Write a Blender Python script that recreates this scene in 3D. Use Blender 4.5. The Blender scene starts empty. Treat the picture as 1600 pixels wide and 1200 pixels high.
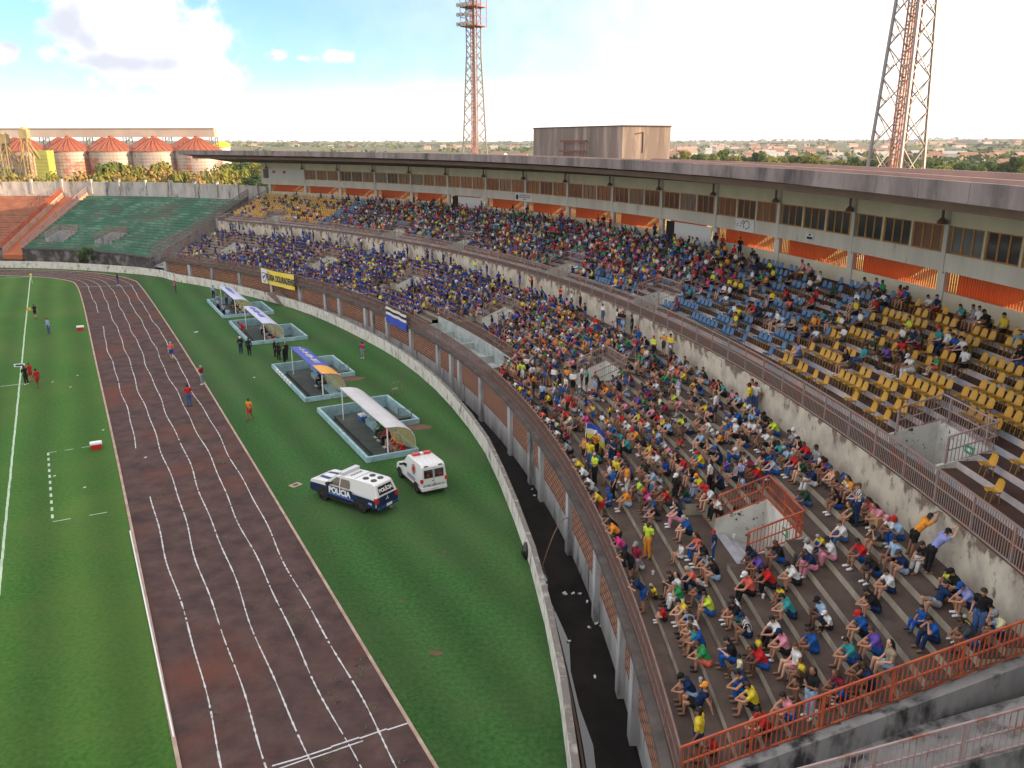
import bpy, bmesh, math, random
import numpy as np
from mathutils import Vector, Matrix, Euler
R = math.radians
rnd = random.Random(7)
S = bpy.context.scene
COL = S.collection

# ------------------------------------------------------------------ camera
F_PX, PITCH, CAM_H = 1294.0, math.atan(378 / 1294.0), 20.0
cam_d = bpy.data.cameras.new('camera'); cam = bpy.data.objects.new('camera', cam_d); COL.objects.link(cam)
cam_d.lens = 36 * F_PX / 1600; cam_d.sensor_width = 36; cam_d.clip_start = .5; cam_d.clip_end = 30000
cam.location = (0, 0, CAM_H); cam.rotation_euler = (math.pi / 2 - PITCH, 0, 0)
S.camera = cam

# ------------------------------------------------------------------ world: sky with clouds
SUN_EL, SUN_AZ = R(13), R(104)          # azimuth measured from +Y towards +X
SUN_DIR = Vector((math.sin(SUN_AZ) * math.cos(SUN_EL), math.cos(SUN_AZ) * math.cos(SUN_EL), math.sin(SUN_EL)))
SKY_STR = .06
W = bpy.data.worlds.new('World'); S.world = W; W.use_nodes = True
wn, wl = W.node_tree.nodes, W.node_tree.links
wn.clear()
def wnode(t, **k):
    n = wn.new(t)
    for a, b in k.items(): setattr(n, a, b)
    return n
sky = wnode('ShaderNodeTexSky', sky_type='NISHITA', sun_disc=False, sun_elevation=SUN_EL, sun_rotation=SUN_AZ, altitude=400, air_density=1.0, dust_density=.3, ozone_density=4.0)
bg = wnode('ShaderNodeBackground'); bg.inputs['Strength'].default_value = SKY_STR
out = wnode('ShaderNodeOutputWorld')
def wmath(op, a, b=None, c=None, clamp=False):
    n = wnode('ShaderNodeMath', operation=op, use_clamp=clamp)
    for i, x in enumerate((a, b, c)):
        if x is None: continue
        if isinstance(x, (int, float)): n.inputs[i].default_value = x
        else: wl.new(x, n.inputs[i])
    return n.outputs[0]
tc = wnode('ShaderNodeTexCoord')
nz = wnode('ShaderNodeTexNoise'); nz.inputs['Scale'].default_value = 26; nz.inputs['Detail'].default_value = 8; nz.inputs['Roughness'].default_value = .58
wl.new(tc.outputs['Generated'], nz.inputs['Vector'])
nzf = nz.outputs['Fac']
def cam_ray(px, py):
    a, b = (px - 800) / F_PX, -(py - 600) / F_PX
    c, s = math.cos(PITCH), math.sin(PITCH)
    return Vector((a, c + b * s, -s + b * c))
def wdot(v):
    n = wnode('ShaderNodeVectorMath', operation='DOT_PRODUCT'); n.inputs[1].default_value = v
    wl.new(tc.outputs['Generated'], n.inputs[0]); return n.outputs['Value']
# cumulus lobes: centre direction (given here through the photograph's pixel), half width and height in radians
LOBES = [(195, 45, .075, .050, 1), (235, 62, .070, .040, 1), (165, 20, .060, .040, 1), (150, 88, .055, .016, .9), (270, 95, .045, .030, 1), (215, 92, .085, .016, 1),
         (320, 120, .060, .022, .75), (120, 76, .030, .009, .8), (4, 80, .014, .010, .9), (434, 85, .015, .007, .8), (472, 91, .011, .005, .6), (536, 89, .014, .008, .75),
         (200, 172, .05, .012, .55), (30, 178, .03, .010, .5), (270, 136, .010, .005, .5), (150, 176, .03, .006, .5), (105, 160, .012, .006, .5)]
mask = None; shade = None
for (px, py, rx, rz, amp) in LOBES:
    d = cam_ray(px, py).normalized(); right = Vector((d.y, -d.x, 0)).normalized(); upv = right.cross(d)
    x = wmath('DIVIDE', wdot(right), rx); z = wmath('DIVIDE', wdot(upv), rz)
    q = wmath('SQRT', wmath('ADD', wmath('MULTIPLY', x, x), wmath('MULTIPLY', z, z)))
    front = wmath('GREATER_THAN', wdot(d), 0)
    m = wmath('MULTIPLY', wmath('MULTIPLY', wmath('SUBTRACT', 1.25, q), front), amp)
    mask = m if mask is None else wmath('MAXIMUM', mask, m)
cl = wmath('ADD', mask, wmath('MULTIPLY', wmath('SUBTRACT', nzf, .5), 2.6))
mr = wnode('ShaderNodeMapRange', interpolation_type='SMOOTHSTEP'); mr.inputs['From Min'].default_value = .12; mr.inputs['From Max'].default_value = .62
wl.new(cl, mr.inputs['Value'])
cover = wmath('MULTIPLY', mr.outputs[0], wmath('GREATER_THAN', mask, -.6))
# grey undersides on the side away from the sun
gm = None
for (px, py, rx, rz) in ((105, 36, .022, .018), (185, 99, .065, .008), (132, 58, .014, .014), (8, 54, .018, .016), (424, 88, .005, .004)):
    d = cam_ray(px, py).normalized(); right = Vector((d.y, -d.x, 0)).normalized(); upv = right.cross(d)
    x = wmath('DIVIDE', wdot(right), rx); z = wmath('DIVIDE', wdot(upv), rz)
    m = wmath('SUBTRACT', 1.2, wmath('SQRT', wmath('ADD', wmath('MULTIPLY', x, x), wmath('MULTIPLY', z, z)))); gm = m if gm is None else wmath('MAXIMUM', gm, m)
mr2 = wnode('ShaderNodeMapRange', interpolation_type='SMOOTHSTEP'); mr2.inputs['From Min'].default_value = -.45; mr2.inputs['From Max'].default_value = 1.1; mr2.inputs['To Min'].default_value = 1; mr2.inputs['To Max'].default_value = 0
wl.new(wmath('ADD', gm, wmath('MULTIPLY', wmath('SUBTRACT', nzf, .5), 3.4)), mr2.inputs['Value'])
ccol = wnode('ShaderNodeMix', data_type='RGBA'); wl.new(mr2.outputs[0], ccol.inputs['Factor'])
ccol.inputs['A'].default_value = (3.1, 3.25, 3.7, 1); ccol.inputs['B'].default_value = (4.6, 4.5, 4.5, 1)
# bright white thin cloud sunward; unseen overhead and rear veil added as fill light
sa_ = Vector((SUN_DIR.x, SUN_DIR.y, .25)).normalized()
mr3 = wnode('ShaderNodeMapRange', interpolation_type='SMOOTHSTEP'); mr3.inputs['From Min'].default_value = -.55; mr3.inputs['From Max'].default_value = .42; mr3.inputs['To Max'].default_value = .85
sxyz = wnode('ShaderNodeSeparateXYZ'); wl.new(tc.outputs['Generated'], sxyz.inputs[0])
back_ = Vector((-.85, -.50, .12)).normalized()  # direction of the added rear veil that brightens the shaded facade
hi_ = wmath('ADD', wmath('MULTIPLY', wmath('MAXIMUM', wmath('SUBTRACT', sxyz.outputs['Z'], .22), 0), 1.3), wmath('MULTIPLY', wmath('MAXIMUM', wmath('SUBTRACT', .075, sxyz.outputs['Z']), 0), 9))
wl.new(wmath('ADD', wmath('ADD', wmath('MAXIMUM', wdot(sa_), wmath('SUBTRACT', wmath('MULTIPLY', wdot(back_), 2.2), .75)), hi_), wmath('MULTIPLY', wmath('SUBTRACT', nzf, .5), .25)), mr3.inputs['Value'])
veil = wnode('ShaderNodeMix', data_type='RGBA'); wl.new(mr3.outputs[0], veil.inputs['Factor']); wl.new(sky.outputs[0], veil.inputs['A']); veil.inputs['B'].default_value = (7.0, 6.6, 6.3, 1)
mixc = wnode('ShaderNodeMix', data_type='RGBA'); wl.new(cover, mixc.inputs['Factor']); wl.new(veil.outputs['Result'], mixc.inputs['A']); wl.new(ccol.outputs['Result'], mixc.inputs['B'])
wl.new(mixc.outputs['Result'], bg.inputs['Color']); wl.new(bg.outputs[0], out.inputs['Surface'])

# ------------------------------------------------------------------ sun and exposure
sd = bpy.data.lights.new('sun', 'SUN'); sd.energy = 2.3; sd.angle = R(.5); sd.color = (1, .69, .42)
sun = bpy.data.objects.new('sun', sd); COL.objects.link(sun); sun.location = SUN_DIR * 100
sun.rotation_euler = (-SUN_DIR).to_track_quat('-Z', 'Y').to_euler()
S.view_settings.view_transform = 'Standard'; S.view_settings.look = 'None'; S.view_settings.exposure = 2.12; S.view_settings.gamma = 1
S.cycles.max_bounces = 6; S.cycles.diffuse_bounces = 3; S.cycles.glossy_bounces = 3; S.cycles.transparent_max_bounces = 8; S.cycles.volume_bounces = 0

# ------------------------------------------------------------------ helpers
def tag(o, label=None, cat=None, group=None, kind=None):
    for k, v in (('label', label), ('category', cat), ('group', group), ('kind', kind)):
        if v: o[k] = v
    return o
def empty(name, loc=(0, 0, 0), rz=0):
    o = bpy.data.objects.new(name, None); COL.objects.link(o); o.location = loc; o.rotation_euler = (0, 0, rz); o.empty_display_size = .3
    return o
class MB:
    def __init__(s): s.v, s.f, s.uv, s.mi, s.m = [], [], [], [], 0
    def face(s, pts, uvs=None):
        n = len(s.v); s.v += [tuple(p) for p in pts]; s.f.append(tuple(range(n, n + len(pts)))); s.uv.append(uvs or [(0, 0)] * len(pts)); s.mi.append(s.m)
    def mesh(s, name):
        me = bpy.data.meshes.new(name); me.from_pydata(s.v, [], s.f)
        if any(u[0] != u[1] for u in s.uv):
            l = me.uv_layers.new(name='UVMap'); l.data.foreach_set('uv', np.array([c for u in s.uv for c in u], 'f').ravel())
        me.polygons.foreach_set('material_index', s.mi); me.update(); return me
    def build(s, name, mats, parent=None, smooth=False, merge=False):
        me = s.mesh(name)
        if merge:
            bm = bmesh.new(); bm.from_mesh(me); bmesh.ops.remove_doubles(bm, verts=bm.verts, dist=1e-4); bmesh.ops.recalc_face_normals(bm, faces=bm.faces); bm.to_mesh(me); bm.free()
        return link(name, me, mats, parent, smooth)
    def box(s, x0, x1, y0, y1, z0, z1):
        c = [(x0, y0, z0), (x1, y0, z0), (x1, y1, z0), (x0, y1, z0), (x0, y0, z1), (x1, y0, z1), (x1, y1, z1), (x0, y1, z1)]
        s.hexa(c)
    def hexa(s, c):
        for q in ((0, 3, 2, 1), (4, 5, 6, 7), (0, 1, 5, 4), (1, 2, 6, 5), (2, 3, 7, 6), (3, 0, 4, 7)): s.face([c[i] for i in q])
    def bar(s, p, q, w=.05, h=None, up=(0, 0, 1)):
        p, q = Vector(p), Vector(q); h = h or w; d = (q - p)
        if d.length < 1e-6: return
        d.normalize(); up = Vector(up)
        if abs(d.dot(up)) > .98: up = Vector((1, 0, 0))
        sd_ = d.cross(up).normalized(); u = sd_.cross(d)
        a, b = sd_ * w / 2, u * h / 2
        s.hexa([p - a - b, p + a - b, q + a - b, q - a - b, p - a + b, p + a + b, q + a + b, q - a + b])
    def tube(s, p, q, r0, r1=None, n=8, cap=True):
        p, q = Vector(p), Vector(q); r1 = r0 if r1 is None else r1; d = (q - p).normalized()
        a = d.orthogonal().normalized(); b = d.cross(a)
        A = [p + (a * math.cos(t) + b * math.sin(t)) * r0 for t in [2 * math.pi * i / n for i in range(n)]]
        B = [q + (a * math.cos(t) + b * math.sin(t)) * r1 for t in [2 * math.pi * i / n for i in range(n)]]
        for i in range(n): s.face([A[i], A[(i + 1) % n], B[(i + 1) % n], B[i]])
        if cap: s.face(A[::-1]); s.face(B)
    def lathe(s, prof, c=(0, 0, 0), n=24, a0=0, a1=2 * math.pi):
        c = Vector(c)
        for (ra, za), (rb, zb) in zip(prof, prof[1:]):
            for i in range(n):
                t, u = a0 + (a1 - a0) * i / n, a0 + (a1 - a0) * (i + 1) / n
                P = [(ra, t, za), (ra, u, za), (rb, u, zb), (rb, t, zb)]
                q = [c + Vector((r_ * math.cos(t_), r_ * math.sin(t_), z_)) for r_, t_, z_ in P]
                L = [(t_ * max(ra, rb), z_) for r_, t_, z_ in P]
                if ra < 1e-6: q, L = q[1:] if False else [q[0], q[2], q[3]], [L[0], L[2], L[3]]
                elif rb < 1e-6: q, L = q[:3], L[:3]
                s.face(q, L)
    # sector of a ring round the centre of the stand
    def sector(s, r0, r1, t0, t1, z0, z1, step=.6, z0b=None, z1b=None, ends=True, bottom=True):
        z0b = z0 if z0b is None else z0b; z1b = z1 if z1b is None else z1b
        n = max(1, int(math.ceil(abs(t1 - t0) / step)))
        for i in range(n):
            a, b = t0 + (t1 - t0) * i / n, t0 + (t1 - t0) * (i + 1) / n
            ua, ub = R(a) * r0, R(b) * r0
            A, B, C_, D = pol(r0, a, z0), pol(r0, b, z0), pol(r1, b, z0b), pol(r1, a, z0b)
            E, F, G, Hh = pol(r0, a, z1), pol(r0, b, z1), pol(r1, b, z1b), pol(r1, a, z1b)
            s.face([B, A, E, F], [(ub, z0), (ua, z0), (ua, z1), (ub, z1)])
            s.face([D, C_, G, Hh], [(ua, z0b), (ub, z0b), (ub, z1b), (ua, z1b)])
            s.face([E, Hh, G, F], [(ua, r0), (ua, r1), (ub, r1), (ub, r0)])
            if bottom: s.face([A, B, C_, D], [(ua, r0), (ub, r0), (ub, r1), (ua, r1)])
            if ends and i == 0: s.face([A, D, Hh, E])
            if ends and i == n - 1: s.face([C_, B, F, G])
def link(name, me, mats, parent=None, smooth=False):
    o = bpy.data.objects.new(name, me); COL.objects.link(o)
    if not isinstance(mats, (list, tuple)): mats = [mats]
    if not me.materials:
        for m in mats: me.materials.append(m)
    if smooth: me.polygons.foreach_set('use_smooth', [True] * len(me.polygons))
    if parent: o.parent = parent
    return o
CX, CY, R0 = -121.8, 20.56, 126.4
def pol(r, t, z=0.): return Vector((CX + r * math.cos(R(t)), CY + r * math.sin(R(t)), z))
def ground(px, py, z=0.):
    d = cam_ray(px, py); k = (z - CAM_H) / d.z; return Vector((d.x * k, d.y * k, z))
def xy(p): return Vector((p[0], p[1], 0))

# ------------------------------------------------------------------ materials
MATS = {}
def mat(name, c, rough=.8, c2=None, scale=3., detail=5., lo=.35, hi=.65, stretch=(1, 1, 1), spec=.3, metal=0., bump=0., bscale=None, trans=0., c3=None, scale3=.3, lo3=.5, hi3=.7, alpha=1., zstain=None):
    if name in MATS: return MATS[name]
    m = bpy.data.materials.new(name); m.use_nodes = True; n, l = m.node_tree.nodes, m.node_tree.links
    b = n['Principled BSDF']; b.inputs['Roughness'].default_value = rough; b.inputs['Specular IOR Level'].default_value = spec; b.inputs['Metallic'].default_value = metal
    b.inputs['Base Color'].default_value = (*c, 1); m.diffuse_color = (*c, 1)
    def noise(sc, st):
        g = n.new('ShaderNodeNewGeometry'); mp = n.new('ShaderNodeMapping'); mp.inputs['Scale'].default_value = st; l.new(g.outputs['Position'], mp.inputs['Vector'])
        t = n.new('ShaderNodeTexNoise'); t.inputs['Scale'].default_value = sc; t.inputs['Detail'].default_value = detail; t.inputs['Roughness'].default_value = .62; l.new(mp.outputs[0], t.inputs['Vector']); return t.outputs['Fac']
    def ramp(f, a, z):
        r = n.new('ShaderNodeMapRange'); r.inputs['From Min'].default_value = a; r.inputs['From Max'].default_value = z; l.new(f, r.inputs['Value']); return r.outputs[0]
    if c2:
        f = noise(scale, stretch); mx = n.new('ShaderNodeMix'); mx.data_type = 'RGBA'; l.new(ramp(f, lo, hi), mx.inputs['Factor'])
        mx.inputs['A'].default_value = (*c, 1); mx.inputs['B'].default_value = (*c2, 1); o_ = mx.outputs['Result']
        if c3:
            g3 = noise(scale3, stretch)
            if zstain:
                gz = n.new('ShaderNodeNewGeometry'); sx_ = n.new('ShaderNodeSeparateXYZ'); l.new(gz.outputs['Position'], sx_.inputs[0]); rz_ = n.new('ShaderNodeMapRange'); rz_.inputs['From Min'].default_value = zstain[0]; rz_.inputs['From Max'].default_value = zstain[1]; rz_.inputs['To Max'].default_value = zstain[2]; l.new(sx_.outputs['Z'], rz_.inputs['Value']); ad_ = n.new('ShaderNodeMath'); l.new(g3, ad_.inputs[0]); l.new(rz_.outputs[0], ad_.inputs[1]); g3 = ad_.outputs[0]
            m3 = n.new('ShaderNodeMix'); m3.data_type = 'RGBA'; l.new(ramp(g3, lo3, hi3), m3.inputs['Factor']); l.new(o_, m3.inputs['A']); m3.inputs['B'].default_value = (*c3, 1); o_ = m3.outputs['Result']
        l.new(o_, b.inputs['Base Color'])
    if bump:
        bp = n.new('ShaderNodeBump'); bp.inputs['Strength'].default_value = bump; bp.inputs['Distance'].default_value = .05; l.new(noise(bscale or scale * 3, (1, 1, 1)), bp.inputs['Height']); l.new(bp.outputs[0], b.inputs['Normal'])
    if trans:
        tr = n.new('ShaderNodeBsdfTranslucent'); tr.inputs['Color'].default_value = (*c, 1); mx = n.new('ShaderNodeMixShader'); mx.inputs[0].default_value = trans
        l.new(b.outputs[0], mx.inputs[1]); l.new(tr.outputs[0], mx.inputs[2]); l.new(mx.outputs[0], n['Material Output'].inputs['Surface'])
    if alpha < 1: b.inputs['Alpha'].default_value = alpha
    MATS[name] = m; return m
M_ = mat
grass = mat('grass', (.016, .063, .014), .9, (.049, .126, .034), 5, 9, .30, .70, spec=.12, bump=.7, bscale=16, c3=(.060, .092, .038), scale3=.09, lo3=.42, hi3=.78)
grass_pitch = mat('pitch_grass', (.021, .080, .012), .9, (.060, .148, .028), 5, 9, .30, .70, spec=.12, bump=.7, bscale=16, c3=(.078, .128, .030), scale3=.08, lo3=.42, hi3=.76)
for g_ in (grass, grass_pitch):      # soft mowing bands lying along the track
    n, l = g_.node_tree.nodes, g_.node_tree.links; b = n['Principled BSDF']; src = b.inputs['Base Color'].links[0].from_socket
    g0 = n.new('ShaderNodeNewGeometry'); mp = n.new('ShaderNodeMapping'); mp.inputs['Rotation'].default_value = (0, 0, R(-28.3)); l.new(g0.outputs['Position'], mp.inputs['Vector']); wv = n.new('ShaderNodeTexWave'); wv.bands_direction = 'X'; wv.inputs['Scale'].default_value = .10; wv.inputs['Distortion'].default_value = 1.6; wv.inputs['Detail'].default_value = 3; wv.inputs['Detail Scale'].default_value = .6; l.new(mp.outputs[0], wv.inputs['Vector'])
    mr_ = n.new('ShaderNodeMapRange'); mr_.inputs['To Min'].default_value = .86; mr_.inputs['To Max'].default_value = 1.12; l.new(wv.outputs['Fac'], mr_.inputs['Value']); vm = n.new('ShaderNodeVectorMath'); vm.operation = 'SCALE'; l.new(src, vm.inputs[0]); l.new(mr_.outputs[0], vm.inputs['Scale']); l.new(vm.outputs[0], b.inputs['Base Color'])
track_m = mat('cinder_track', (.050, .034, .034), .95, (.104, .066, .060), .8, 13, .32, .68, spec=.1, bump=.8, bscale=7, c3=(.125, .050, .038), scale3=.13, lo3=.52, hi3=.70)
kerb_m = mat('kerb_concrete', (.42, .33, .27), .9, (.30, .20, .16), 1.2)
chalk = mat('chalk_line', (.52, .53, .55), .95, (.30, .27, .26), 3, 6, .5, .75)
pitchline = mat('pitch_line', (.42, .52, .42), .95, (.2, .32, .16), 2, 6, .45, .8)
whitewall = mat('whitewashed_wall', (.60, .585, .54), .9, (.28, .26, .24), 1.6, 9, .50, .74, stretch=(1, 1, .5), c3=(.13, .115, .10), scale3=1.8, lo3=.55, hi3=.70)
plaster = mat('grey_plaster', (.40, .41, .42), .9, (.24, .245, .25), .9, 9, .40, .70, stretch=(1, 1, .22), c3=(.045, .045, .045), scale3=1.2, lo3=.52, hi3=.68)
cream = mat('cream_wall', (.50, .455, .375), .9, (.33, .295, .255), .9, 9, .42, .64, stretch=(1, 1, .75), c3=(.16, .12, .095), scale3=1.5, lo3=.60, hi3=.69, zstain=(7.0, 7.95, .18))
conc = mat('concrete', (.31, .30, .29), .9, (.22, .21, .205), .8, 9, .38, .68, stretch=(1, 1, .3))
conc_band = mat('facade_concrete', (.68, .65, .59), .9, (.54, .515, .47), .6, 9, .38, .68, stretch=(1, 1, .2), c3=(.26, .24, .22), scale3=1.6, lo3=.63, hi3=.72)
conc_up = mat('painted_facade', (.70, .65, .50), .9, (.60, .55, .43), .5, 6)
fascia_m = mat('fascia_concrete', (.28, .235, .235), .92, (.18, .148, .150), .6, 9, .36, .66, stretch=(1, 1, .4), c3=(.075, .066, .070), scale3=.55, lo3=.48, hi3=.68)
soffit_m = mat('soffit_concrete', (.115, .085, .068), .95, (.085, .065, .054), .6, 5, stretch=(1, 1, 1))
dark_ledge = mat('dirty_ledge', (.055, .047, .045), .95, (.11, .095, .09), 1., 8)
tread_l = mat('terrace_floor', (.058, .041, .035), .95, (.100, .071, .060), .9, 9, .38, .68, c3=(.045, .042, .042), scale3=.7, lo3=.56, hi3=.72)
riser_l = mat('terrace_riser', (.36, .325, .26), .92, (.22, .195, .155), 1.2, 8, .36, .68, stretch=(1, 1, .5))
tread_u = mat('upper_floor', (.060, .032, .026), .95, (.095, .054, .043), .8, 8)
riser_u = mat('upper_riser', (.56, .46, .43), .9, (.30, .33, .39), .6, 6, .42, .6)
stair_w = mat('stairwell_white', (.56, .57, .52), .9, (.40, .40, .37), 1.2, 8, .45, .7, c3=(.06, .06, .06), scale3=3.6, lo3=.60, hi3=.66)
stair_f = mat('stairwell_floor', (.36, .36, .41), .9, (.27, .27, .31), 1.5)
brickd = bpy.data.materials.new('hollow_brick'); brickd.use_nodes = True
_n, _l = brickd.node_tree.nodes, brickd.node_tree.links
_uv = _n.new('ShaderNodeUVMap'); _br = _n.new('ShaderNodeTexBrick'); _br.inputs['Scale'].default_value = 1.; _br.inputs['Brick Width'].default_value = .6; _br.inputs['Row Height'].default_value = .23
_br.inputs['Mortar Size'].default_value = .05; _br.inputs['Color1'].default_value = (.38, .17, .085, 1); _br.inputs['Color2'].default_value = (.27, .115, .062, 1); _br.inputs['Mortar'].default_value = (.05, .036, .032, 1)
_l.new(_uv.outputs[0], _br.inputs['Vector']); _l.new(_br.outputs['Color'], _n['Principled BSDF'].inputs['Base Color']); _n['Principled BSDF'].inputs['Roughness'].default_value = .9
_bp = _n.new('ShaderNodeBump'); _bp.inputs['Strength'].default_value = .6; _bp.inputs['Distance'].default_value = .02; _l.new(_br.outputs['Fac'], _bp.inputs['Height']); _bp.invert = True; _l.new(_bp.outputs[0], _n['Principled BSDF'].inputs['Normal'])
rail_br = mat('brown_rail_paint', (.155, .095, .088), .6, (.22, .14, .12), 2.5)
rail_red = mat('red_rail_paint', (.36, .062, .034), .55, (.46, .115, .045), 1.2, 6, c3=(.16, .055, .042), scale3=.8, lo3=.5, hi3=.7)
rail_pink = mat('faded_rail_paint', (.36, .27, .27), .7, (.28, .12, .08), 1.6, 6, .52, .68)
rail_grey = mat('worn_rail_paint', (.25, .21, .20), .6, (.34, .17, .13), 1.5, 6, .45, .65)
white_p = mat('white_paint', (.72, .73, .74), .5)
winframe = mat('window_frame_paint', (.52, .24, .05), .5, (.36, .16, .04), 1.5)
pane_dark = mat('dark_window_glass', (.030, .038, .044), .06, spec=.7)
pane_brown = mat('curtained_window_glass', (.22, .115, .075), .12, (.12, .07, .05), 1.3, 3, stretch=(1, 1, .1), spec=.6)
pane_grey = mat('grey_window_glass', (.12, .14, .15), .08, spec=.7)
orange_bar = mat('orange_bar_paint', (.62, .14, .035), .6)
orange_scr = mat('orange_screen', (.70, .15, .035), .6, trans=.4)
tank_m = mat('stained_tank_concrete', (.17, .145, .13), .92, (.36, .30, .26), .9, 9, .5, .72, stretch=(1, 1, .12), c3=(.06, .05, .048), scale3=.6, lo3=.52, hi3=.75)
roof_top = mat('roof_membrane', (.36, .24, .21), .9, (.27, .19, .17), .4)
steel = mat('galvanised_steel', (.23, .22, .22), .5, metal=.4)
steel_red = mat('red_oxide_steel', (.30, .085, .06), .6, (.38, .20, .15), .7)
tree_trunk = mat('bark', (.11, .075, .05), .95)
# ------------------------------------------------------------------ curves
def spline(P, n=8):
    P = [Vector((p[0], p[1], 0)) for p in P]; P = [2 * P[0] - P[1]] + P + [2 * P[-1] - P[-2]]; out = []
    for i in range(1, len(P) - 2):
        a, b, c, d = P[i - 1:i + 3]
        for k in range(n):
            t = k / n
            out.append(.5 * ((2 * b) + (c - a) * t + (2 * a - 5 * b + 4 * c - d) * t * t + (3 * b - a - 3 * c + d) * t ** 3))
    return out + [P[-2]]
def offs(P, d):
    o = []
    for i, p in enumerate(P):
        t = (P[min(i + 1, len(P) - 1)] - P[max(i - 1, 0)]).normalized(); o.append(p + Vector((t.y, -t.x, 0)) * d)
    return o
def resample(P, step):
    o = [P[0].copy()]; acc = 0
    for a, b in zip(P, P[1:]):
        L = (b - a).length; t = step - acc
        while t <= L: o.append(a.lerp(b, t / L)); t += step
        acc = (acc + L) % step if L else acc
    return o
def strip(mb, A, B, za, zb=None, zfun=None):
    zb = za if zb is None else zb; u = 0
    for i in range(len(A) - 1):
        u2 = u + (A[i + 1] - A[i]).length
        mb.face([A[i] + Vector((0, 0, za)), A[i + 1] + Vector((0, 0, za)), B[i + 1] + Vector((0, 0, zb)), B[i] + Vector((0, 0, zb))], [(u, za), (u2, za), (u2, zb), (u, zb)]); u = u2
def wallstrip(mb, P, d0, d1, z0, z1, top=0):
    A, B = offs(P, d0), offs(P, d1)
    strip(mb, A, A, z0, z1); strip(mb, B, B, z0, z1); mb.m = top; strip(mb, A, B, z1); mb.m = 0; strip(mb, A, B, z0)
    for e in (0, -1): mb.face([A[e] + Vector((0, 0, z0)), B[e] + Vector((0, 0, z0)), B[e] + Vector((0, 0, z1)), A[e] + Vector((0, 0, z1))])
LW = spline([pol(123.7, -7), pol(123.7, 0), pol(123.7, 6), pol(123.75, 11), pol(124.1, 16), pol(124.3, 23), pol(124.3, 30), pol(124.8, 40), pol(125., 50), pol(125.1, 55),
             (-55.2, 128.2), (-63, 131.9), (-70.5, 134.7), (-78, 136.6), (-86, 137.4), (-95, 136.8), (-110, 131), (-125, 118)], 6)
INN = spline([(1.6, -.8), (-4.4, 10.4), (-11, 22.9), (-25.4, 50), (-40.1, 77.3), (-55, 105), (-63, 119.2), (-66.2, 123.4), (-70.8, 126.4), (-76.6, 128.2), (-83, 128.6), (-95, 126.4), (-108, 119), (-118, 106)], 10)
OUT_ = spline([(10.2, -.8), (4.1, 10.4), (-2.6, 22.9), (-18.2, 52.7), (-36.3, 86.9), (-53.6, 118.6), (-57.8, 124.8), (-63, 129.4), (-69.5, 132.6), (-76.5, 134.3), (-84, 134.8), (-96, 133), (-112, 125), (-124, 110)], 10)

# ------------------------------------------------------------------ terrain far out to the horizon
def hnoise(x, y):
    return (math.sin(x * .0011 + 1.3) * math.cos(y * .0009 - .4) + .5 * math.sin(x * .0031 + y * .0017) + .3 * math.sin(y * .0042 - x * .0027 + 2))
def terr(x, y):
    d = math.hypot(x, y)
    if d < 450: return -1.3
    f = min(1, (d - 450) / 5200.); f2 = f * f * (3 - 2 * f)
    a = math.atan2(x, y)
    rise = 22 + 17 * max(0, math.sin((a - .12) * 2.2)) if a > .1 else 22 - 4 * math.sin(a * 3)
    return -1.3 + f2 * rise + min(1, (d - 450) / 1500.) * 3.2 * hnoise(x, y) * (1 if d < 4500 else .8)
mb = MB()
rings = [0, 60, 120, 200, 300, 450, 600, 800, 1000, 1250, 1500, 1800, 2200, 2600, 3100, 3700, 4400, 5200, 6000, 7000, 8000, 9000]; NA = 120
T = [[Vector((r * math.sin(2 * math.pi * k / NA), r * math.cos(2 * math.pi * k / NA), 0)) for k in range(NA)] for r in rings]
for rr in T:
    for p in rr: p.z = terr(p.x, p.y)
for i in range(len(rings) - 1):
    for k in range(NA):
        q = [T[i][k], T[i][(k + 1) % NA], T[i + 1][(k + 1) % NA], T[i + 1][k]]
        mb.face(q[1:] if i == 0 else q)
town_ground = mat('town_ground', (.10, .115, .05), .95, (.20, .155, .10), .012, 10, .42, .6, spec=.1, c3=(.055, .085, .04), scale3=.0045, lo3=.48, hi3=.6)
tag(mb.build('terrain', town_ground, merge=True, smooth=True), kind='structure')

# ------------------------------------------------------------------ grass, track, lines
def poly(name, P, z, m):
    bm = bmesh.new(); vs = [bm.verts.new((p.x, p.y, z)) for p in P]; f = bm.faces.new(vs)
    if f.normal.z < 0: f.normal_flip()
    bmesh.ops.triangulate(bm, faces=[f]); me = bpy.data.meshes.new(name); bm.to_mesh(me); bm.free(); return tag(link(name, me, m), kind='structure')
poly('grass', LW + [Vector((-150, 60, 0)), Vector((-150, -30, 0)), Vector((0, -30, 0))], 0, grass)
poly('pitch', offs(INN, -.12) + [Vector((-140, 80, 0)), Vector((-140, -25, 0))], .004, grass_pitch)
mb = MB(); strip(mb, INN, OUT_, .008); tag(mb.build('running_track', track_m), kind='structure')
mb = MB(); wallstrip(mb, INN, -.14, 0, 0, .07); wallstrip(mb, OUT_, 0, .12, 0, .06); tag(mb.build('track_kerb', kerb_m), kind='structure')
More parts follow.
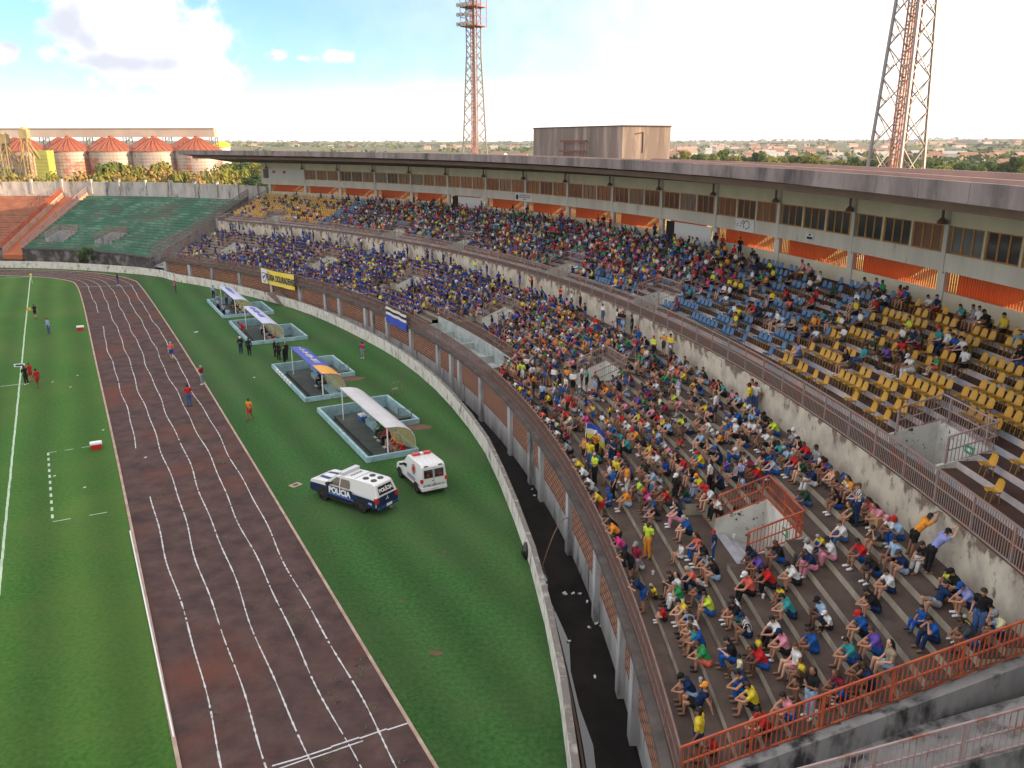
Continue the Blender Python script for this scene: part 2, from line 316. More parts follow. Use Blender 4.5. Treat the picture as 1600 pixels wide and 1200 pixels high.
# chalk lane lines: hand drawn, so they wander and break
mb = MB(); rr = random.Random(3)
for fr in (.165, .345, .515, .695, .855):
    P = [a.lerp(b, fr) for a, b in zip(INN, OUT_)]; P = resample(P, .19); ph = [rr.uniform(0, 6) for _ in range(5)]
    for i in range(len(P) - 1):
        def w(k): s_ = k * .19; return .06 * math.sin(s_ / 2.7 + ph[0]) + .04 * math.sin(s_ / 1.3 + ph[1]) + .06 * math.sin(s_ / 6.1 + ph[2])
        if i * .19 > 165: break
        if fr < .2 and math.sin(i * .0225 + 1.2) > .86: continue
        if rr.random() < .045: continue
        t = (P[i + 1] - P[i]).normalized(); nr = Vector((t.y, -t.x, 0)); wd = rr.uniform(.012, .040)
        a, b = P[i] + nr * w(i), P[i + 1] + nr * w(i + 1)
        mb.face([a - nr * wd + Vector((0, 0, .012)), b - nr * wd + Vector((0, 0, .012)), b + nr * wd + Vector((0, 0, .012)), a + nr * wd + Vector((0, 0, .012))])
def line(a, b, w=.11, z=.012, gap=0, jit=0.):
    a, b = xy(a), xy(b); d = (b - a); L = d.length; d.normalize(); n_ = Vector((d.y, -d.x, 0)); k = 0; s_ = 0
    while s_ < L:
        e = min(L, s_ + (1.0 if not gap else gap)); j = [rr.uniform(-jit, jit) for _ in range(2)]
        mb.face([a + d * s_ - n_ * (w / 2 + j[0]) + Vector((0, 0, z)), a + d * e - n_ * (w / 2 + j[1]) + Vector((0, 0, z)), a + d * e + n_ * (w / 2 - j[1]) + Vector((0, 0, z)), a + d * s_ + n_ * (w / 2 - j[0]) + Vector((0, 0, z))])
        s_ = e + gap
line((-8.0, 22.95), (-3.75, 25.1), .07, .013, jit=.05); line((-8.6, 22.35), (-5.2, 24.2), .06, .013, jit=.05)
line((-62.6, 118.4), (-54.8, 119.3), .09, .013, jit=.02)
tag(mb.build('track_markings', chalk), kind='structure')
mb = MB()
line((-74.6, 127.8), (-7, 3.2), .125, .009, jit=.02)
line((-74.6, 127.8), (-100, 114.2), .13, .009); line((-42.1, 68.5), (-75, 50.8), .13, .009)
a, b, c, d = (-31.1, 52.), (-25.2, 41.5), (-28.6, 53.4), (-22.4, 42.9)
line(a, b, .13, .009, .55); line(a, c, .08, .009, .5); line(b, d, .08, .009, .9)
tag(mb.build('pitch_markings', pitchline), kind='structure')

# ------------------------------------------------------------------ perimeter wall and moat
mb = MB(); PW = resample(LW, 5.2)
for i in range(len(PW) - 1):
    t = (PW[i + 1] - PW[i]).normalized(); wallstrip(mb, [PW[i] + t * .012, PW[i].lerp(PW[i + 1], .5) * 1.0, PW[i + 1] - t * .012], 0, .26, -1.2, 1.12 + rr.uniform(-.02, .02), 1)
tag(mb.build('perimeter_wall', [whitewall, mat('dirty_wall_top', (.16, .145, .135), .95, (.34, .32, .30), 1.8, 9, .52, .7)]), 'low whitewashed concrete wall curving round the pitch beside the moat', 'wall')
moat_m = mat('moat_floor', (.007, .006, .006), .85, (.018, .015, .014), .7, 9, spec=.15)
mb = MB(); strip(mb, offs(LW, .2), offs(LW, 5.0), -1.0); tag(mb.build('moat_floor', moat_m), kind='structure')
mb = MB(); A = offs(LW[:26], .75); B = []
for i, p in enumerate(offs(LW[:26], 0)):
    t = (LW[i + 1] - LW[max(0, i - 1)]).normalized(); B.append(p + Vector((t.y, -t.x, 0)) * (1.15 + .22 * math.sin(i * 1.9) + .15 * math.sin(i * 4.3) - .02 * i))
strip(mb, A, B, -.985); tag(mb.build('water', mat('puddle_water', (.02, .03, .045), .03, spec=.8)), kind='structure')
mb = MB()
for i in range(len(LW) - 50):
    a, b = offs(LW, .62)[i], offs(LW, .62)[i + 1]
    if i < 24: mb.bar(a + Vector((0, 0, -.9)), b + Vector((0, 0, -.9)), .09, .2)
tag(mb.build('drain_kerb', mat('rusty_kerb', (.10, .07, .055), .9)), kind='structure')

# ------------------------------------------------------------------ fences
def fence(name, P, Z, h, mats, label, cat='fence', bars=.135, posts=2.2, bw=.022, rails=(0, .5, 1), parent=None):
    # P: ground points, Z: base height at each; bars every `bars` metres
    mb = MB(); rl = MB()
    for (a, za), (b, zb) in zip(zip(P, Z), zip(P[1:], Z[1:])):
        A, B = Vector((a.x, a.y, za)), Vector((b.x, b.y, zb)); L = (B - A).length
        for f in rails: rl.bar(A + Vector((0, 0, h * f + .03)), B + Vector((0, 0, h * f + .03)), .06 if f == 1 else .05, .06 if f == 1 else .045)
        n = max(1, round(L / bars))
        for k in range(n):
            q = A.lerp(B, (k + .5) / n); mb.bar(q, q + Vector((0, 0, h)), bw, bw, (1, 0, 0))
    C3 = [Vector((p.x, p.y, z)) for p, z in zip(P, Z)]; cum = [0]
    for a, b in zip(C3, C3[1:]): cum.append(cum[-1] + (b - a).length)
    n = max(1, round(cum[-1] / posts))
    for k in range(n + 1):
        s_ = cum[-1] * k / n; i = max(0, min(len(C3) - 2, sum(1 for c in cum if c <= s_ + 1e-6) - 1)); q = C3[i].lerp(C3[i + 1], (s_ - cum[i]) / (cum[i + 1] - cum[i])); rl.bar(q, q + Vector((0, 0, h + .02)), .065, .065, (1, 0, 0))
    r = rl.build(name, mats[0], parent)
    if label: tag(r, label, cat)
    mb.build('bars', mats[1], r)
    return r
def arcpts(r, t0, t1, step=.5):
    n = max(1, round(abs(t1 - t0) / step)); return [xy(pol(r, t0 + (t1 - t0) * i / n)) for i in range(n + 1)]
TE = 57.0
def tend(r): return math.degrees((-1.36 + (r - R0) / 10.2 * 1.45) / r)      # the near end of the lower terrace is slightly skewed
T0E = tend(R0)
fence('front_railing', arcpts(R0 + .08, T0E, 17.9), [2.8] * 40, 1.0, (rail_br, rail_br), 'near length of brown bar railing on the front edge of the lower terrace', bars=.12, bw=.03)
fence('front_railing', arcpts(R0 + .08, 17.9, TE), [2.8] * 79, 1.0, (rail_br, rail_br), 'far length of brown bar railing along the lower terrace, the yellow banner hung on it', bars=.12, bw=.03)
fence('tier_railing', arcpts(136.72, -.2, TE), [7.9] * 115, 1.2, (rail_grey, rail_grey), 'long grey rusty railing on the cream wall dividing the two tiers', bars=.13, bw=.024)
fence('end_railing', [xy(pol(R0 + .1 + (136.5 - R0) * i / 4, tend(R0 + .1 + (136.5 - R0) * i / 4))) for i in range(5)], [2.76 + 3.22 * i / 4 for i in range(5)], 1.1, (rail_red, rail_red), 'red sloping railing at the near end of the lower terrace', bars=.16, bw=.028)

# ------------------------------------------------------------------ grandstand
GS = tag(empty('grandstand', pol(137, 28.5)), 'long curved two tier concrete grandstand full of spectators under a flat cantilever roof', 'grandstand', kind=None)
bpy.context.view_layer.update()
GSI = Matrix.Translation(-Vector(GS.location))
def part(mb, name, m, parent=None, **k):
    o = mb.build(name, m, parent or GS, **k)
    if parent is None: o.matrix_parent_inverse = GSI
    return o
LOWV = [4.63, 15.0, 24.1, 33.4, 42.8, 52.9]; UPV = [4.3, 17.4, 24.25, 33.5, 40.0, 52.4]
def ledge(k): return 127.4 + .77 * (k - 1) if k >= 1 else R0
def lz(k): return 2.8 + .28 * k
def uedge(k): return 138.1 + .75 * (k - 1) if k >= 1 else 136.64
def uz(k): return 7.9 + .28 * k
HW = .80   # half width of a stairwell, degrees
NU = 11
def spans(holes, t0=0., t1=TE):
    o, a = [], t0
    for h0, h1 in sorted(holes):
        if h0 > a: o.append((a, h0))
        a = max(a, h1)
    if a < t1: o.append((a, t1))
    return o
tr, rs = MB(), MB()
for k in range(13):
    ra, rb = ledge(k), (ledge(k + 1) if k < 12 else 136.64)
    holes = []
    if k in (6, 7, 8): holes += [(c - HW, c + HW) for c in LOWV]
    if k in (4, 5): holes += [(c - HW - .1, c + HW + .75) for c in LOWV]
    if k <= 2: holes += [(19.2, 27.2)]
    for a, b in spans(holes, tend(ra)):
        n = max(1, math.ceil((b - a) / .6))
        for i in range(n):
            t, u = a + (b - a) * i / n, a + (b - a) * (i + 1) / n
            tr.face([pol(ra, t, lz(k)), pol(rb, t, lz(k)), pol(rb, u, lz(k)), pol(ra, u, lz(k))])
    # risers, wherever there is something behind
    for a, b in spans(holes, tend(ra)):
        n = max(1, math.ceil((b - a) / .6))
        for i in range(n):
            t, u = a + (b - a) * i / n, a + (b - a) * (i + 1) / n
            z0 = lz(k - 1) if k else 2.55
            if k: rs.face([pol(ra, u, z0), pol(ra, t, z0), pol(ra, t, lz(k)), pol(ra, u, lz(k))])
# recessed aisle in front of each stairwell
for c in LOWV:
    a, b = c - HW - .1, c + HW + .75
    tr.face([pol(ledge(4), a, lz(3) + .002), pol(ledge(6), a, lz(3) + .002), pol(ledge(6), b, lz(3) + .002), pol(ledge(4), b, lz(3) + .002)])
    for t, s_ in ((a, 1), (b, -1)):
        for k in (4, 5): rs.face([pol(ledge(k), t, lz(3)), pol(ledge(k + 1), t, lz(3)), pol(ledge(k + 1), t, lz(k)), pol(ledge(k), t, lz(k))])
    for t0_, t1_ in ((a, c - HW), (c + HW, b)):
        rs.face([pol(ledge(6), t0_, lz(3)), pol(ledge(6), t1_, lz(3)), pol(ledge(6), t1_, lz(6)), pol(ledge(6), t0_, lz(6))])
for k in range(13):
    ra, rb = ledge(k), (ledge(k + 1) if k < 12 else 136.62); rs.sector(ra, rb, tend(rb) - .01, tend(rb) + .04, lz(k) - 1.2, lz(k) - .003)
lt = part(tr, 'lower_terrace', tread_l); part(rs, 'step_riser', riser_l, lt)
# team entrance pit in the front of the lower terrace
mb = MB(); mb.sector(R0 + .3, ledge(3) - .02, 19.2, 27.2, 1.4, 2.4); mb.sector(ledge(3) - .12, ledge(3) + .02, 19.2, 27.2, 2.4, lz(3) + .02)
for t in (19.2, 27.2): mb.sector(R0 + .3, ledge(3), t - .05, t + .05, 2.0, 3.0)
for t in (21.0, 23.2, 25.4): mb.sector(127.6, 128.8, t - .04, t + .04, 2.4, 3.0)
part(mb, 'entrance_pit', mat('pale_green_plaster', (.40, .45, .43), .9, (.24, .28, .29), 1.1, 8, c3=(.10, .10, .10), scale3=2, lo3=.6, hi3=.72))
fence('pit_railing', arcpts(ledge(3) + .03, 19.2, 27.2), [lz(3)] * 17, .95, (rail_br, rail_br), 'brown railing on the pale wall above the recessed team entrance', bars=.13)
tr, rs = MB(), MB()
for k in range(NU + 1):
    ra, rb = uedge(k), (uedge(k + 1) if k < NU else 148.2)
    holes = [(c - HW * .95, c + HW * .95) for c in UPV] if k in (1, 2, 3) else []
    for a, b in spans(holes):
        n = max(1, math.ceil((b - a) / .6))
        for i in range(n):
            t, u = a + (b - a) * i / n, a + (b - a) * (i + 1) / n
            tr.face([pol(ra, t, uz(k)), pol(rb, t, uz(k)), pol(rb, u, uz(k)), pol(ra, u, uz(k))])
            if k: rs.face([pol(ra, u, uz(k - 1)), pol(ra, t, uz(k - 1)), pol(ra, t, uz(k)), pol(ra, u, uz(k))])
ut = part(tr, 'upper_terrace', tread_u); part(rs, 'step_riser', riser_u, ut)
# retaining wall between tiers
mb = MB(); mb.sector(136.62, 136.85, -.2, TE, 5.9, 7.88); part(mb, 'retaining_wall', cream)
# stairwells
def stairwell(c, r0, r1, ztop0, ztop1, zf, hw, green):
    mb = MB(); w = .06
    for t0_, t1_ in ((c - hw, c - hw + w), (c + hw - w, c + hw)):
        mb.sector(r0, r1, t0_, t1_, zf - 1.6, ztop0 + .10, z0b=zf - 1.6, z1b=ztop1 + .10)
    mb.sector(r1 - .16, r1, c - hw + w, c + hw - w, zf - 1.6, ztop1 + .09)
    sw = part(mb, 'stairwell', stair_w)
    mb = MB(); n = 5
    for i in range(n):
        ra, rb = r0 + (r1 - .16 - r0) * i / n, r0 + (r1 - .16 - r0) * (i + 1) / n
        mb.sector(ra, rb, c - hw + w, c + hw - w, zf - 2, zf - .24 * i - .02)
    part(mb, 'stairs', stair_f, sw)
    if green:
        mb = MB(); mb.sector(r1 - .19, r1 - .165, c - .32, c - .08, ztop1 - .55, ztop1 - .22)
        e = tag(mb.build('exit_sign', mat('exit_green', (.02, .30, .14), .5)), 'small green exit sign inside the %s stairwell' % green, 'sign')
        mb = MB(); mb.sector(r1 - .20, r1 - .192, c - .27, c - .13, ztop1 - .44, ztop1 - .32); mb.build('pictogram', white_p, e)
ORD = ['nearest', 'second', 'third', 'fourth', 'fifth', 'farthest']
for i, c in enumerate(LOWV):
    r0_v, r1_v = ledge(6), ledge(9); stairwell(c, r0_v, r1_v, lz(5), lz(8), lz(3), HW, 'nearest lower' if i == 0 else None)
    P = [xy(pol(r0_v + .08, c + HW - .03)), xy(pol(r1_v - .08, c + HW - .03)), xy(pol(r1_v - .08, c)), xy(pol(r1_v - .08, c - HW + .03)), xy(pol(r0_v + .08, c - HW + .03))]
    fence('stairwell_railing', P, [lz(5) + .1, lz(8) + .1, lz(8) + .1, lz(8) + .1, lz(5) + .1], 1.05, (rail_red, rail_red) if i == 0 else (rail_grey, rail_grey), ('red' if i == 0 else 'grey') + ' railing round the %s stairwell in the lower tier' % ORD[i], bars=.15)['group'] = 'lower tier stairwell railings'
for i, c in enumerate(UPV):
    h_ = HW * .95; r0_v, r1_v = uedge(1), uedge(4); stairwell(c, r0_v, r1_v, uz(1), uz(3), uz(0) - .05, h_, 'nearest upper' if i == 0 else None)
    P = [xy(pol(r0_v + .3, c + h_ - .03)), xy(pol(r1_v - .08, c + h_ - .03)), xy(pol(r1_v - .08, c)), xy(pol(r1_v - .08, c - h_ + .03)), xy(pol(r0_v + .3, c - h_ + .03))]
    fence('stairwell_railing', P, [uz(1) + .1, uz(3) + .1, uz(3) + .1, uz(3) + .1, uz(1) + .1], 1.1, (rail_pink, rail_grey), 'worn grey railing round the %s stairwell in the upper tier' % ORD[i], bars=.15)['group'] = 'upper tier stairwell railings'
# front wall with brick infill and pillars
PIL = [-.55, 2.2, 3.4, 5.84, 8.76, 11.9, 13.1, 15.5, 19.0, 21.6, 22.6, 24.25, 27.56, 30.5, 32.35, 33.2, 36.4, 38.1, 41.2, 44.6, 48.4, 51.6, 54.2, 56.9]
mb = MB(); mb.sector(R0, R0 + .3, T0E - .14, TE, -1.1, 2.56); fw = part(mb, 'front_wall', plaster)
mb = MB(); mb.sector(R0 - .32, R0 + .32, T0E - .15, TE, 2.56, 2.792); part(mb, 'ledge', dark_ledge, fw)
for t in PIL:
    mb = MB(); mb.sector(R0 - .26, R0 - .002, t - .13, t + .13, -1.1, 2.55); part(mb, 'pillar', plaster, fw)
for a, b in zip(PIL, PIL[1:]):
    mb = MB(); mb.sector(R0 - .05, R0 - .002, a + .2, b - .2, .55, 2.55); part(mb, 'brick_panel', brickd, fw)
# end walls of the stand
stainwall = mat('black_stained_wall', (.27, .27, .27), .9, (.17, .17, .18), .9, 9, .40, .66, stretch=(1, 1, .4), c3=(.035, .035, .037), scale3=1.1, lo3=.50, hi3=.64)
for t in (-.0, TE):
    mb = MB(); s_ = -.17 if t < 1 else .16
    a, b = min(t, t + s_), max(t, t + s_)
    if t < 1:
        q = [pol(R0, T0E), pol(136.62, tend(136.62)), pol(136.62, tend(136.62) - .16), pol(R0, T0E - .17)]; zz = (2.72, 5.92, 5.92, 2.72)
        mb.hexa([p + Vector((0, 0, -1.2)) for p in q] + [p + Vector((0, 0, z)) for p, z in zip(q, zz)])
    else: mb.sector(R0, 136.62, a, b, -1.2, 2.74, z0b=-1.2, z1b=5.94, ends=True)
    mb.sector(136.62, 148.1, a, b, -1.2, 8.2, z0b=-1.2, z1b=11.3)
    part(mb, 'end_wall', stainwall)
# back wall with orange screens
BAY = [3.18 + 3.36 * i for i in range(-1, 17)]
BAY = [b for b in BAY if b < 57.6]
BAY[-1] = 57.0
zb = uz(NU)
mb = MB(); mb.sector(148.0, 148.2, -1, 57.2, zb - .2, zb + 1.02); bw_ = part(mb, 'back_wall', conc_up)
for i, t in enumerate(BAY):
    mb = MB(); mb.sector(147.92, 148.24, t - .11, t + .11, zb, 13.12); part(mb, 'column', conc_band, bw_)
whitedoor = mat('white_door_panel', (.66, .67, .68), .6)
for i, (a, b) in enumerate(zip(BAY, BAY[1:])):
    mid = (a + b) / 2
    if abs(mid - 21.6) < 1.5 or abs(mid - 38.4) < 1.5:
        mb = MB(); mb.sector(147.9, 147.99, a + .2, b - .9, zb, 13.0); part(mb, 'door_panel', whitedoor, bw_)
        mb = MB(); mb.sector(147.95, 147.99, b - .85, b - .35, zb, 13.0); part(mb, 'doorway', mat('dark_doorway', (.02, .02, .02), .9), bw_)
        continue
    mb = MB(); n = 40
    for k in range(n):
        t = a + .14 + (b - a - .28) * (k + .5) / n; w_ = (b - a - .28) / n * .19
        mb.sector(148.06, 148.11, t - w_, t + w_, zb + 1.02, 13.12, ends=True, bottom=False)
    part(mb, 'slat_screen', orange_bar, bw_)
# concourse behind the screens, its sunlit ramp and stringer
och = mat('ochre_ground', (.50, .36, .12), .95, (.22, .22, .06), .9, 8, .42, .6, c3=(.7, .66, .6), scale3=.35, lo3=.58, hi3=.64)
ramp_m = mat('orange_ramp', (.62, .19, .05), .85)
mb = MB(); mb.sector(148.46, 160, -1, 57.2, zb + .2, zb + .3); cc = part(mb, 'concourse', och)
for i, (a, b) in enumerate(zip(BAY, BAY[1:])):
    mb = MB(); f_ = [(.98, zb + .3), (.62, zb + .3), (.22, 13.4), (.98, 13.4)]
    for r_ in (148.9, 148.96): mb.face([pol(r_, a + (b - a) * x, z) for x, z in f_])
    part(mb, 'ramp_wall', orange_scr, cc)
    mb = MB(); mb.bar(pol(149.6, b - 1.2, zb + .35), pol(150.4, b - 2.6, 13.3), .3, .35); part(mb, 'stringer', mat('cream_stringer', (.6, .52, .42), .9), cc)
# press box
mb = MB(); mb.sector(147.86, 148.3, -16, 57.6, 13.12, 14.13); mb.sector(147.92, 148.3, -16, 57.6, 15.62, 16.75); mb.sector(148.3, 151.5, -16, 57.6, 13.12, 13.3); mb.sector(151.2, 151.5, -16, 57.6, 13.3, 16.7); mb.sector(148.25, 148.45, -16, 57.5, -1.2, zb); mb.sector(147.95, 148.2, -16, -1.02, zb + .01, 15.7)  # wall and box past the near end are unseen additions against low sun
mb.sector(147.9, 151.2, 57.5, 57.7, 13.3, 16.7)
pbx = part(mb, 'press_box', conc_band)
mb = MB(); mb.sector(147.90, 147.918, -1, 57.5, 15.64, 16.7); part(mb, 'painted_band', conc_up, pbx)
for i, (a, b) in enumerate(zip(BAY, BAY[1:])):
    mb = MB(); mb.sector(147.82, 148.3, a - .07, a + .07, 13.0, 16.7); part(mb, 'mullion', conc_band, pbx)
    if i == len(BAY) - 2:
        mb = MB(); mb.sector(147.93, 148.2, a + .07, b, 14.13, 15.62); part(mb, 'blank_wall', mat('white_render', (.62, .62, .62), .9), pbx)
        for t in (a + 1.9, a + 2.9):
            mb = MB(); mb.sector(147.9, 147.928, t - .12, t + .12, 15.0, 15.35); part(mb, 'vent', mat('red_vent', (.30, .05, .03), .7), pbx)
        continue
    for j in range(3):
        u, v = a + .12 + (b - a - .24) * j / 3 + .05, a + .12 + (b - a - .24) * (j + 1) / 3 - .05
        mb = MB()
        for t in (u, u + (v - u) / 3, u + 2 * (v - u) / 3, v): mb.sector(147.93, 148.0, t - .025, t + .025, 14.13, 15.62)
        for z in (14.13, 15.56): mb.sector(147.94, 147.99, u, v, z, z + .07)
        wd_ = part(mb, 'window', winframe)
        mb = MB(); mb.sector(147.965, 147.975, u + .02, v - .02, 14.2, 15.56)
        far = i > 7
        pm = (pane_brown if rr.random() < .62 else rr.choice((pane_dark, pane_grey))) if far else (pane_dark if rr.random() < .55 else (pane_grey if rr.random() < .6 else pane_brown))
        part(mb, 'pane', pm, wd_)
        if j < 2:
            mb = MB(); mb.sector(147.88, 148.25, v + .02, v + .08, 14.13, 15.62); part(mb, 'mullion', conc_up, pbx)
# facade lamps
lampm = mat('rusty_lamp', (.16, .10, .075), .6)
for i, t in enumerate([b for b in BAY if b > 0]):
    mb = MB(); c = pol(147.5, t); mb.tube((c.x, c.y, 16.0), (c.x, c.y, 16.72), .08); mb.lathe([(.08, 16.05), (.24, 15.86), (.27, 15.72), (.22, 15.70), (0, 15.75)], (c.x, c.y, 0), 12)
    e = mb.build('facade_lamp', lampm); tag(e, 'rusty bell shaped lamp under the roof soffit, %s from the near end of the stand' % ['first', 'second', 'third', 'fourth', 'fifth', 'sixth', 'seventh', 'eighth', 'ninth', 'tenth', 'eleventh', 'twelfth', 'thirteenth', 'fourteenth', 'fifteenth', 'sixteenth', 'seventeenth', 'eighteenth'][i], 'lamp', 'facade lamps under the roof')
# roof
mb = MB(); TR = 60.4; T0R = -16  # roof run on unseen past the near end, added to block sun
n = 80
for i in range(n):
    a, b = T0R + (TR - T0R) * i / n, T0R + (TR - T0R) * (i + 1) / n
    prof = [(137.06, 18.12), (148.0, 16.62), (153.5, 16.62), (153.5, 17.35), (137.06, 18.45)]
    for (ra, za), (rb, zb2) in zip(prof, prof[1:] + prof[:1]):
        mb.m = 1 if (ra, rb) == (153.5, 137.06) else 0
        mb.face([pol(ra, a, za), pol(ra, b, za), pol(rb, b, zb2), pol(rb, a, zb2)])
    if i in (0, n - 1):
        mb.m = 0; t = a if i == 0 else b; mb.face([pol(r_, t, z_) for r_, z_ in prof])
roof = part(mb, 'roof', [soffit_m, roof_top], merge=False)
mb = MB(); k = 0; t = T0R * 1.
while t < TR - .2:
    w_ = .95 + .5 * rr.random(); e = min(TR, t + w_); mb.sector(136.86, 137.055, t + .006, e - .006, 18.06 + rr.uniform(-.01, .01), 18.74 + rr.uniform(-.012, .012)); t = e
part(mb, 'fascia', fascia_m, roof)
mb = MB(); mb.sector(137.06, 138.2, T0R, TR, 18.2, 18.58); part(mb, 'roof_lip', roof_top, roof)
for r_, h_, te_ in ((139.6, 18.72, TR), (144.6, 18.70, 9.2), (149.5, 18.45, TR)):
    mb = MB(); mb.sector(r_, r_ + .25, T0R, te_, 17.4, h_); part(mb, 'upstand', roof_top, roof)
# concrete room on the roof
mb = MB(); TA, TB = 25.0, 31.7
a, b = pol(146, TA), pol(146, TB); dv = (pol(151.5, TA) - a); c, d = b + dv, a + dv
def prism(mb, base, z0, z1):
    n = len(base); A = [Vector((p.x, p.y, z0)) for p in base]; B = [Vector((p.x, p.y, z1)) for p in base]
    for i in range(n): mb.face([A[i], A[(i + 1) % n], B[(i + 1) % n], B[i]])
    mb.face(A[::-1]); mb.face(B)
prism(mb, [a, d, c, b], 17.5, 21.45)
room = tag(mb.build('roof_room', tank_m), 'dark stained windowless concrete room standing on the stand roof', 'roof room')
mb = MB()
cen = (a + b + c + d) / 4; prism(mb, [cen + (p - cen) * 1.02 for p in (a, d, c, b)], 21.45, 21.55); mb.build('cap_slab', dark_ledge, room)
mb = MB(); fdir = (b - a).normalized(); nrm = -dv.normalized(); m0 = a.lerp(b, .48)
for s0, s1, z in ((-2.5, 2.5, 20.1), (-2.2, 2.6, 19.1)):
    mb.bar(m0 + fdir * s0 + nrm * .35 + Vector((0, 0, z)), m0 + fdir * s1 + nrm * .35 + Vector((0, 0, z)), .16, .16)
for s0 in (-2.1, 1.6): mb.bar(m0 + fdir * s0 + nrm * .35 + Vector((0, 0, 17.6)), m0 + fdir * s0 + nrm * .35 + Vector((0, 0, 20.1)), .1, .1)
mb.build('pipe_rack', mat('rusty_pipes', (.17, .065, .045), .8), room)
mb = MB(); q = a + dv * .42 + (a - b).normalized() * .03
mb.bar(q + Vector((0, 0, 19.0)), q + Vector((0, 0, 20.9)), .13, .05); mb.bar(q + Vector((0, 0, 20.9)), q - dv * .16 + Vector((0, 0, 20.75)), .06, .1); mb.build('ladder', mat('rust_stain_iron', (.10, .05, .035), .8), room)

# passage and next block at the near end
sl = lambda r: 2.8 + (r - R0) * .34
def yline(y, x0, x1, n=5): return [Vector((x0 + (x1 - x0) * i / n, y, 0)) for i in range(n + 1)]
mb = MB()
xa, xb = CX + R0 + .3, CX + 140
A, B = yline(CY - .75, xa, xb), yline(CY - 2.75, xa, xb)
for i in range(5):
    z = [sl(A[i].x - CX) - 1.0, sl(A[i + 1].x - CX) - 1.0]
    mb.face([A[i] + Vector((0, 0, z[0])), A[i + 1] + Vector((0, 0, z[1])), B[i + 1] + Vector((0, 0, z[1])), B[i] + Vector((0, 0, z[0]))])
    a_, b_ = [Vector((p.x, CY - 2.95, 0)) for p in (B[i], B[i + 1])]
    mb.hexa([B[i] + Vector((0, 0, -1.2)), B[i + 1] + Vector((0, 0, -1.2)), b_ + Vector((0, 0, -1.2)), a_ + Vector((0, 0, -1.2)), B[i] + Vector((0, 0, z[0] + .55)), B[i + 1] + Vector((0, 0, z[1] + .55)), b_ + Vector((0, 0, z[1] + .55)), a_ + Vector((0, 0, z[0] + .55))])
part(mb, 'passage_ramp', stainwall)
P = yline(CY - 2.85, CX + R0 - 2, CX + 140, 6)
fence('passage_railing', P, [sl(p.x - CX) - .45 for p in P], 1.15, (rail_pink, rail_pink), 'faded pink railing of the next block beyond the stained passage wall', bars=.17)
green_t = mat('green_terrace', (.030, .085, .066), .92, (.075, .14, .115), .6, 9, .42, .66, stretch=(1, 1, 1), c3=(.10, .075, .065), scale3=.28, lo3=.5, hi3=.66)
mb = MB()
for k in range(0, 17):
    mb.sector(R0 + .77 * k, R0 + .77 * (k + 1), -12, -1.42, -1.2, 1.6 + .30 * k, step=2)
tag(mb.build('green_terrace', green_t), 'green painted terrace block at the bottom right beyond the pink railing', 'terrace')
# ------------------------------------------------------------------ end stands
EX, EY, ER = -88., 95., 46.8
def pe(r, a, z=0.): return Vector((EX + r * math.cos(R(a)), EY + r * math.sin(R(a)), z))
red_t = mat('red_terrace', (.27, .085, .045), .92, (.36, .145, .085), .5, 8, c3=(.12, .05, .04), scale3=.5, lo3=.52, hi3=.7)
green_e = mat('green_end_terrace', (.016, .058, .038), .92, (.038, .100, .066), .35, 9, .42, .66, c3=(.11, .10, .075), scale3=.16, lo3=.5, hi3=.66)
green_r = mat('green_end_riser', (.06, .17, .115), .92, (.17, .33, .24), .35, 9, .48, .68, c3=(.14, .13, .105), scale3=.2, lo3=.52, hi3=.66)
NR, RD, RH = 22, .95, .35
def efan(mbt, mbr, f0, f1, holes=()):
    for k in range(NR):
        ra, rb = ER + RD * k, ER + RD * (k + 1); a0, a1 = f0(k), f1(k)
        hs = [(c - w, c + w) for c, w, k0, k1 in holes if k0 <= k <= k1]
        for a, b in spans(hs, a0, a1):
            n = max(1, int((b - a) / 2.5))
            for i in range(n):
                t, u = a + (b - a) * i / n, a + (b - a) * (i + 1) / n; z = 2.8 + RH * k
                mbt.face([pe(ra, t, z), pe(rb, t, z), pe(rb, u, z), pe(ra, u, z)]); zz = z - (RH if k else .3)
                mbr.face([pe(ra, u, zz), pe(ra, t, zz), pe(ra, t, z), pe(ra, u, z)])
def earc(mb, r0, r1, a0, a1, z0, z1, z0b=None, z1b=None):
    z0b = z0 if z0b is None else z0b; z1b = z1 if z1b is None else z1b; n = max(1, int(abs(a1 - a0) / 2))
    for i in range(n):
        a, b = a0 + (a1 - a0) * i / n, a0 + (a1 - a0) * (i + 1) / n
        A = [pe(r0, a, z0), pe(r0, b, z0), pe(r1, b, z0b), pe(r1, a, z0b), pe(r0, a, z1), pe(r0, b, z1), pe(r1, b, z1b), pe(r1, a, z1b)]
        mb.face([A[0], A[1], A[5], A[4]]); mb.face([A[2], A[3], A[7], A[6]]); mb.face([A[4], A[5], A[6], A[7]])
        if i == 0: mb.face([A[3], A[0], A[4], A[7]])
        if i == n - 1: mb.face([A[1], A[2], A[6], A[5]])
GV = [(79.2, 2.0), (67.6, 2.0)]
tr, rs = MB(), MB()
efan(tr, rs, lambda k: 47 + 5 * k / NR, lambda k: 84, [(c, w, 3, 6) for c, w in GV])
ge = tag(tr.build('green_end_stand', green_e), 'empty green terraced end stand with two stairwells at the far end of the pitch', 'stand')
rs.build('riser', green_r, ge)
mb = MB(); earc(mb, ER - .05, ER + .3, 46.5, 84.2, -1.2, 2.5); mb.build('front_wall', mat('black_mouldy_wall', (.055, .05, .048), .95, (.20, .19, .18), .7, 9, .48, .66), ge)
mb = MB(); earc(mb, ER - .25, ER + .25, 46.5, 84.2, 2.5, 2.79); mb.build('ledge', mat('mouldy_ledge', (.10, .10, .10), .95, (.06, .06, .06), .8), ge)
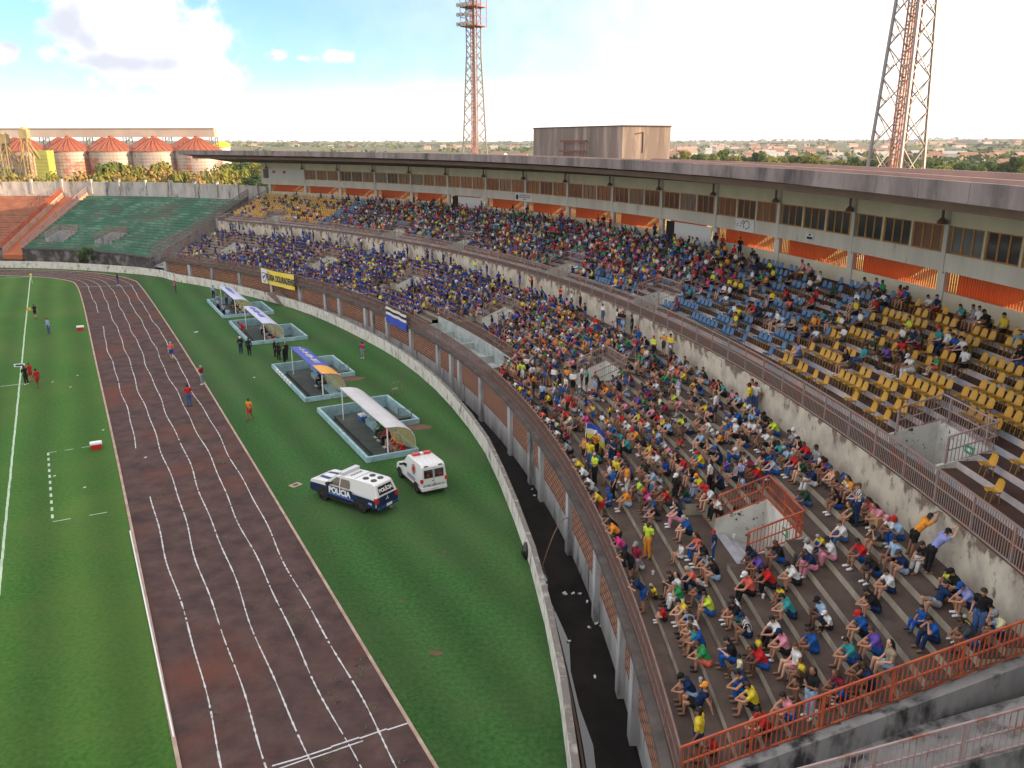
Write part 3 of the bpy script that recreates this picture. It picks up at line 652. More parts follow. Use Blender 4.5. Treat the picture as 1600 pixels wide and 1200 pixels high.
for j, (c, w) in enumerate(GV):
    mb = MB(); r0_v, r1_v = ER + RD * 3, ER + RD * 7; z0_, z1_ = 2.8 + RH * 3, 2.8 + RH * 6
    for s_ in (-1, 1): earc(mb, r0_v, r1_v, c + s_ * w - .12, c + s_ * w + .12, z0_ - 2.2, z0_ + .1, z0_ - 2.2, z1_ + .1)
    earc(mb, r1_v - .15, r1_v, c - w, c + w, z0_ - 2.2, z1_ + .1); st = mb.build('stairwell', plaster, ge)
    mb = MB(); mb.face([pe(r0_v, c - w, z0_ - 1.2), pe(r1_v, c - w, z0_ - 2.0), pe(r1_v, c + w, z0_ - 2.0), pe(r0_v, c + w, z0_ - 1.2)]); mb.build('stairs', stair_f, st)
    mb = MB(); earc(mb, r1_v - .18, r1_v - .155, c - 1.6, c - .6, z0_ - 2, z0_ - .1); mb.build('doorway', MATS['dark_doorway'], st)
    P = [pe(r0_v, c + w), pe(r1_v, c + w), pe(r1_v, c), pe(r1_v, c - w), pe(r0_v, c - w)]
    fence('stairwell_railing', [xy(p) for p in P], [z0_ + .1, z1_ + .1, z1_ + .1, z1_ + .1, z0_ + .1], 1., (rail_pink, rail_pink) if j == 0 else (rail_grey, rail_grey), 'sunlit pink railing round the left stairwell of the green end stand' if j == 0 else 'grey railing round the right stairwell of the green end stand', bars=.2, bw=.04)
tr, rs = MB(), MB(); efan(tr, rs, lambda k: 88.6, lambda k: 130)
re_ = tag(tr.build('red_end_stand', red_t), 'empty red terraced end stand at the far left', 'stand'); rs.build('riser', mat('red_riser', (.34, .17, .11), .92, (.24, .10, .07), .6), re_)
mb = MB(); earc(mb, ER - .1, ER + .3, 88.6, 130, -1.2, 2.79); mb.build('front_wall', MATS['black_mouldy_wall'], re_)
# ramp between the red and the green stand
mb = MB(); zt = 2.8 + RH * NR
orange_r = mat('orange_ramp_paint', (.40, .12, .055), .9, (.30, .10, .05), .5)
earc(mb, ER - .3, ER + RD * NR, 84.15, 88.5, .8, 1.6, zt - 2, zt - .6); rp = tag(mb.build('access_ramp', orange_r), 'orange access ramp rising between the red and the green end stands', 'ramp')
mb = MB()
for a in (84.15, 88.35): earc(mb, ER, ER + RD * NR, a, a + .2, .8, 2.8, zt - 2, zt + .35)
mb.build('parapet', mat('peach_parapet', (.50, .34, .26), .9, (.36, .22, .16), 1), rp)
for a, l_ in ((84.25, 'right'), (88.45, 'left')):
    fence('ramp_railing', [xy(pe(ER + RD * NR * i / 3, a)) for i in range(4)], [2.8 + (zt + .3 - 2.8) * i / 3 for i in range(4)], 1., (rail_pink, rail_pink) if l_ == 'right' else (rail_red, rail_red), l_ + ' hand railing of the orange ramp between the end stands', bars=.22, bw=.05)
# wall behind the end stands
RB = ER + RD * NR
mb = MB(); earc(mb, RB, RB + .3, 47, 130, -1.2, zt + 2.25)
endw = mat('lichen_wall', (.46, .44, .42), .92, (.30, .285, .27), .5, 9, .42, .66, stretch=(1, 1, .3), c3=(.11, .10, .095), scale3=.8, lo3=.54, hi3=.68)
ew = tag(mb.build('end_wall', endw), 'long pale lichen stained concrete wall along the top of the end stands', 'wall')
mb = MB()
for i in range(17): earc(mb, RB - .22, RB + .35, 49 + i * 4.9, 49 + i * 4.9 + .35, zt, zt + 2.7)
mb.build('buttress', endw, ew)
# passage between the main stand and the green end
mb = MB(); n = 8
for i in range(n):
    def L_(f): return pol(R0 + (148 - R0) * f, TE + .2)
    def G_(f): return pe(ER + (RB - ER) * f, 47 + 5 * f - .2)
    f0, f1 = i / n, (i + 1) / n
    mb.face([L_(f0) + Vector((0, 0, 1.4 + 7 * f0)), L_(f1) + Vector((0, 0, 1.4 + 7 * f1)), G_(f1) + Vector((0, 0, 1.4 + 7 * f1)), G_(f0) + Vector((0, 0, 1.4 + 7 * f0))])
    for P_ in (L_, G_): mb.face([P_(f0) + Vector((0, 0, -1.2)), P_(f1) + Vector((0, 0, -1.2)), P_(f1) + Vector((0, 0, 2.9 + 8 * f1)), P_(f0) + Vector((0, 0, 2.9 + 8 * f0))])
tag(mb.build('access_ramp', stainwall), 'grey access ramp between the main grandstand and the green end stand', 'ramp')
fence('ramp_railing', [xy(L_(i / 6)) for i in range(7)], [2.9 + 8.2 * i / 6 for i in range(7)], 1.2, (rail_grey, rail_grey), 'grey sloping railing at the far end of the main grandstand', bars=.2, bw=.05)
fence('ramp_railing', [xy(G_(i / 6)) for i in range(7)], [2.9 + 8. * i / 6 for i in range(7)], 1.2, (rail_grey, rail_grey), 'grey sloping railing along the right edge of the green end stand', bars=.2, bw=.05)

# ------------------------------------------------------------------ silos
def farp(px, Y, z=0.):
    d = cam_ray(px, 222); k = Y / d.y; return Vector((d.x * k, Y, z))
def zat(py, Y): return CAM_H + (222 - py) / F_PX * Y * 1.0
GZ = -1.3
silo_w = mat('weathered_silo_steel', (.42, .36, .32), .55, (.34, .27, .23), .22, 6, .42, .66, stretch=(1, 1, 1), metal=.25, c3=(.36, .15, .10), scale3=.16, lo3=.53, hi3=.60)
silo_r = mat('red_silo_roof', (.34, .095, .045), .6, (.25, .08, .04), .6, 5)
SORD = ['leftmost', 'second', 'third', 'fourth', 'rightmost']
def silo(px, Y, r, label, group):
    c = farp(px, Y)
    mb = MB(); n = 40
    prof = []
    z = GZ
    while z < 17.3: prof += [(r, z), (r + .05, z + .5)]; z += 1.0
    mb.lathe(prof + [(r, 17.4)], c, n); s = tag(mb.build('grain_silo', silo_w), label, 'silo', group)
    mb = MB(); mb.lathe([(r + .35, 17.25), (r * .5, 19.4), (.8, 21.3), (.7, 21.9), (0, 22.0)], c, n)
    rf = mb.build('roof', silo_r, s)
    mb = MB()
    for k in range(24):
        a = 2 * math.pi * k / 24; u = Vector((math.cos(a), math.sin(a), 0)); mb.bar(c + u * (r + .3) + Vector((0, 0, 17.42)), c + u * .9 + Vector((0, 0, 21.4)), .16, .12)
    mb.build('roof_rib', mat('pale_red_rib', (.36, .115, .075), .6), rf)
    return s
for i, px in enumerate((38, 107, 174, 241, 308)):
    silo(px, 268 + i * 2, 7.1, 'large rusty grain silo with red conical roof, %s of the five in front' % SORD[i], 'front row grain silos')
for i, px in enumerate((24, 93, 162, 228, 290)):
    silo(px, 296 + i * 2, 7.1, 'grain silo with only its red roof showing, %s of the five behind' % SORD[i], 'rear row grain silos')
mb = MB(); a, b = farp(-120, 286), farp(338, 288)
a.z, b.z = 22.75, 22.95; mb.bar(a, b, 3., 2.6)
gal = tag(mb.build('conveyor_gallery', mat('pale_sheet_metal', (.50, .42, .36), .6, (.40, .33, .28), .1, 4)), 'long enclosed conveyor gallery running above the red roofed silos', 'gallery')
mb = MB(); mb.bar(a + Vector((0, 0, 1.45)), b + Vector((0, 0, 1.45)), 3.5, .3); mb.build('roof', mat('gallery_roof', (.36, .31, .28), .7), gal)
for px in (-60, 8, 70, 138, 200, 262, 334):
    mb = MB(); p = farp(px, 287)
    for s_ in (-1.4, 1.4):
        for t in (-1.1, 1.1): mb.bar(p + Vector((s_, t, GZ)), p + Vector((s_ * .7, t, 21.7)), .22)
    for z in (14, 17, 19.5): mb.bar(p + Vector((-1.3, 0, z)), p + Vector((1.2, 0, z + 2)), .15)
    mb.build('trestle', steel, gal)
elev_y = mat('yellowed_steel', (.42, .34, .16), .6, (.30, .22, .12), .4)
for j, (px, Y, zt_) in enumerate(((40, 255, 23.6), (6, 256, 22.2))):
    p = farp(px, Y); mb = MB()
    for s_ in (-.9, .9):
        for t in (-.9, .9): mb.bar(p + Vector((s_, t, GZ)), p + Vector((s_, t, zt_ - 2.5)), .25)
    for k in range(9):
        z = 1 + k * 2.2; mb.bar(p + Vector((-.9, -.9, z)), p + Vector((.9, -.9, z + 2.2)), .14); mb.bar(p + Vector((.9, .9, z)), p + Vector((.9, -.9, z + 2.2)), .14)
    for dx in (-6.5, 7.5, 4): mb.bar(p + Vector((0, 0, zt_ - 2)), p + Vector((dx, 3, 6)), .45)
    e = tag(mb.build('bucket_elevator', elev_y), ('taller' if j == 0 else 'shorter') + ' yellow bucket elevator tower with braced legs in front of the silos', 'elevator')
    mb = MB(); mb.box(p.x - 1.2, p.x + 1.2, p.y - 1, p.y + 1, zt_ - 2.6, zt_); mb.lathe([(1.2, zt_), (.7, zt_ + .6), (0, zt_ + .7)], (p.x, p.y, 0), 12); mb.build('head_housing', elev_y, e)
p = farp(66, 258); mb = MB(); mb.box(p.x - 1.9, p.x + 1.9, p.y - 2, p.y + 2, GZ, 17.6); sh_ = tag(mb.build('dryer_tower', mat('lime_sheet', (.36, .38, .09), .6, (.30, .30, .08), .3)), 'lime green sheet clad dryer tower between the first two silos', 'tower')
mb = MB()
for z in range(1, 17): mb.box(p.x - 1.93, p.x + 1.93, p.y - 2.03, p.y - 2.0, z, z + .12)
mb.build('band', mat('lime_band', (.22, .22, .06), .7), sh_)
p = farp(346, 330); mb = MB(); mb.lathe([(3.0, GZ), (3.0, 18.2)], p, 20); dm = tag(mb.build('domed_tank', mat('white_drum', (.6, .58, .54), .7)), 'small tank with bright yellow dome just right of the silos', 'tank')
mb = MB(); mb.lathe([(3.4, 18.2), (2.8, 19.3), (1.5, 20.1), (0, 20.4)], p, 20); mb.build('dome', mat('yellow_dome', (.75, .55, .03), .5), dm)

# ------------------------------------------------------------------ trees
LEAF = [mat('leaf_dark', (.030, .062, .014), .8, spec=.2), mat('leaf_mid', (.080, .118, .022), .8, spec=.2), mat('leaf_light', (.155, .165, .032), .8, spec=.2), mat('leaf_dry', (.27, .19, .065), .85, spec=.2)]
def crown(seed, h, cr, n, leaf, cols, squash=.75, base=.3):
    r_ = random.Random(seed); mb = MB(); cl = []
    for i in range(int(9 + cr)):
        a, rr_, z = r_.uniform(0, 6.283), cr * math.sqrt(r_.random()) * .78, r_.uniform(base, .88)
        rr_ *= (1.15 - .75 * max(0, z - .45) / .45)
        cl.append((Vector((rr_ * math.cos(a), rr_ * math.sin(a), h * z)), cr * r_.uniform(.26, .46), r_.choice(cols)))
    for i in range(n):
        c, s, m = r_.choice(cl); v = Vector((r_.gauss(0, 1), r_.gauss(0, 1), r_.gauss(0, 1))).normalized() * s * r_.uniform(.55, 1.05); v.z *= squash
        p = c + v; nn = (v.normalized() + Vector((r_.uniform(-.7, .7), r_.uniform(-.7, .7), r_.uniform(-.2, .9)))).normalized(); t = nn.orthogonal().normalized(); t.rotate(Matrix.Rotation(r_.uniform(0, 6.28), 3, nn)); b = nn.cross(t); l = leaf * r_.uniform(.6, 1.3)
        mb.m = m; mb.face([p - t * l - b * l * .55, p + t * l * .2 - b * l * .8, p + t * l + b * l * .5, p - t * l * .3 + b * l * .8])
    return mb, cl
TREEV = {}
def tree_meshes(key):
    if key in TREEV: return TREEV[key]
    kind, sd_ = key
    if kind == 'dense': h, cr, n, lf, cols = 12, 5.2, 3600, .33, [0, 0, 1]
    elif kind == 'light': h, cr, n, lf, cols = 11, 5.0, 3200, .31, [1, 2, 2]
    elif kind == 'bush': h, cr, n, lf, cols = 7, 4.2, 3000, .25, [1, 2, 2, 3]
    elif kind == 'dry': h, cr, n, lf, cols = 5, 4.6, 2600, .23, [3, 3, 2]
    mb, cl = crown(sd_, h, cr, n, lf, cols, base=.12 if kind in ('bush', 'dry') else .34)
    mt = MB(); mt.tube((0, 0, 0), (0, 0, h * .45), .32, .2, 7)
    for c, s, m in cl[:7]: mt.tube((0, 0, h * .3), c, .14, .05, 5)
    TREEV[key] = (mb.mesh('crown'), mt.mesh('trunk')); return TREEV[key]
def tree(p, kind, seed, s, label, group, sz=None):
    a, b = tree_meshes((kind, seed)); e = empty('tree' if kind in ('dense', 'light') else 'bush', p, rnd.uniform(0, 6.28)); e.scale = (s, s, sz or s)
    tag(e, label, 'tree' if kind in ('dense', 'light') else 'bush', group); link('crown', a, LEAF, e); link('trunk', b, tree_trunk, e); return e
NUM = ['first', 'second', 'third', 'fourth', 'fifth', 'sixth', 'seventh', 'eighth', 'ninth', 'tenth', 'eleventh', 'twelfth', 'thirteenth', 'fourteenth', 'fifteenth', 'sixteenth', 'seventeenth', 'eighteenth', 'nineteenth', 'twentieth']
TENS = ['', '', 'twenty', 'thirty', 'forty', 'fifty', 'sixty', 'seventy', 'eighty', 'ninety']
TENTH = ['', '', 'twentieth', 'thirtieth', 'fortieth', 'fiftieth', 'sixtieth', 'seventieth', 'eightieth', 'ninetieth']
def nth(i):
    if i <= 20: return NUM[i - 1]
    if i >= 100: return 'hundredth' if i == 100 else ('hundred and ' + nth(i - 100))
    return TENTH[i // 10] if i % 10 == 0 else TENS[i // 10] + '-' + NUM[i % 10 - 1]
for i, (px, py, Y, kind) in enumerate(((128, 262, 212, 'bush'), (176, 262, 205, 'bush'), (200, 252, 225, 'bush'), (228, 258, 208, 'bush'), (252, 256, 212, 'bush'), (276, 262, 204, 'bush'), (304, 266, 202, 'bush'), (334, 262, 215, 'bush'), (150, 272, 195, 'dry'), (195, 272, 195, 'dry'), (232, 272, 194, 'bush'), (45, 272, 196, 'bush'), (-8, 270, 190, 'dry'), (22, 267, 195, 'bush'), (62, 276, 200, 'dry'), (97, 270, 200, 'bush'), (142, 268, 205, 'dry'), (163, 249, 222, 'dense'), (188, 259, 205, 'bush'), (216, 262, 200, 'dry'), (241, 249, 215, 'light'), (262, 262, 205, 'bush'), (290, 270, 200, 'light'), (318, 273, 196, 'dry'), (352, 270, 200, 'dry'), (348, 243, 265, 'light'), (368, 258, 240, 'bush'), (372, 248, 300, 'dense'), (391, 262, 230, 'dense'), (400, 250, 330, 'light'))):
    ztop = zat(py, Y); H_ = {'dense': 12, 'light': 11, 'bush': 7, 'dry': 5}[kind]; sz = max(.6, (ztop - GZ) / (H_ * 1.0)); s = {'dense': 1.25, 'light': 1.1, 'bush': 1.2, 'dry': 1.35}[kind]
    tree(farp(px, Y, GZ), kind, i % 3, s, '%s %s behind the end wall below the silos, %s from the left' % ({'dense': 'dark green', 'light': 'fresh green', 'bush': 'yellow green', 'dry': 'dry tan'}[kind], 'tree' if kind in ('dense', 'light') else 'bush', nth(i + 1)), 'trees and bushes behind the end wall', sz)
RT = [(1036, 240, 420), (1052, 236, 430), (1072, 233, 440), (1092, 236, 410), (1110, 233, 430), (1130, 231, 440), (1150, 238, 400), (1168, 236, 430), (1188, 234, 420), (1206, 240, 380), (1226, 238, 430), (1246, 240, 400), (1268, 236, 380), (1290, 243, 420), (1312, 246, 400), (1338, 240, 380), (1362, 242, 400), (1384, 244, 360), (1404, 246, 380), (1430, 247, 360), (1462, 246, 340), (1490, 250, 360), (1512, 246, 350), (1534, 254, 330), (1552, 247, 350), (1578, 244, 360), (1596, 240, 350), (1620, 244, 340)]
for i, (px, py, Y) in enumerate(RT):
    kind = 'dense' if rnd.random() < .6 else 'light'; sz = (zat(py, Y) - GZ) / (12 if kind == 'dense' else 11); s = rnd.uniform(.95, 1.3)
    tree(farp(px, Y, GZ), kind, i % 3, s, '%s leafy tree beyond the stand roof, %s to the right of the roof room' % ('dark' if kind == 'dense' else 'bright green', nth(i + 1)), 'trees beyond the stand roof', sz)
tree(Vector((-69.2, 135.2, 0)), 'dense', 1, .27, 'small dark green shrub against the whitewashed wall by the track bend', None, .34)
# palm
p = farp(1478, 330, GZ); e = tag(empty('palm_tree', p), 'palm tree with spreading fronds right of the near floodlight tower', 'tree')
mb = MB(); mb.tube((0, 0, 0), (.2, 0, 12.2), .3, .2, 8); mb.build('trunk', tree_trunk, e)
mb = MB()
for k in range(16):
    a = 6.283 * k / 16 + rnd.uniform(-.2, .2); L = rnd.uniform(3.2, 4.2); up_ = rnd.uniform(.2, 1.3); prev = Vector((.2, 0, 12.2))
    for j in range(1, 6):
        t = j / 5; q = Vector((.2 + math.cos(a) * L * t, math.sin(a) * L * t, 12.2 + up_ * 2 * t - 3.2 * t * t)); sd_ = Vector((-math.sin(a), math.cos(a), 0)) * .55 * (1 - .5 * t); mb.m = rnd.choice((1, 2))
        mb.face([prev, q, q + sd_ - Vector((0, 0, .35)), prev + sd_ - Vector((0, 0, .3))]); mb.face([prev, prev - sd_ - Vector((0, 0, .3)), q - sd_ - Vector((0, 0, .35)), q]); prev = q
mb.build('crown', LEAF, e)

# ------------------------------------------------------------------ town
roofs = [mat('clay_roof', (.30, .15, .10), .85, (.22, .12, .085), .8), mat('pale_tile_roof', (.42, .26, .19), .85), mat('grey_sheet_roof', (.38, .37, .36), .7)]
walls = [mat('white_house_wall', (.62, .60, .56), .9), mat('peach_house_wall', (.55, .40, .30), .9), mat('cream_house_wall', (.58, .52, .40), .9)]
def house_meshes(w, d, h):
    a = MB(); a.box(-w, w, -d, d, 0, h)
    for s_ in (-1, 1): a.face([(s_ * w, -d, h), (s_ * w, d, h), (s_ * w, 0, h + d * .38)])
    b = MB(); o = .5
    for s_ in (-1, 1):
        b.face([(-w - o, s_ * (d + o), h - .2), (w + o, s_ * (d + o), h - .2), (w + o, 0, h + d * .42), (-w - o, 0, h + d * .42)])
        b.face([(-w - o, s_ * (d + o), h - .05), (w + o, s_ * (d + o), h - .05), (w + o, 0, h + d * .42 + .15), (-w - o, 0, h + d * .42 + .15)])
    c = MB()
    for x in (-w * .5, w * .4): c.box(x - .6, x + .6, -d - .04, -d + .02, 1., 2.1)
    c.box(-.4, .5, -d - .05, -d + .02, 0, 2.1)
    return a.mesh('walls'), b.mesh('roof'), c.mesh('window')
HM = [house_meshes(6, 4.5, 3.4), house_meshes(9, 6, 4.2), house_meshes(5, 5, 3.2), house_meshes(13, 8, 5.5)]
HOUSES = []
for i in range(34):
    px = rnd.uniform(1030, 1640) if i < 18 else rnd.uniform(350, 840); Y = rnd.uniform(420, 1100) if i < 18 else rnd.uniform(380, 1100)
    HOUSES.append((px, Y))
HOUSES += [(1588, 240), (1542, 300), (1512, 330), (1312, 330), (1320, 480), (1505, 280), (664 * 1.0, 520), (716, 400)]
HOUSES.sort()
nr_, nl_ = 0, 0
for i, (px, Y) in enumerate(HOUSES):
    p = farp(px, Y); p.z = terr(p.x, p.y) - .2; k = rnd.randrange(4) if Y > 310 else 1; a, b, c = HM[k]
    e = empty('house', p, rnd.uniform(-.5, .5) + rnd.choice((0, 1.57))); wi, ri = rnd.randrange(3), rnd.choice((0, 0, 0, 1, 1, 2))
    if px < 900: nl_ += 1; lb = 'between the silos and the roof room, %s from the silos' % nth(nl_)
    else: nr_ += 1; lb = 'right of the roof room, %s along' % nth(nr_)
    tag(e, '%s roofed house %s' % (('red', 'pale', 'grey')[ri], lb), 'house', 'houses in the distant town')
    for nm, me, m in (('walls', a, walls[wi]), ('roof', b, roofs[ri]), ('window', c, pane_dark)):
        o = bpy.data.objects.new(nm, me); COL.objects.link(o); o.parent = e
        if not me.materials: me.materials.append(m)
        o.material_slots[0].link = 'OBJECT'; o.material_slots[0].material = m
# far woods and far town, too many and too small to count
mb = MB(); r_ = random.Random(11)
for i in range(5200):
    Y = 420 * (14 ** r_.random()); px = r_.uniform(300, 1700) if r_.random() < .8 else r_.uniform(-150, 1750); p = farp(px, Y); p.z = terr(p.x, p.y)
    if math.sin(p.x * .006 + 1) * math.sin(p.y * .0045) + .6 * math.sin(p.x * .0013 - p.y * .0011) + r_.uniform(-.8, .8) < .05: continue
    s = r_.uniform(3.2, 7) * (1 + Y / 6500.); mb.m = r_.choice((0, 0, 1, 1, 2))
    for k in range(9):
        v = Vector((r_.gauss(0, .55), r_.gauss(0, .55), r_.uniform(.15, .9))) * s; v.z *= .85; l = s * r_.uniform(.28, .5); a = r_.uniform(0, 3.14); t = Vector((math.cos(a), math.sin(a), r_.uniform(-.4, .4))); b = Vector((r_.uniform(-.4, .4), r_.uniform(-.4, .4), 1))
        mb.face([p + v - t * l - b * l * .4, p + v + t * l * .3 - b * l * .6, p + v + t * l + b * l * .4, p + v - t * l * .4 + b * l * .6])
tag(mb.build('distant_woods', LEAF), 'distant scattered woods and hedges fading towards the hills', 'woods', kind='stuff')
mb = MB()
for i in range(380):
    Y = 900 * (4.2 ** r_.random()); px = r_.uniform(1030, 1660) if r_.random() < .7 else r_.uniform(340, 830); p = farp(px, Y); p.z = terr(p.x, p.y)
    if math.sin(p.x * .004) + math.sin(p.y * .003 + 1) + r_.uniform(-1, 1) < .2: continue
    w, d, h = r_.uniform(5, 12), r_.uniform(5, 10), r_.uniform(3, 6.5); mb.m = r_.randrange(3); mb.box(p.x - w, p.x + w, p.y - d, p.y + d, p.z - 3, p.z + h)
    mb.m = 3 + r_.choice((0, 0, 1, 2)); o = .4
    for s_ in (-1, 1): mb.face([(p.x - w - o, p.y + s_ * (d + o), p.z + h), (p.x + w + o, p.y + s_ * (d + o), p.z + h), (p.x + w + o, p.y, p.z + h + d * .4), (p.x - w - o, p.y, p.z + h + d * .4)])
tag(mb.build('distant_town', walls + roofs), 'distant low town of pale houses spread over the hillside', 'town', kind='stuff')

# ------------------------------------------------------------------ floodlight towers
lamp_dark = mat('floodlight_housing', (.20, .14, .13), .5); lamp_face = mat('floodlight_glass', (.45, .45, .43), .15, spec=.8)
def flood_tower(px, Y, rot, label, head):
    p = farp(px, Y, GZ); e = tag(empty('floodlight_tower', p, rot), label, 'floodlight tower'); ZB, ZT, ZH = 0, 33.0, 47
    def hw(z): return 1.95 + (.72 - 1.95) * min(1, z / ZT)
    for sx, sy in ((-1, -1), (1, -1), (1, 1), (-1, 1)):
        mb = MB(); mb.bar((sx * hw(0), sy * hw(0), 0), (sx * hw(ZT), sy * hw(ZT), ZT), .16); mb.bar((sx * hw(ZT), sy * hw(ZT), ZT), (sx * hw(ZT), sy * hw(ZT), ZH), .13); mb.build('leg', steel, e)
    mb = MB(); zs = [0]
    while zs[-1] < ZH - 1: zs.append(min(ZH, zs[-1] + hw(zs[-1]) * 1.9))
    for za, zb_ in zip(zs, zs[1:]):
        zm = (za + zb_) / 2
        for (ax, ay), (bx, by) in (((-1, -1), (1, -1)), ((1, -1), (1, 1)), ((1, 1), (-1, 1)), ((-1, 1), (-1, -1))):
            A0, A1, B0, B1 = (Vector((x * hw(z), y * hw(z), z)) for x, y, z in ((ax, ay, za), (ax, ay, zb_), (bx, by, za), (bx, by, zb_)))
            mb.bar(A0, B1, .06); mb.bar(B0, A1, .06); M = (A0 + B1 + B0 + A1) / 4
            mb.bar((A0 + A1) / 2, (A0 + M) / 2, .05); mb.bar((B0 + B1) / 2, (B0 + M) / 2, .05)
    mb.build('bracing', steel, e)
    mb = MB()
    for x, y in ((-.3, -.3), (.3, -.3), (.3, .3), (-.3, .3)): mb.bar((x, y, 0), (x, y, ZH), .08)
    z = .3
    while z < ZH: mb.bar((-.3, -.3, z), (.3, -.3, z), .04); mb.bar((.3, -.3, z), (.3, .3, z + .3), .04); mb.bar((-.3, -.3, z), (-.3, .3, z + .3), .04); z += .45
    mb.build('ladder_shaft', steel_red, e)
    mb = MB()
    for k in range(5):
        z = 36.6 + k * 2.45; mb.box(-1.45, 1.45, -1.1, 1.1, z, z + .14)
        for x in (-1.45, 1.45):
            for y in (-1.1, 1.1): mb.bar((x, y, z), (x, y, z + 2.45), .06)
        for zz in (.6, 1.2): mb.bar((-1.45, -1.1, z + zz), (1.45, -1.1, z + zz), .05); mb.bar((1.45, -1.1, z + zz), (1.45, 1.1, z + zz), .05); mb.bar((-1.45, -1.1, z + zz), (-1.45, 1.1, z + zz), .05)
    pf = mb.build('platform', steel_red, e)
    if head:
        lm = MB(); lm.m = 0; lm.tube((0, -.28, 0), (0, .2, -.06), .29, .13, 12); lm.m = 1; lm.tube((0, -.32, 0), (0, -.282, 0), .265, .265, 12); lme = lm.mesh('floodlight')
        for k in range(10):
            for x in (-1.5, -.85, -.2, .45):
                o = link('floodlight', lme, [lamp_dark, lamp_face], e); o.location = (x, -1.32, 36.95 + k * 1.22); o.rotation_euler = (R(14), 0, R(rnd.uniform(-14, 14)))
    return e
flood_tower(742, 124, R(-35), 'far steel lattice floodlight tower with red platforms and round lamps behind the stand', True)
flood_tower(1404, 57, R(-60), 'near tall steel lattice floodlight tower rising behind the stand roof', True)

# ------------------------------------------------------------------ haze
mb = MB(); mb.box(-9600, 9600, -9600, 9600, -60, 72)
hz = bpy.data.materials.new('haze_air'); hz.use_nodes = True; hz.node_tree.nodes.remove(hz.node_tree.nodes['Principled BSDF'])
pv = hz.node_tree.nodes.new('ShaderNodeVolumePrincipled'); pv.inputs['Density'].default_value = .75e-4; pv.inputs['Color'].default_value = (.80, .88, 1, 1); pv.inputs['Density Attribute'].default_value = ''
hz.node_tree.links.new(pv.outputs[0], hz.node_tree.nodes['Material Output'].inputs['Volume'])
tag(mb.build('haze', hz, merge=True), kind='stuff')
# ------------------------------------------------------------------ people: poses
def J(**k): return {a: Vector(b) for a, b in k.items()}
def sym(d, **k):
    for a, b in k.items(): d[a + 'L'] = Vector((-b[0], b[1], b[2])); d[a + 'R'] = Vector(b)
    return d
def sit(torso, arms, legs):
    T = {'lean': J(pel=(0, .02, .12), spi=(0, .07, .33), che=(0, .15, .50), nec=(0, .22, .64), hea=(0, .30, .775)),
         'up': J(pel=(0, .02, .12), spi=(0, .0, .35), che=(0, .02, .54), nec=(0, .05, .70), hea=(0, .09, .85)),
         'low': J(pel=(0, .02, .12), spi=(0, .12, .32), che=(0, .23, .47), nec=(0, .32, .60), hea=(0, .42, .72)),
         'back': J(pel=(0, .02, .12), spi=(0, -.09, .32), che=(0, -.18, .49), nec=(0, -.22, .64), hea=(0, -.19, .79))}[torso]
    c = T['che']; sym(T, sho=(.175, c.y, c.z + .06)); s = T['shoR']
    A = {'knees': dict(elb=(.22, s.y + .22, s.z - .24), wri=(.09, s.y + .38, s.z - .30)), 'lap': dict(elb=(.23, s.y + .06, s.z - .27), wri=(.10, s.y + .25, s.z - .33)),
         'prop': dict(elb=(.27, s.y - .17, s.z - .25), wri=(.29, s.y - .25, .04)), 'face': dict(elb=(.20, s.y + .24, s.z - .16), wri=(.06, s.y + .20, s.z + .06)),
         'phone': dict(elb=(.21, s.y + .10, s.z - .26), wri=(.05, s.y + .30, s.z - .17))}[arms]
    sym(T, **A)
    G = {'step': dict(kne=(.13, .43, .25), ank=(.13, .50, -.20)), 'step2': dict(kne=(.16, .42, .24), ank=(.10, .42, -.20)), 'hug': dict(kne=(.10, .36, .36), ank=(.10, .42, -.06)), 'long': dict(kne=(.11, .45, .15), ank=(.10, .84, -.12)),
         'chair': dict(kne=(.12, .45, .12), ank=(.12, .47, -.33)), 'chair2': dict(kne=(.15, .44, .14), ank=(.10, .60, -.30))}[legs]
    sym(T, hip=(.085, .03, .11), **G); a = T['ankR']; sym(T, toe=(a.x + .02, a.y + .15, a.z - .035)); T['upv'] = (T['hea'] - T['nec']).normalized(); return T
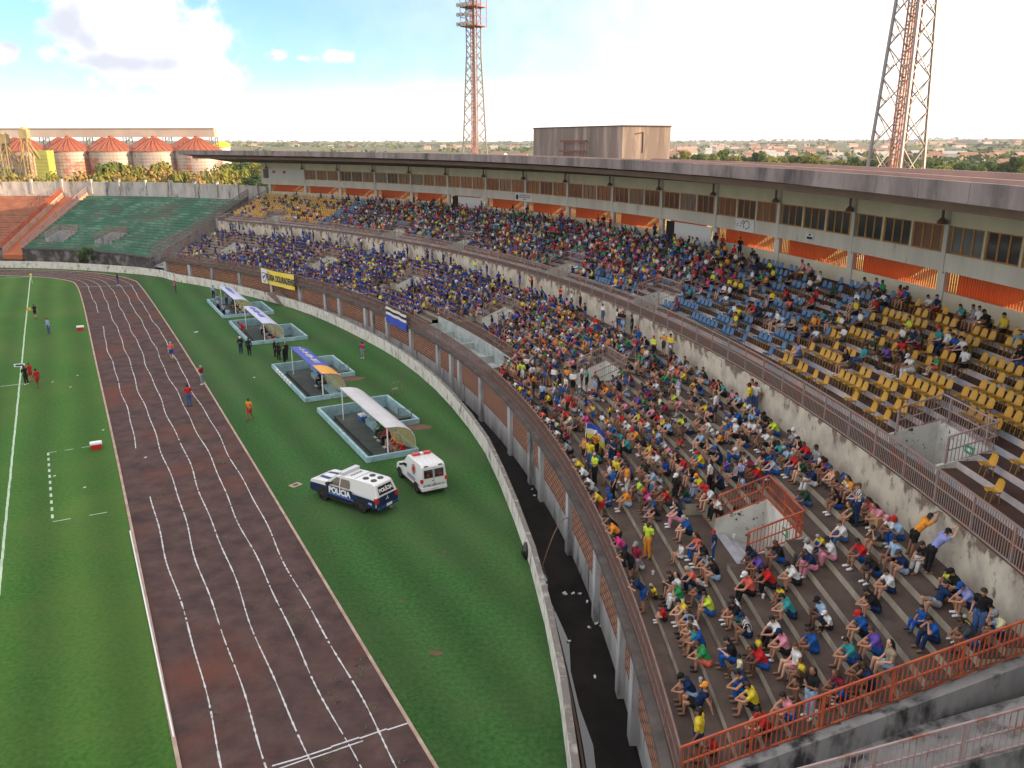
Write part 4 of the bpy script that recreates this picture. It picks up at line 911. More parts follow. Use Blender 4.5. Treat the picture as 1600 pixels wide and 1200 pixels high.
def stand(kind):
    T = J(pel=(0, 0, .93), spi=(0, 0, 1.13), che=(0, 0, 1.32), nec=(0, .01, 1.48), hea=(0, .04, 1.62)); sym(T, hip=(.085, 0, .91), kne=(.10, .02, .50), ank=(.11, -.02, .08), sho=(.18, 0, 1.39), elb=(.25, -.03, 1.12), wri=(.25, .08, .88))
    if kind == 'fold': sym(T, elb=(.24, .05, 1.13), wri=(.03, .20, 1.17))
    if kind == 'phone': sym(T, elb=(.24, .13, 1.18), wri=(.07, .30, 1.40))
    if kind == 'walk': T['kneL'] = Vector((-.09, .16, .50)); T['ankL'] = Vector((-.09, .18, .09)); T['kneR'] = Vector((.09, -.02, .50)); T['ankR'] = Vector((.09, -.30, .15)); T['wriL'] = Vector((-.24, -.10, .90)); T['wriR'] = Vector((.22, .24, .98))
    if kind in ('rail', 'bend'):
        T.update(J(pel=(0, -.10, .92), spi=(0, .03, 1.08), che=(0, .17, 1.20), nec=(0, .28, 1.30), hea=(0, .38, 1.40))); sym(T, hip=(.085, -.09, .90), sho=(.18, .19, 1.25), elb=(.24, .30, 1.02), wri=(.06, .42, 1.06), kne=(.1, -.06, .5), ank=(.11, -.12, .08))
    if kind == 'wall':
        T.update(J(pel=(0, -.20, .92), spi=(0, -.06, 1.10), che=(0, .08, 1.26), nec=(0, .18, 1.38), hea=(0, .24, 1.52))); sym(T, hip=(.085, -.2, .9), sho=(.18, .12, 1.33), elb=(.22, .34, 1.45), wri=(.10, .48, 1.62), kne=(.1, -.24, .5), ank=(.11, -.30, .08))
    a = T['ankL']; b = T['ankR']; T['toeL'] = a + Vector((-.02, .16, -.035)); T['toeR'] = b + Vector((.02, .16, -.035)); T['upv'] = (T['hea'] - T['nec']).normalized(); return T
POSES = {'s1': sit('lean', 'knees', 'step'), 's2': sit('lean', 'phone', 'step2'), 's3': sit('low', 'knees', 'step2'), 's4': sit('up', 'lap', 'step'), 's5': sit('lean', 'face', 'step'), 'k1': sit('low', 'knees', 'hug'), 'k2': sit('lean', 'lap', 'hug'),
         'f1': sit('up', 'lap', 'long'), 'b1': sit('back', 'prop', 'step2'), 'c1': sit('up', 'lap', 'chair'), 'c2': sit('lean', 'knees', 'chair'), 'c3': sit('up', 'phone', 'chair2'), 'c4': sit('back', 'lap', 'chair2'),
         'S1': stand('plain'), 'S2': stand('fold'), 'S3': stand('phone'), 'S4': stand('walk'), 'R1': stand('rail'), 'W1': stand('wall')}
STANDING = ('S1', 'S2', 'S3', 'S4', 'R1', 'W1')
def bones(T):
    B = []
    def b(x, y, ra, rb, l): B.append((x.copy(), y.copy(), ra, rb, l))
    b(T['hipL'], T['hipR'], .112, .112, 'pelvis'); b(T['pel'], T['spi'], .128, .122, 'pelvis'); b(T['spi'], T['che'], .122, .135, 'torso'); b(T['shoL'], T['shoR'], .078, .078, 'torso'); b(T['che'], T['nec'], .12, .06, 'torso')
    up_ = T['upv']; b(T['nec'] - up_ * .03, T['hea'] - up_ * .05, .05, .05, 'neck'); b(T['hea'] - up_ * .035, T['hea'] + up_ * .04, .080, .092, 'head')
    fw_ = Vector((0, up_.z, -up_.y)); b(T['hea'] + fw_ * .085 - up_ * .015, T['hea'] + fw_ * .105 - up_ * .03, .016, .018, 'head'); b(T['hea'] + fw_ * .05 - up_ * .07, T['hea'] + fw_ * .06 - up_ * .085, .045, .035, 'head')
    for s in (-1, 1): e = T['hea'] + Vector((s * .088, 0, 0)); b(e - up_ * .02, e + up_ * .02, .02, .022, 'head')
    for s in 'LR':
        b(T['sho' + s], T['elb' + s], .058, .045, 'uarm'); b(T['elb' + s], T['wri' + s], .043, .029, 'farm'); d = (T['wri' + s] - T['elb' + s]).normalized(); b(T['wri' + s], T['wri' + s] + d * .075, .030, .034, 'hand')
        b(T['hip' + s], T['kne' + s], .092, .062, 'thigh'); b(T['kne' + s], T['ank' + s], .060, .038, 'shin'); b(T['ank' + s] - Vector((0, .03, .02)), T['toe' + s], .042, .036, 'foot')
    return B
def capsule(bm, p, q, ra, rb, n=10):
    d = q - p; L = d.length or 1e-4; d = d / L; a = d.orthogonal().normalized(); c = d.cross(a); rings_ = []
    for k in (-3, -2, -1, 0): t = -k * math.pi / 6; rings_.append((p - d * ra * math.sin(t), ra * math.cos(t)))
    for k in (0, 1, 2, 3): t = k * math.pi / 6; rings_.append((q + d * rb * math.sin(t), rb * math.cos(t)))
    VV = []
    for o, r in rings_:
        if r < 1e-4: VV.append([bm.verts.new(o)])
        else: VV.append([bm.verts.new(o + (a * math.cos(6.2832 * i / n) + c * math.sin(6.2832 * i / n)) * r) for i in range(n)])
    for A, B in zip(VV, VV[1:]):
        for i in range(n):
            j = (i + 1) % n
            if len(A) == 1: bm.faces.new((A[0], B[j], B[i]))
            elif len(B) == 1: bm.faces.new((A[i], A[j], B[0]))
            else: bm.faces.new((A[i], A[j], B[j], B[i]))
def eval_mods(me, mods):
    o = bpy.data.objects.new('tmp', me); COL.objects.link(o)
    for t, k in mods:
        m = o.modifiers.new(t, t)
        for a, b in k.items(): setattr(m, a, b)
    dg = bpy.context.evaluated_depsgraph_get(); r = bpy.data.meshes.new_from_object(o.evaluated_get(dg)); bpy.data.objects.remove(o); return r
def nearest(B, p):
    best = None
    for a, b, ra, rb, l in B:
        d = b - a; t = max(0, min(1, (p - a).dot(d) / max(1e-9, d.length_squared))); q = (p - (a + d * t)).length - (ra + (rb - ra) * t)
        if best is None or q < best[0]: best = (q, l, t)
    return best[1], best[2]
GARM = {}
LOWP = {}
def garment(me, keep, off, name):
    bm = bmesh.new(); bm.from_mesh(me); bm.normal_update(); bm.faces.ensure_lookup_table()
    bmesh.ops.delete(bm, geom=[f for f in bm.faces if f.index not in keep], context='FACES')
    for v in bm.verts: v.co += v.normal * off
    r = bpy.data.meshes.new(name); bm.to_mesh(r); bm.free(); r.polygons.foreach_set('use_smooth', [True] * len(r.polygons)); return r
def make_pose(key, T):
    B = bones(T); bm = bmesh.new()
    for a, b, ra, rb, l in B: capsule(bm, a, b, ra, rb)
    bmesh.ops.recalc_face_normals(bm, faces=bm.faces); me = bpy.data.meshes.new('raw'); bm.to_mesh(me); bm.free()
    body = eval_mods(me, [('REMESH', dict(mode='VOXEL', voxel_size=.019)), ('SMOOTH', dict(factor=.5, iterations=2)), ('DECIMATE', dict(ratio=.28))]); body.name = 'person'
    cls = [nearest(B, p.center) for p in body.polygons]; up_ = T['upv']; fw_ = Vector((0, up_.z, -up_.y)); hc = T['hea']
    def K(f): return {i for i, (l, t) in enumerate(cls) if f(l, t, body.polygons[i].center)}
    g = {}
    g['shirt'] = garment(body, K(lambda l, t, c: l == 'torso' or (l == 'uarm' and t < .66) or l == 'pelvis'), .014, 'shirt')
    g['tank_top'] = garment(body, K(lambda l, t, c: l == 'torso' and (c - hc).length > .2 or l == 'pelvis'), .010, 'tank_top')
    g['long_sleeved_shirt'] = garment(body, K(lambda l, t, c: l in ('torso', 'uarm', 'pelvis') or (l == 'farm' and t < .9)), .013, 'shirt')
    g['shorts'] = garment(body, K(lambda l, t, c: l == 'pelvis' and (c - T['pel']).dot((T['spi'] - T['pel']).normalized()) < .10 or (l == 'thigh' and t < .72)), .024, 'shorts')
    g['trousers'] = garment(body, K(lambda l, t, c: l == 'pelvis' and (c - T['pel']).dot((T['spi'] - T['pel']).normalized()) < .10 or l == 'thigh' or (l == 'shin' and t < .92)), .022, 'trousers')
    for sn_, sg_ in (('shoeL', -1), ('shoeR', 1)): g[sn_] = garment(body, K(lambda l, t, c: (l == 'foot' or (l == 'shin' and t > .93)) and c.x * sg_ > 0), .010, 'shoe')
    hairk = K(lambda l, t, c: l == 'head' and ((c - hc).dot(up_) > .045 or ((c - hc).dot(fw_) < -.015 and (c - hc).dot(up_) > -.06)))
    g['hair'] = garment(body, hairk, .012, 'hair')
    bm = bmesh.new(); capsule(bm, hc + up_ * .03 - fw_ * .02, hc - up_ * .04 - fw_ * .04, .100, .09, 10); capsule(bm, hc - fw_ * .07 - up_ * .03, T['che'] - Vector((0, .10, 0)) + Vector((0, 0, .02)), .075, .05, 8); r = bpy.data.meshes.new('hair'); bm.to_mesh(r); bm.free(); r.polygons.foreach_set('use_smooth', [True] * len(r.polygons)); g['long_hair'] = r
    mb = MB(); rt_ = Vector((1, 0, 0)); n = 14; prev = None
    for rad, hgt in ((.106, .0), (.108, .045), (.092, .09), (.055, .122), (.0, .13)):
        ring = [hc + up_ * (.02 + hgt) + (rt_ * math.cos(6.2832 * i / n) + fw_ * math.sin(6.2832 * i / n)) * rad for i in range(n)]
        if prev:
            for i in range(n): mb.face([prev[i], prev[(i + 1) % n], ring[(i + 1) % n], ring[i]])
        prev = ring
    br = [hc + up_ * .03 + rt_ * x + fw_ * y for x, y in ((-.085, .06), (-.07, .15), (0, .19), (.07, .15), (.085, .06))]; mb.face(br); mb.face([p - up_ * .012 for p in br][::-1])
    g['cap'] = mb.mesh('cap'); g['cap'].polygons.foreach_set('use_smooth', [True] * len(g['cap'].polygons))
    # fingers, thumb and eyes join the body mesh
    bm = bmesh.new(); bm.from_mesh(body)
    for s, sx in (('L', -1), ('R', 1)):
        d = (T['wri' + s] - T['elb' + s]).normalized(); base = T['wri' + s] + d * .08; side = d.cross(Vector((0, 0, 1)) if abs(d.z) < .9 else Vector((0, 1, 0))).normalized(); nn = side.cross(d)
        for k, L in enumerate((.055, .066, .062, .048)):
            p = base + side * (k - 1.5) * .017; m_ = p + d * L * .55 - nn * .006; capsule(bm, p, m_, .0095, .009, 5); capsule(bm, m_, m_ + d * L * .38 - nn * .022, .009, .0075, 5)
        p = base - side * sx * .030 - d * .05; capsule(bm, p, p + d * .035 - side * sx * .03 - nn * .015, .0115, .0095, 5)
    n0 = len(bm.faces)
    for s in (-1, 1): e = hc + fw_ * .086 + rt_ * s * .034 + up_ * .005; capsule(bm, e, e + rt_ * .004, .012, .012, 6)
    bm.faces.ensure_lookup_table()
    for f in bm.faces[n0:]: f.material_index = 1
    bm.to_mesh(body); bm.free(); body.polygons.foreach_set('use_smooth', [True] * len(body.polygons)); g['body'] = body
    GARM[key] = g
    # light version for the uncountable far crowd
    lo = eval_mods(me, [('REMESH', dict(mode='VOXEL', voxel_size=.034)), ('DECIMATE', dict(ratio=.14))]); lo.calc_loop_triangles()
    V = np.array([v.co[:] for v in lo.vertices], 'f'); F_ = np.array([t.vertices[:] for t in lo.loop_triangles], 'i'); c_ = []
    for t in lo.loop_triangles:
        c = Vector(t.center); l, tt = nearest(B, c)
        if l == 'torso' or (l == 'uarm' and tt < .66): c_.append(0)
        elif l == 'pelvis' or (l == 'thigh' and tt < .75): c_.append(1)
        elif l == 'head' and ((c - hc).dot(up_) > .03 or (c - hc).dot(fw_) < -.02): c_.append(3)
        elif l == 'foot': c_.append(4)
        else: c_.append(2)
    LOWP[key] = (V, F_, np.array(c_))
for k_, t_ in POSES.items(): make_pose(k_, t_)

CLOTH = {'w': ('white', (.66, .67, .69)), 'k': ('black', (.016, .016, .018)), 'n': ('navy', (.012, .030, .090)), 'b': ('blue', (.015, .090, .34)), 'l': ('light blue', (.30, .44, .62)), 't': ('teal', (.04, .28, .30)), 'g': ('green', (.03, .27, .09)), 'h': ('dark green', (.018, .065, .040)),
         'G': ('neon yellow', (.52, .66, .06)), 'y': ('yellow', (.66, .52, .04)), 'o': ('orange', (.72, .28, .04)), 'r': ('red', (.50, .022, .025)), 'm': ('maroon', (.24, .018, .05)), 'p': ('pink', (.66, .26, .36)), 'q': ('magenta', (.60, .05, .22)), 'v': ('purple', (.14, .08, .40)), 'e': ('grey', (.26, .28, .31)), 'd': ('dark grey', (.060, .062, .070)),
         'c': ('coral', (.70, .13, .09)), 'K': ('khaki', (.34, .27, .19)), 'C': ('cream', (.66, .64, .40)), 'j': ('denim blue', (.060, .115, .27)), 'i': ('periwinkle', (.26, .30, .62)), 'x': ('royal blue', (.008, .050, .26)), 'W': ('black and white striped', (.6, .6, .6)), 'Y': ('green and cream striped', (.6, .6, .35))}
CM = {k: mat(v[0].replace(' ', '_') + '_cloth', v[1], .85, tuple(c * .72 for c in v[1]), 9, 3, spec=.12, bump=.7, bscale=11) for k, v in CLOTH.items()}
for k_, c2_ in (('W', (.015, .015, .02)), ('Y', (.03, .16, .07))):
    n, l = CM[k_].node_tree.nodes, CM[k_].node_tree.links; b = n['Principled BSDF']; tcn = n.new('ShaderNodeTexCoord'); wv = n.new('ShaderNodeTexWave'); wv.bands_direction = 'X' if k_ == 'W' else 'Z'; wv.inputs['Scale'].default_value = 4.6; wv.inputs['Distortion'].default_value = .4
    l.new(tcn.outputs['Object'], wv.inputs['Vector']); mr_ = n.new('ShaderNodeMath'); mr_.operation = 'GREATER_THAN'; mr_.inputs[1].default_value = .5; l.new(wv.outputs['Fac'], mr_.inputs[0]); mx = n.new('ShaderNodeMix'); mx.data_type = 'RGBA'; l.new(mr_.outputs[0], mx.inputs['Factor']); mx.inputs['A'].default_value = (*CLOTH[k_][1], 1); mx.inputs['B'].default_value = (*c2_, 1); l.new(mx.outputs['Result'], b.inputs['Base Color'])
SKIN = [mat('skin_%s' % n_, c, .6, spec=.25) for n_, c in (('fair', (.52, .30, .21)), ('tan', (.40, .21, .135)), ('brown', (.24, .115, .070)), ('dark', (.11, .055, .036)))]
HAIR = [mat('hair_%s' % n_, c, .6) for n_, c in (('black', (.012, .010, .010)), ('dark_brown', (.030, .018, .012)), ('brown', (.07, .038, .02)), ('grey', (.30, .29, .28)))]
EYE = mat('eye', (.01, .01, .01), .3)
SHOES = [mat('shoe_%s' % n_, c, .7) for n_, c in (('black', (.02, .02, .022)), ('white', (.62, .62, .62)), ('sandal', (.16, .09, .06)))]
def omat(o, m, slot=0):
    o.material_slots[slot].link = 'OBJECT'; o.material_slots[slot].material = m
for g_ in GARM.values():
    for k_, me_ in g_.items():
        me_.materials.clear(); me_.materials.append(SKIN[1] if k_ == 'body' else CM['w'])
        if k_ == 'body': me_.materials.append(EYE)
def person(p, pr):
    # pr: pose, shirt, bottom, hat, long hair flag, scale, yaw, skin, hair, shoe, garment kinds
    g = GARM[pr['pose']]; o = bpy.data.objects.new('person', g['body']); COL.objects.link(o); o.location = p; o.rotation_euler = (0, 0, pr['yaw']); s = pr['scale']; o.scale = (s * pr.get('mir', 1), s, s); omat(o, SKIN[pr['skin']])
    def ch(key, name, m):
        c = bpy.data.objects.new(name, g[key]); COL.objects.link(c); c.parent = o; omat(c, m)
    if pr['shirt'] != '_': ch(pr['top'], {'long_sleeved_shirt': 'shirt'}.get(pr['top'], pr['top']), CM[pr['shirt']])
    ch(pr['legs'], pr['legs'], CM[pr['bottom']]); ch('shoeL', 'shoe', SHOES[pr['shoe']]); ch('shoeR', 'shoe', SHOES[pr['shoe']])
    if pr['hat']: ch('cap', 'cap', CM[pr['hat']])
    if pr['long']: ch('long_hair', 'hair', HAIR[pr['hair']])
    else: ch('hair', 'hair', HAIR[pr['hair']])
    return o
PEOPLE = []     # every person: dict with position and looks
def rd_looks(rg): return dict(skin=rg.choice((0, 1, 1, 1, 2, 2, 3)), hair=rg.choice((0, 0, 0, 1, 1, 2, 3)), shoe=rg.choice((0, 1, 2, 2)), mir=rg.choice((-1, 1)))
def add(p, yaw, pose, shirt, bottom, hat='', long=False, scale=1., top=None, legs=None, where='', rg=rnd, **k):
    d = rd_looks(rg); d.update(p=Vector(p), yaw=yaw, pose=pose, shirt=shirt, bottom=bottom, hat=hat, long=long, scale=scale * rg.uniform(.96, 1.04), top=top or ('tank_top' if (long and rg.random() < .35) or rg.random() < .08 else 'shirt'), legs=legs or ('trousers' if bottom == 'j' or rg.random() < (.45 if pose in STANDING else .22) else 'shorts'), where=where)
    d.update(k); PEOPLE.append(d); return d
def face_in(t): d = -Vector((math.cos(R(t)), math.sin(R(t)))); return math.atan2(-d.x, d.y)
def hit(px, py, up=False, off=0.):
    d = cam_ray(px, py); y = 12.
    while y < 160:
        x, z = d.x / d.y * y, CAM_H + d.z / d.y * y; r = math.hypot(x - CX, y - CY)
        if up:
            if 136.64 < r < 148 and z <= uz(min(NU, max(0, int((r - 138.1) / .75) + 1 if r > 138.1 else 0))) + off: break
        elif r >= 136.6 and z < 7.9: return 136.35, math.degrees(math.atan2(y - CY, x - CX))
        elif R0 < r < 136.64 and z <= lz(min(12, int((r - 127.4) / .77) + 1 if r > 127.4 else 0)) + off: break
        y += .02
    else: return None
    return r, math.degrees(math.atan2(y - CY, x - CX))
OCC = []
def free(r, t, tier, gap=.42):
    for (r2, t2, ti) in OCC:
        if ti == tier and abs(r2 - r) < .5 and abs(R(t2 - t)) * r < gap: return False
    return True
def place_low(px, py, code, shirt, bottom, hat='', kid=False, rg=rnd):
    long = 'L' in hat; hat_ = ''.join(c for c in hat if c not in 'L-'); sc = .72 if kid else 1.
    if code in 'SWR':
        if code == 'R':
            h = hit(px, py, False, .95)
            if not h: return
            r, t = R0 + .50, h[1]; z = lz(0); pose = 'R1'; yaw = face_in(t); k = 0
        else:
            h = hit(px, py)
            if not h: return
            r, t = h; t = max(t, tend(r) + .28); k = 0 if r < 127.4 else min(12, int((r - 127.4) / .77) + 1); z = lz(k)
            if code == 'W': pose = 'W1'; yaw = face_in(t) + math.pi; r = min(r, 136.62 - .62)
            else: pose = rg.choice(('S1', 'S1', 'S2', 'S3')); yaw = face_in(t) + rg.uniform(-.9, .9)
    else:
        h = hit(px, py, False, .10)
        if not h: return
        r, t = h; t = max(t, tend(r) + .24); k = min(12, max(1, round((r - .22 - 127.4) / .77) + 1)); r = ledge(k) + .20; z = lz(k); pose = {'s': rg.choice(('s1', 's1', 's2', 's3', 's5')), 'u': 's4', 'k': rg.choice(('k1', 'k2')), 'b': 'b1', 'f': 'f1'}[code]; yaw = face_in(t) + rg.uniform(-.22, .22)
    OCC.append((r, t, 0)); add(pol(r, t, z), yaw, pose, shirt, bottom, hat_, long, sc, where=('low', k, t), rg=rg)
def place_up(px, py, code, shirt, bottom, hat='', kid=False, rg=rnd):
    long = 'L' in hat; hat_ = ''.join(c for c in hat if c not in 'L-'); sc = .74 if kid else 1.
    if code == 'S':
        h = hit(px, py, True)
        if not h: return
        r, t = h; k = NU if r > 145.6 else max(0, int((r - 138.1) / .75) + 1 if r > 138.1 else 0); OCC.append((r, t, 1)); add(pol(r, t, uz(k)), face_in(t) + rg.uniform(-.8, .8), rg.choice(('S1', 'S2', 'S3')), shirt, bottom, hat_, long, sc, where=('up', k, t), rg=rg); return
    h = hit(px, py, True, .48)
    if not h: return
    r, t = h; k = min(NU, max(1, round((r - .30 - 138.1) / .75) + 1)); r = uedge(k) + .32; OCC.append((r, t, 1)); SEATS_UNDER.append((k, t)); add(pol(r, t, uz(k) + .42), face_in(t) + rg.uniform(-.2, .2), rg.choice(('c1', 'c2', 'c3', 'c4', 'c1')) if code == 'u' else rg.choice(('c2', 'c2', 'c3')), shirt, bottom, hat_, long, sc, where=('up', k, t), rg=rg)
SEATS_UNDER = []
# the people of the photograph's near part, block by block: origin and scale of the enlargement, then x y pose shirt bottom hat
BLK = [
 (0, 1000, 900, 8, '150,250,k,y,k,-,c 400,270,u,w,w,L 380,180,s,k,d 640,140,s,c,n,L 900,80,s,k,l 530,300,s,g,w 830,450,s,G,b 740,300,s,k,b,L 380,520,k,r,k,-,c 540,540,s,y,n 600,660,s,l,l,L 720,770,s,w,n 760,880,s,b,n 690,850,s,t,d,L 830,1080,s,g,c 1320,290,s,c,k,w 1310,480,s,w,n 1190,560,s,k,t,d 1290,810,s,W,n,n 1110,1030,s,k,b 1170,1180,u,C,b,-,c 1420,930,u,y,k,-,c 1490,1170,s,r,b'),
 (0, 1200, 900, 8, '110,360,k,y,n,-,c 360,480,k,t,n 280,160,s,w,k,k 620,620,s,l,b,k 690,720,k,w,k,w,c 510,990,s,b,b 60,760,s,w,k 180,930,s,p,k,n 270,1150,u,w,p 1290,480,s,k,n 1420,260,s,w,n 1130,800,s,b,k,r 980,1110,s,t,b 1290,1030,s,v,b 1440,1130,u,K,l,L'),
 (0, 1400, 900, 8, '400,440,b,n,e 230,670,u,b,b,-,c 340,880,s,b,n 760,790,u,y,n,-,c 870,900,s,d,b 1000,800,S,k,j 1190,330,s,i,n,b 960,180,s,k,k,k 890,60,s,G,k,-,c 1260,520,s,n,e,-,c 1540,560,s,l,b,k 1590,740,s,C,n,e'),
 (0, 1140, 1020, 6.667, '200,620,s,y,k 170,400,s,n,b 570,690,s,p,b 770,410,s,k,K,L 700,240,u,y,n,-,c 830,700,S,k,l,L 1100,490,s,m,n,L 1250,620,k,b,n,-,c 330,930,s,r,k 1420,370,s,n,k 1290,360,s,k,d,n'),
 (0, 1000, 1020, 6.667, '620,540,b,n,k,o 500,430,s,n,l,k 590,1130,S,y,n 770,1120,u,r,k,b,c'),
 (0, 940, 780, 8, '290,130,s,o,l 560,140,s,q,k,r 650,310,s,k,d,d 940,280,s,n,p,L 1020,490,s,b,k 570,740,S,G,o 420,1000,S,m,e,e 110,330,R,k,k 110,430,R,o,k 210,580,R,q,n 290,760,R,k,k,d 440,1130,R,n,b 530,840,k,e,w,-,c 1250,780,s,k,b 1110,700,u,w,w,-,c 1230,650,s,c,b,L 1390,750,S,n,b,r,c 1330,880,s,e,k 1400,230,s,w,k 1330,60,s,w,k,r'),
 (0, 1120, 800, 8, '640,980,s,r,k 520,760,s,v,n,k 740,620,s,k,b 1110,590,u,w,d,e 1140,770,s,n,p 1230,510,k,y,b,-,c 1390,620,s,w,p 620,640,s,n,k,k'),
 (0, 1300, 780, 8, '290,490,s,w,j 220,300,s,h,k,L 500,640,s,d,K 280,830,s,r,b 430,1010,s,k,b 700,840,u,l,k 820,980,s,n,l,d 1060,880,s,k,w 1040,430,s,l,b,r 1010,230,s,w,k,p 820,210,s,p,b,L 690,190,s,c,p,L 290,330,S,W,n 1280,700,W,o,k 1520,800,W,i,k,k'),
 (0, 1200, 660, 8, '230,130,s,G,b 470,200,u,w,k,w 430,290,s,e,j 590,280,s,k,d 600,430,s,r,b 730,510,f,e,b 790,540,u,w,k,-,c 890,630,s,r,k 950,530,s,b,k,k 1040,640,k,_,k 1190,720,s,y,j 1210,790,s,w,w,b 1350,900,s,b,b 900,900,s,d,p 990,960,s,o,K,L 1340,960,s,G,l,-,c 1540,970,s,b,b 300,660,s,r,j 410,660,s,h,K 500,840,s,n,w 620,1000,s,h,j 820,1100,s,k,b,L 210,540,s,l,k 130,490,s,t,j 40,440,s,k,n 60,660,s,l,b,b'),
 (0, 1040, 660, 8, '240,190,s,e,n 170,130,s,G,k 510,190,s,w,w,L 430,110,s,d,K,L 700,150,s,y,k,-,c 820,230,u,w,k,w 920,350,s,k,b 1000,180,s,w,k,k 870,70,s,b,k 1200,140,s,w,n 420,340,s,l,k 410,510,s,t,k 540,400,s,e,k,L 830,500,s,w,b,k 990,570,s,w,K 930,800,S,i,n,-,c 1240,330,s,w,k,k 1080,690,u,C,k,e,c 1250,660,u,y,k,-,c 1230,560,s,k,m 540,890,S,w,k,L 740,800,s,n,k,d 400,900,s,y,l,o 280,780,s,k,b 530,970,s,r,w,r 60,900,s,e,d,L 160,350,k,r,K,-,c 30,420,k,p,w,w,c 180,600,u,o,l,-,c 510,540,s,y,b,r 1180,620,s,m,k 990,800,k,l,b,-,c'),
 (0, 880, 640, 8, '280,250,s,q,p,L 120,250,u,d,k 580,190,S,y,k,-,c 370,180,S,y,b,-,c 850,180,s,b,b 800,350,s,w,K,w 1030,340,s,w,j 620,370,s,b,e,w 700,470,s,t,e 760,600,s,k,b,L 600,740,S,n,n 260,700,S,o,k 400,660,S,o,k,w 330,760,S,y,j 390,930,S,G,k 570,850,s,w,b 620,1130,S,b,k 650,1000,S,y,k 240,740,R,y,k 230,830,R,w,k 300,950,R,w,k,k 370,1040,R,e,k 430,1140,R,y,r,k 130,680,R,K,k,L 30,480,R,k,k 910,1110,s,G,e 860,840,s,b,k 760,880,s,k,d,L 1010,850,s,h,k 1080,980,s,G,k,-,c 970,1030,s,b,d 1080,600,s,y,w 1000,560,s,k,K 1170,480,s,l,b 1180,690,s,w,K 1110,700,s,c,r,L 1240,580,s,e,K 1170,830,s,k,w 1230,920,s,l,w 1470,830,s,r,b 1240,1140,u,o,k,-,c 1180,180,s,r,k 1100,120,s,p,k 780,60,s,p,d,L 930,220,s,y,g 1250,250,s,y,k,w 1300,330,s,l,k 1130,430,s,y,j 910,430,s,o,d,r'),
 (0, 1040, 560, 8, '150,590,S,i,w 290,220,s,K,d 160,150,s,l,n 80,230,s,w,e,r 130,280,s,c,e 540,230,s,l,j 600,300,s,k,l 410,120,s,l,K 330,380,s,y,k,-,c 220,310,s,y,d 860,430,s,t,k 780,360,s,r,k,k 830,260,s,k,k,k 610,830,S,w,n 500,720,s,y,b 1030,700,S,y,j 1120,650,S,c,w 1180,460,S,w,j 950,490,u,p,b,k,c 900,640,s,l,k 970,740,s,G,l,L 1190,640,s,w,K,v 1280,740,s,b,l 1320,800,s,h,b,-,c 1410,830,s,k,d,k 230,780,s,e,w 140,690,s,p,K,L 70,630,s,G,K,L 470,580,s,n,K 400,560,s,K,k,L'),
 (0, 780, 560, 8, '60,220,R,r,k 150,310,R,k,k 190,370,R,w,k 260,430,R,y,k 310,490,R,b,k 370,550,R,b,k 430,610,R,k,k 480,680,R,e,k 510,750,R,c,k 600,830,R,w,k 660,910,R,n,k 710,980,R,w,k 760,1070,R,k,k 850,1150,R,e,k 240,330,S,y,k 290,330,S,G,w 340,250,S,w,k 400,400,S,w,n 490,370,S,K,d 570,360,S,d,j,L 640,350,S,m,d 850,430,S,o,b 920,480,S,w,k 1030,430,S,w,k 1090,470,S,t,k 1200,480,S,d,l,r 750,450,S,n,k 690,640,S,l,b 730,700,S,d,b 830,120,S,o,j 430,490,S,o,k 540,620,S,l,n 610,610,s,y,k 820,660,s,r,b 1580,430,S,d,j 1280,480,s,r,k 1400,400,s,b,d'),
 (1, 1240, 440, 8, '190,260,u,r,k,w 280,330,u,r,k,L 410,250,u,h,k 230,110,u,_,k 1040,110,s,e,d 1150,140,s,v,d 1270,160,s,g,d 860,290,u,_,w 990,300,u,k,l 1090,310,u,w,k 1260,290,u,o,k 1340,320,u,w,k 710,460,u,y,n 860,550,u,Y,k 990,410,s,r,d 330,570,s,t,b 430,600,s,d,d 530,640,s,w,K 640,740,s,w,d 510,590,s,y,K 190,650,u,o,k 110,710,u,o,k 150,930,s,i,j 240,800,s,w,d 930,800,u,n,K 910,960,s,h,K 760,1040,u,t,j 570,1120,u,k,K,L 1370,680,s,G,K 1280,800,u,w,j 1310,950,u,r,n 1100,1060,s,v,k 1300,1110,u,k,K,L 1400,1170,u,w,w,w'),
 (1, 1400, 440, 8, '220,240,s,q,k 350,250,s,b,d 610,340,u,w,k,k 690,360,u,n,m 770,520,u,t,k 880,560,u,e,l 950,590,u,w,w,L 1070,620,u,k,k 1490,620,u,y,k 1590,720,u,C,l 270,800,u,n,d 350,830,u,d,m,L 520,880,u,w,n 450,850,u,t,d,r 680,930,u,b,b 780,960,s,w,k 910,1060,u,w,k 600,1080,k,g,c,-,c 1500,1030,u,k,j,d 1560,1100,u,b,j'),
 (1, 1080, 380, 6.345, '170,90,u,y,k 350,80,u,b,k 225,170,u,y,d 300,120,u,o,k 525,120,u,r,k 490,90,u,k,k 740,180,u,n,k 670,170,u,k,d,L 740,320,u,G,d 540,380,u,w,e 630,410,u,g,k 770,390,u,y,k 720,460,s,o,k 910,430,u,k,k 610,500,u,k,K 340,480,u,y,d 400,500,u,y,k 450,530,u,y,k 265,520,u,w,k 340,550,u,w,k 320,650,s,w,e 735,620,u,y,k 790,660,u,e,d 915,600,s,r,k 1020,660,u,c,k 600,700,s,k,K 640,710,s,r,k 700,720,u,n,n 440,790,s,y,k 490,820,s,y,K 415,720,u,w,k 745,800,u,l,e 805,830,u,w,k 870,850,u,l,w 1030,850,u,K,k 1165,870,u,o,k 1060,330,u,p,K,L 1150,330,u,p,k 1200,420,u,_,K 110,330,u,q,k 20,380,u,r,k 255,320,u,y,k 265,360,s,r,k,r 320,270,u,o,d 270,190,u,b,k 470,240,u,k,y 585,240,u,e,k 1015,230,S,q,k,L'),
]
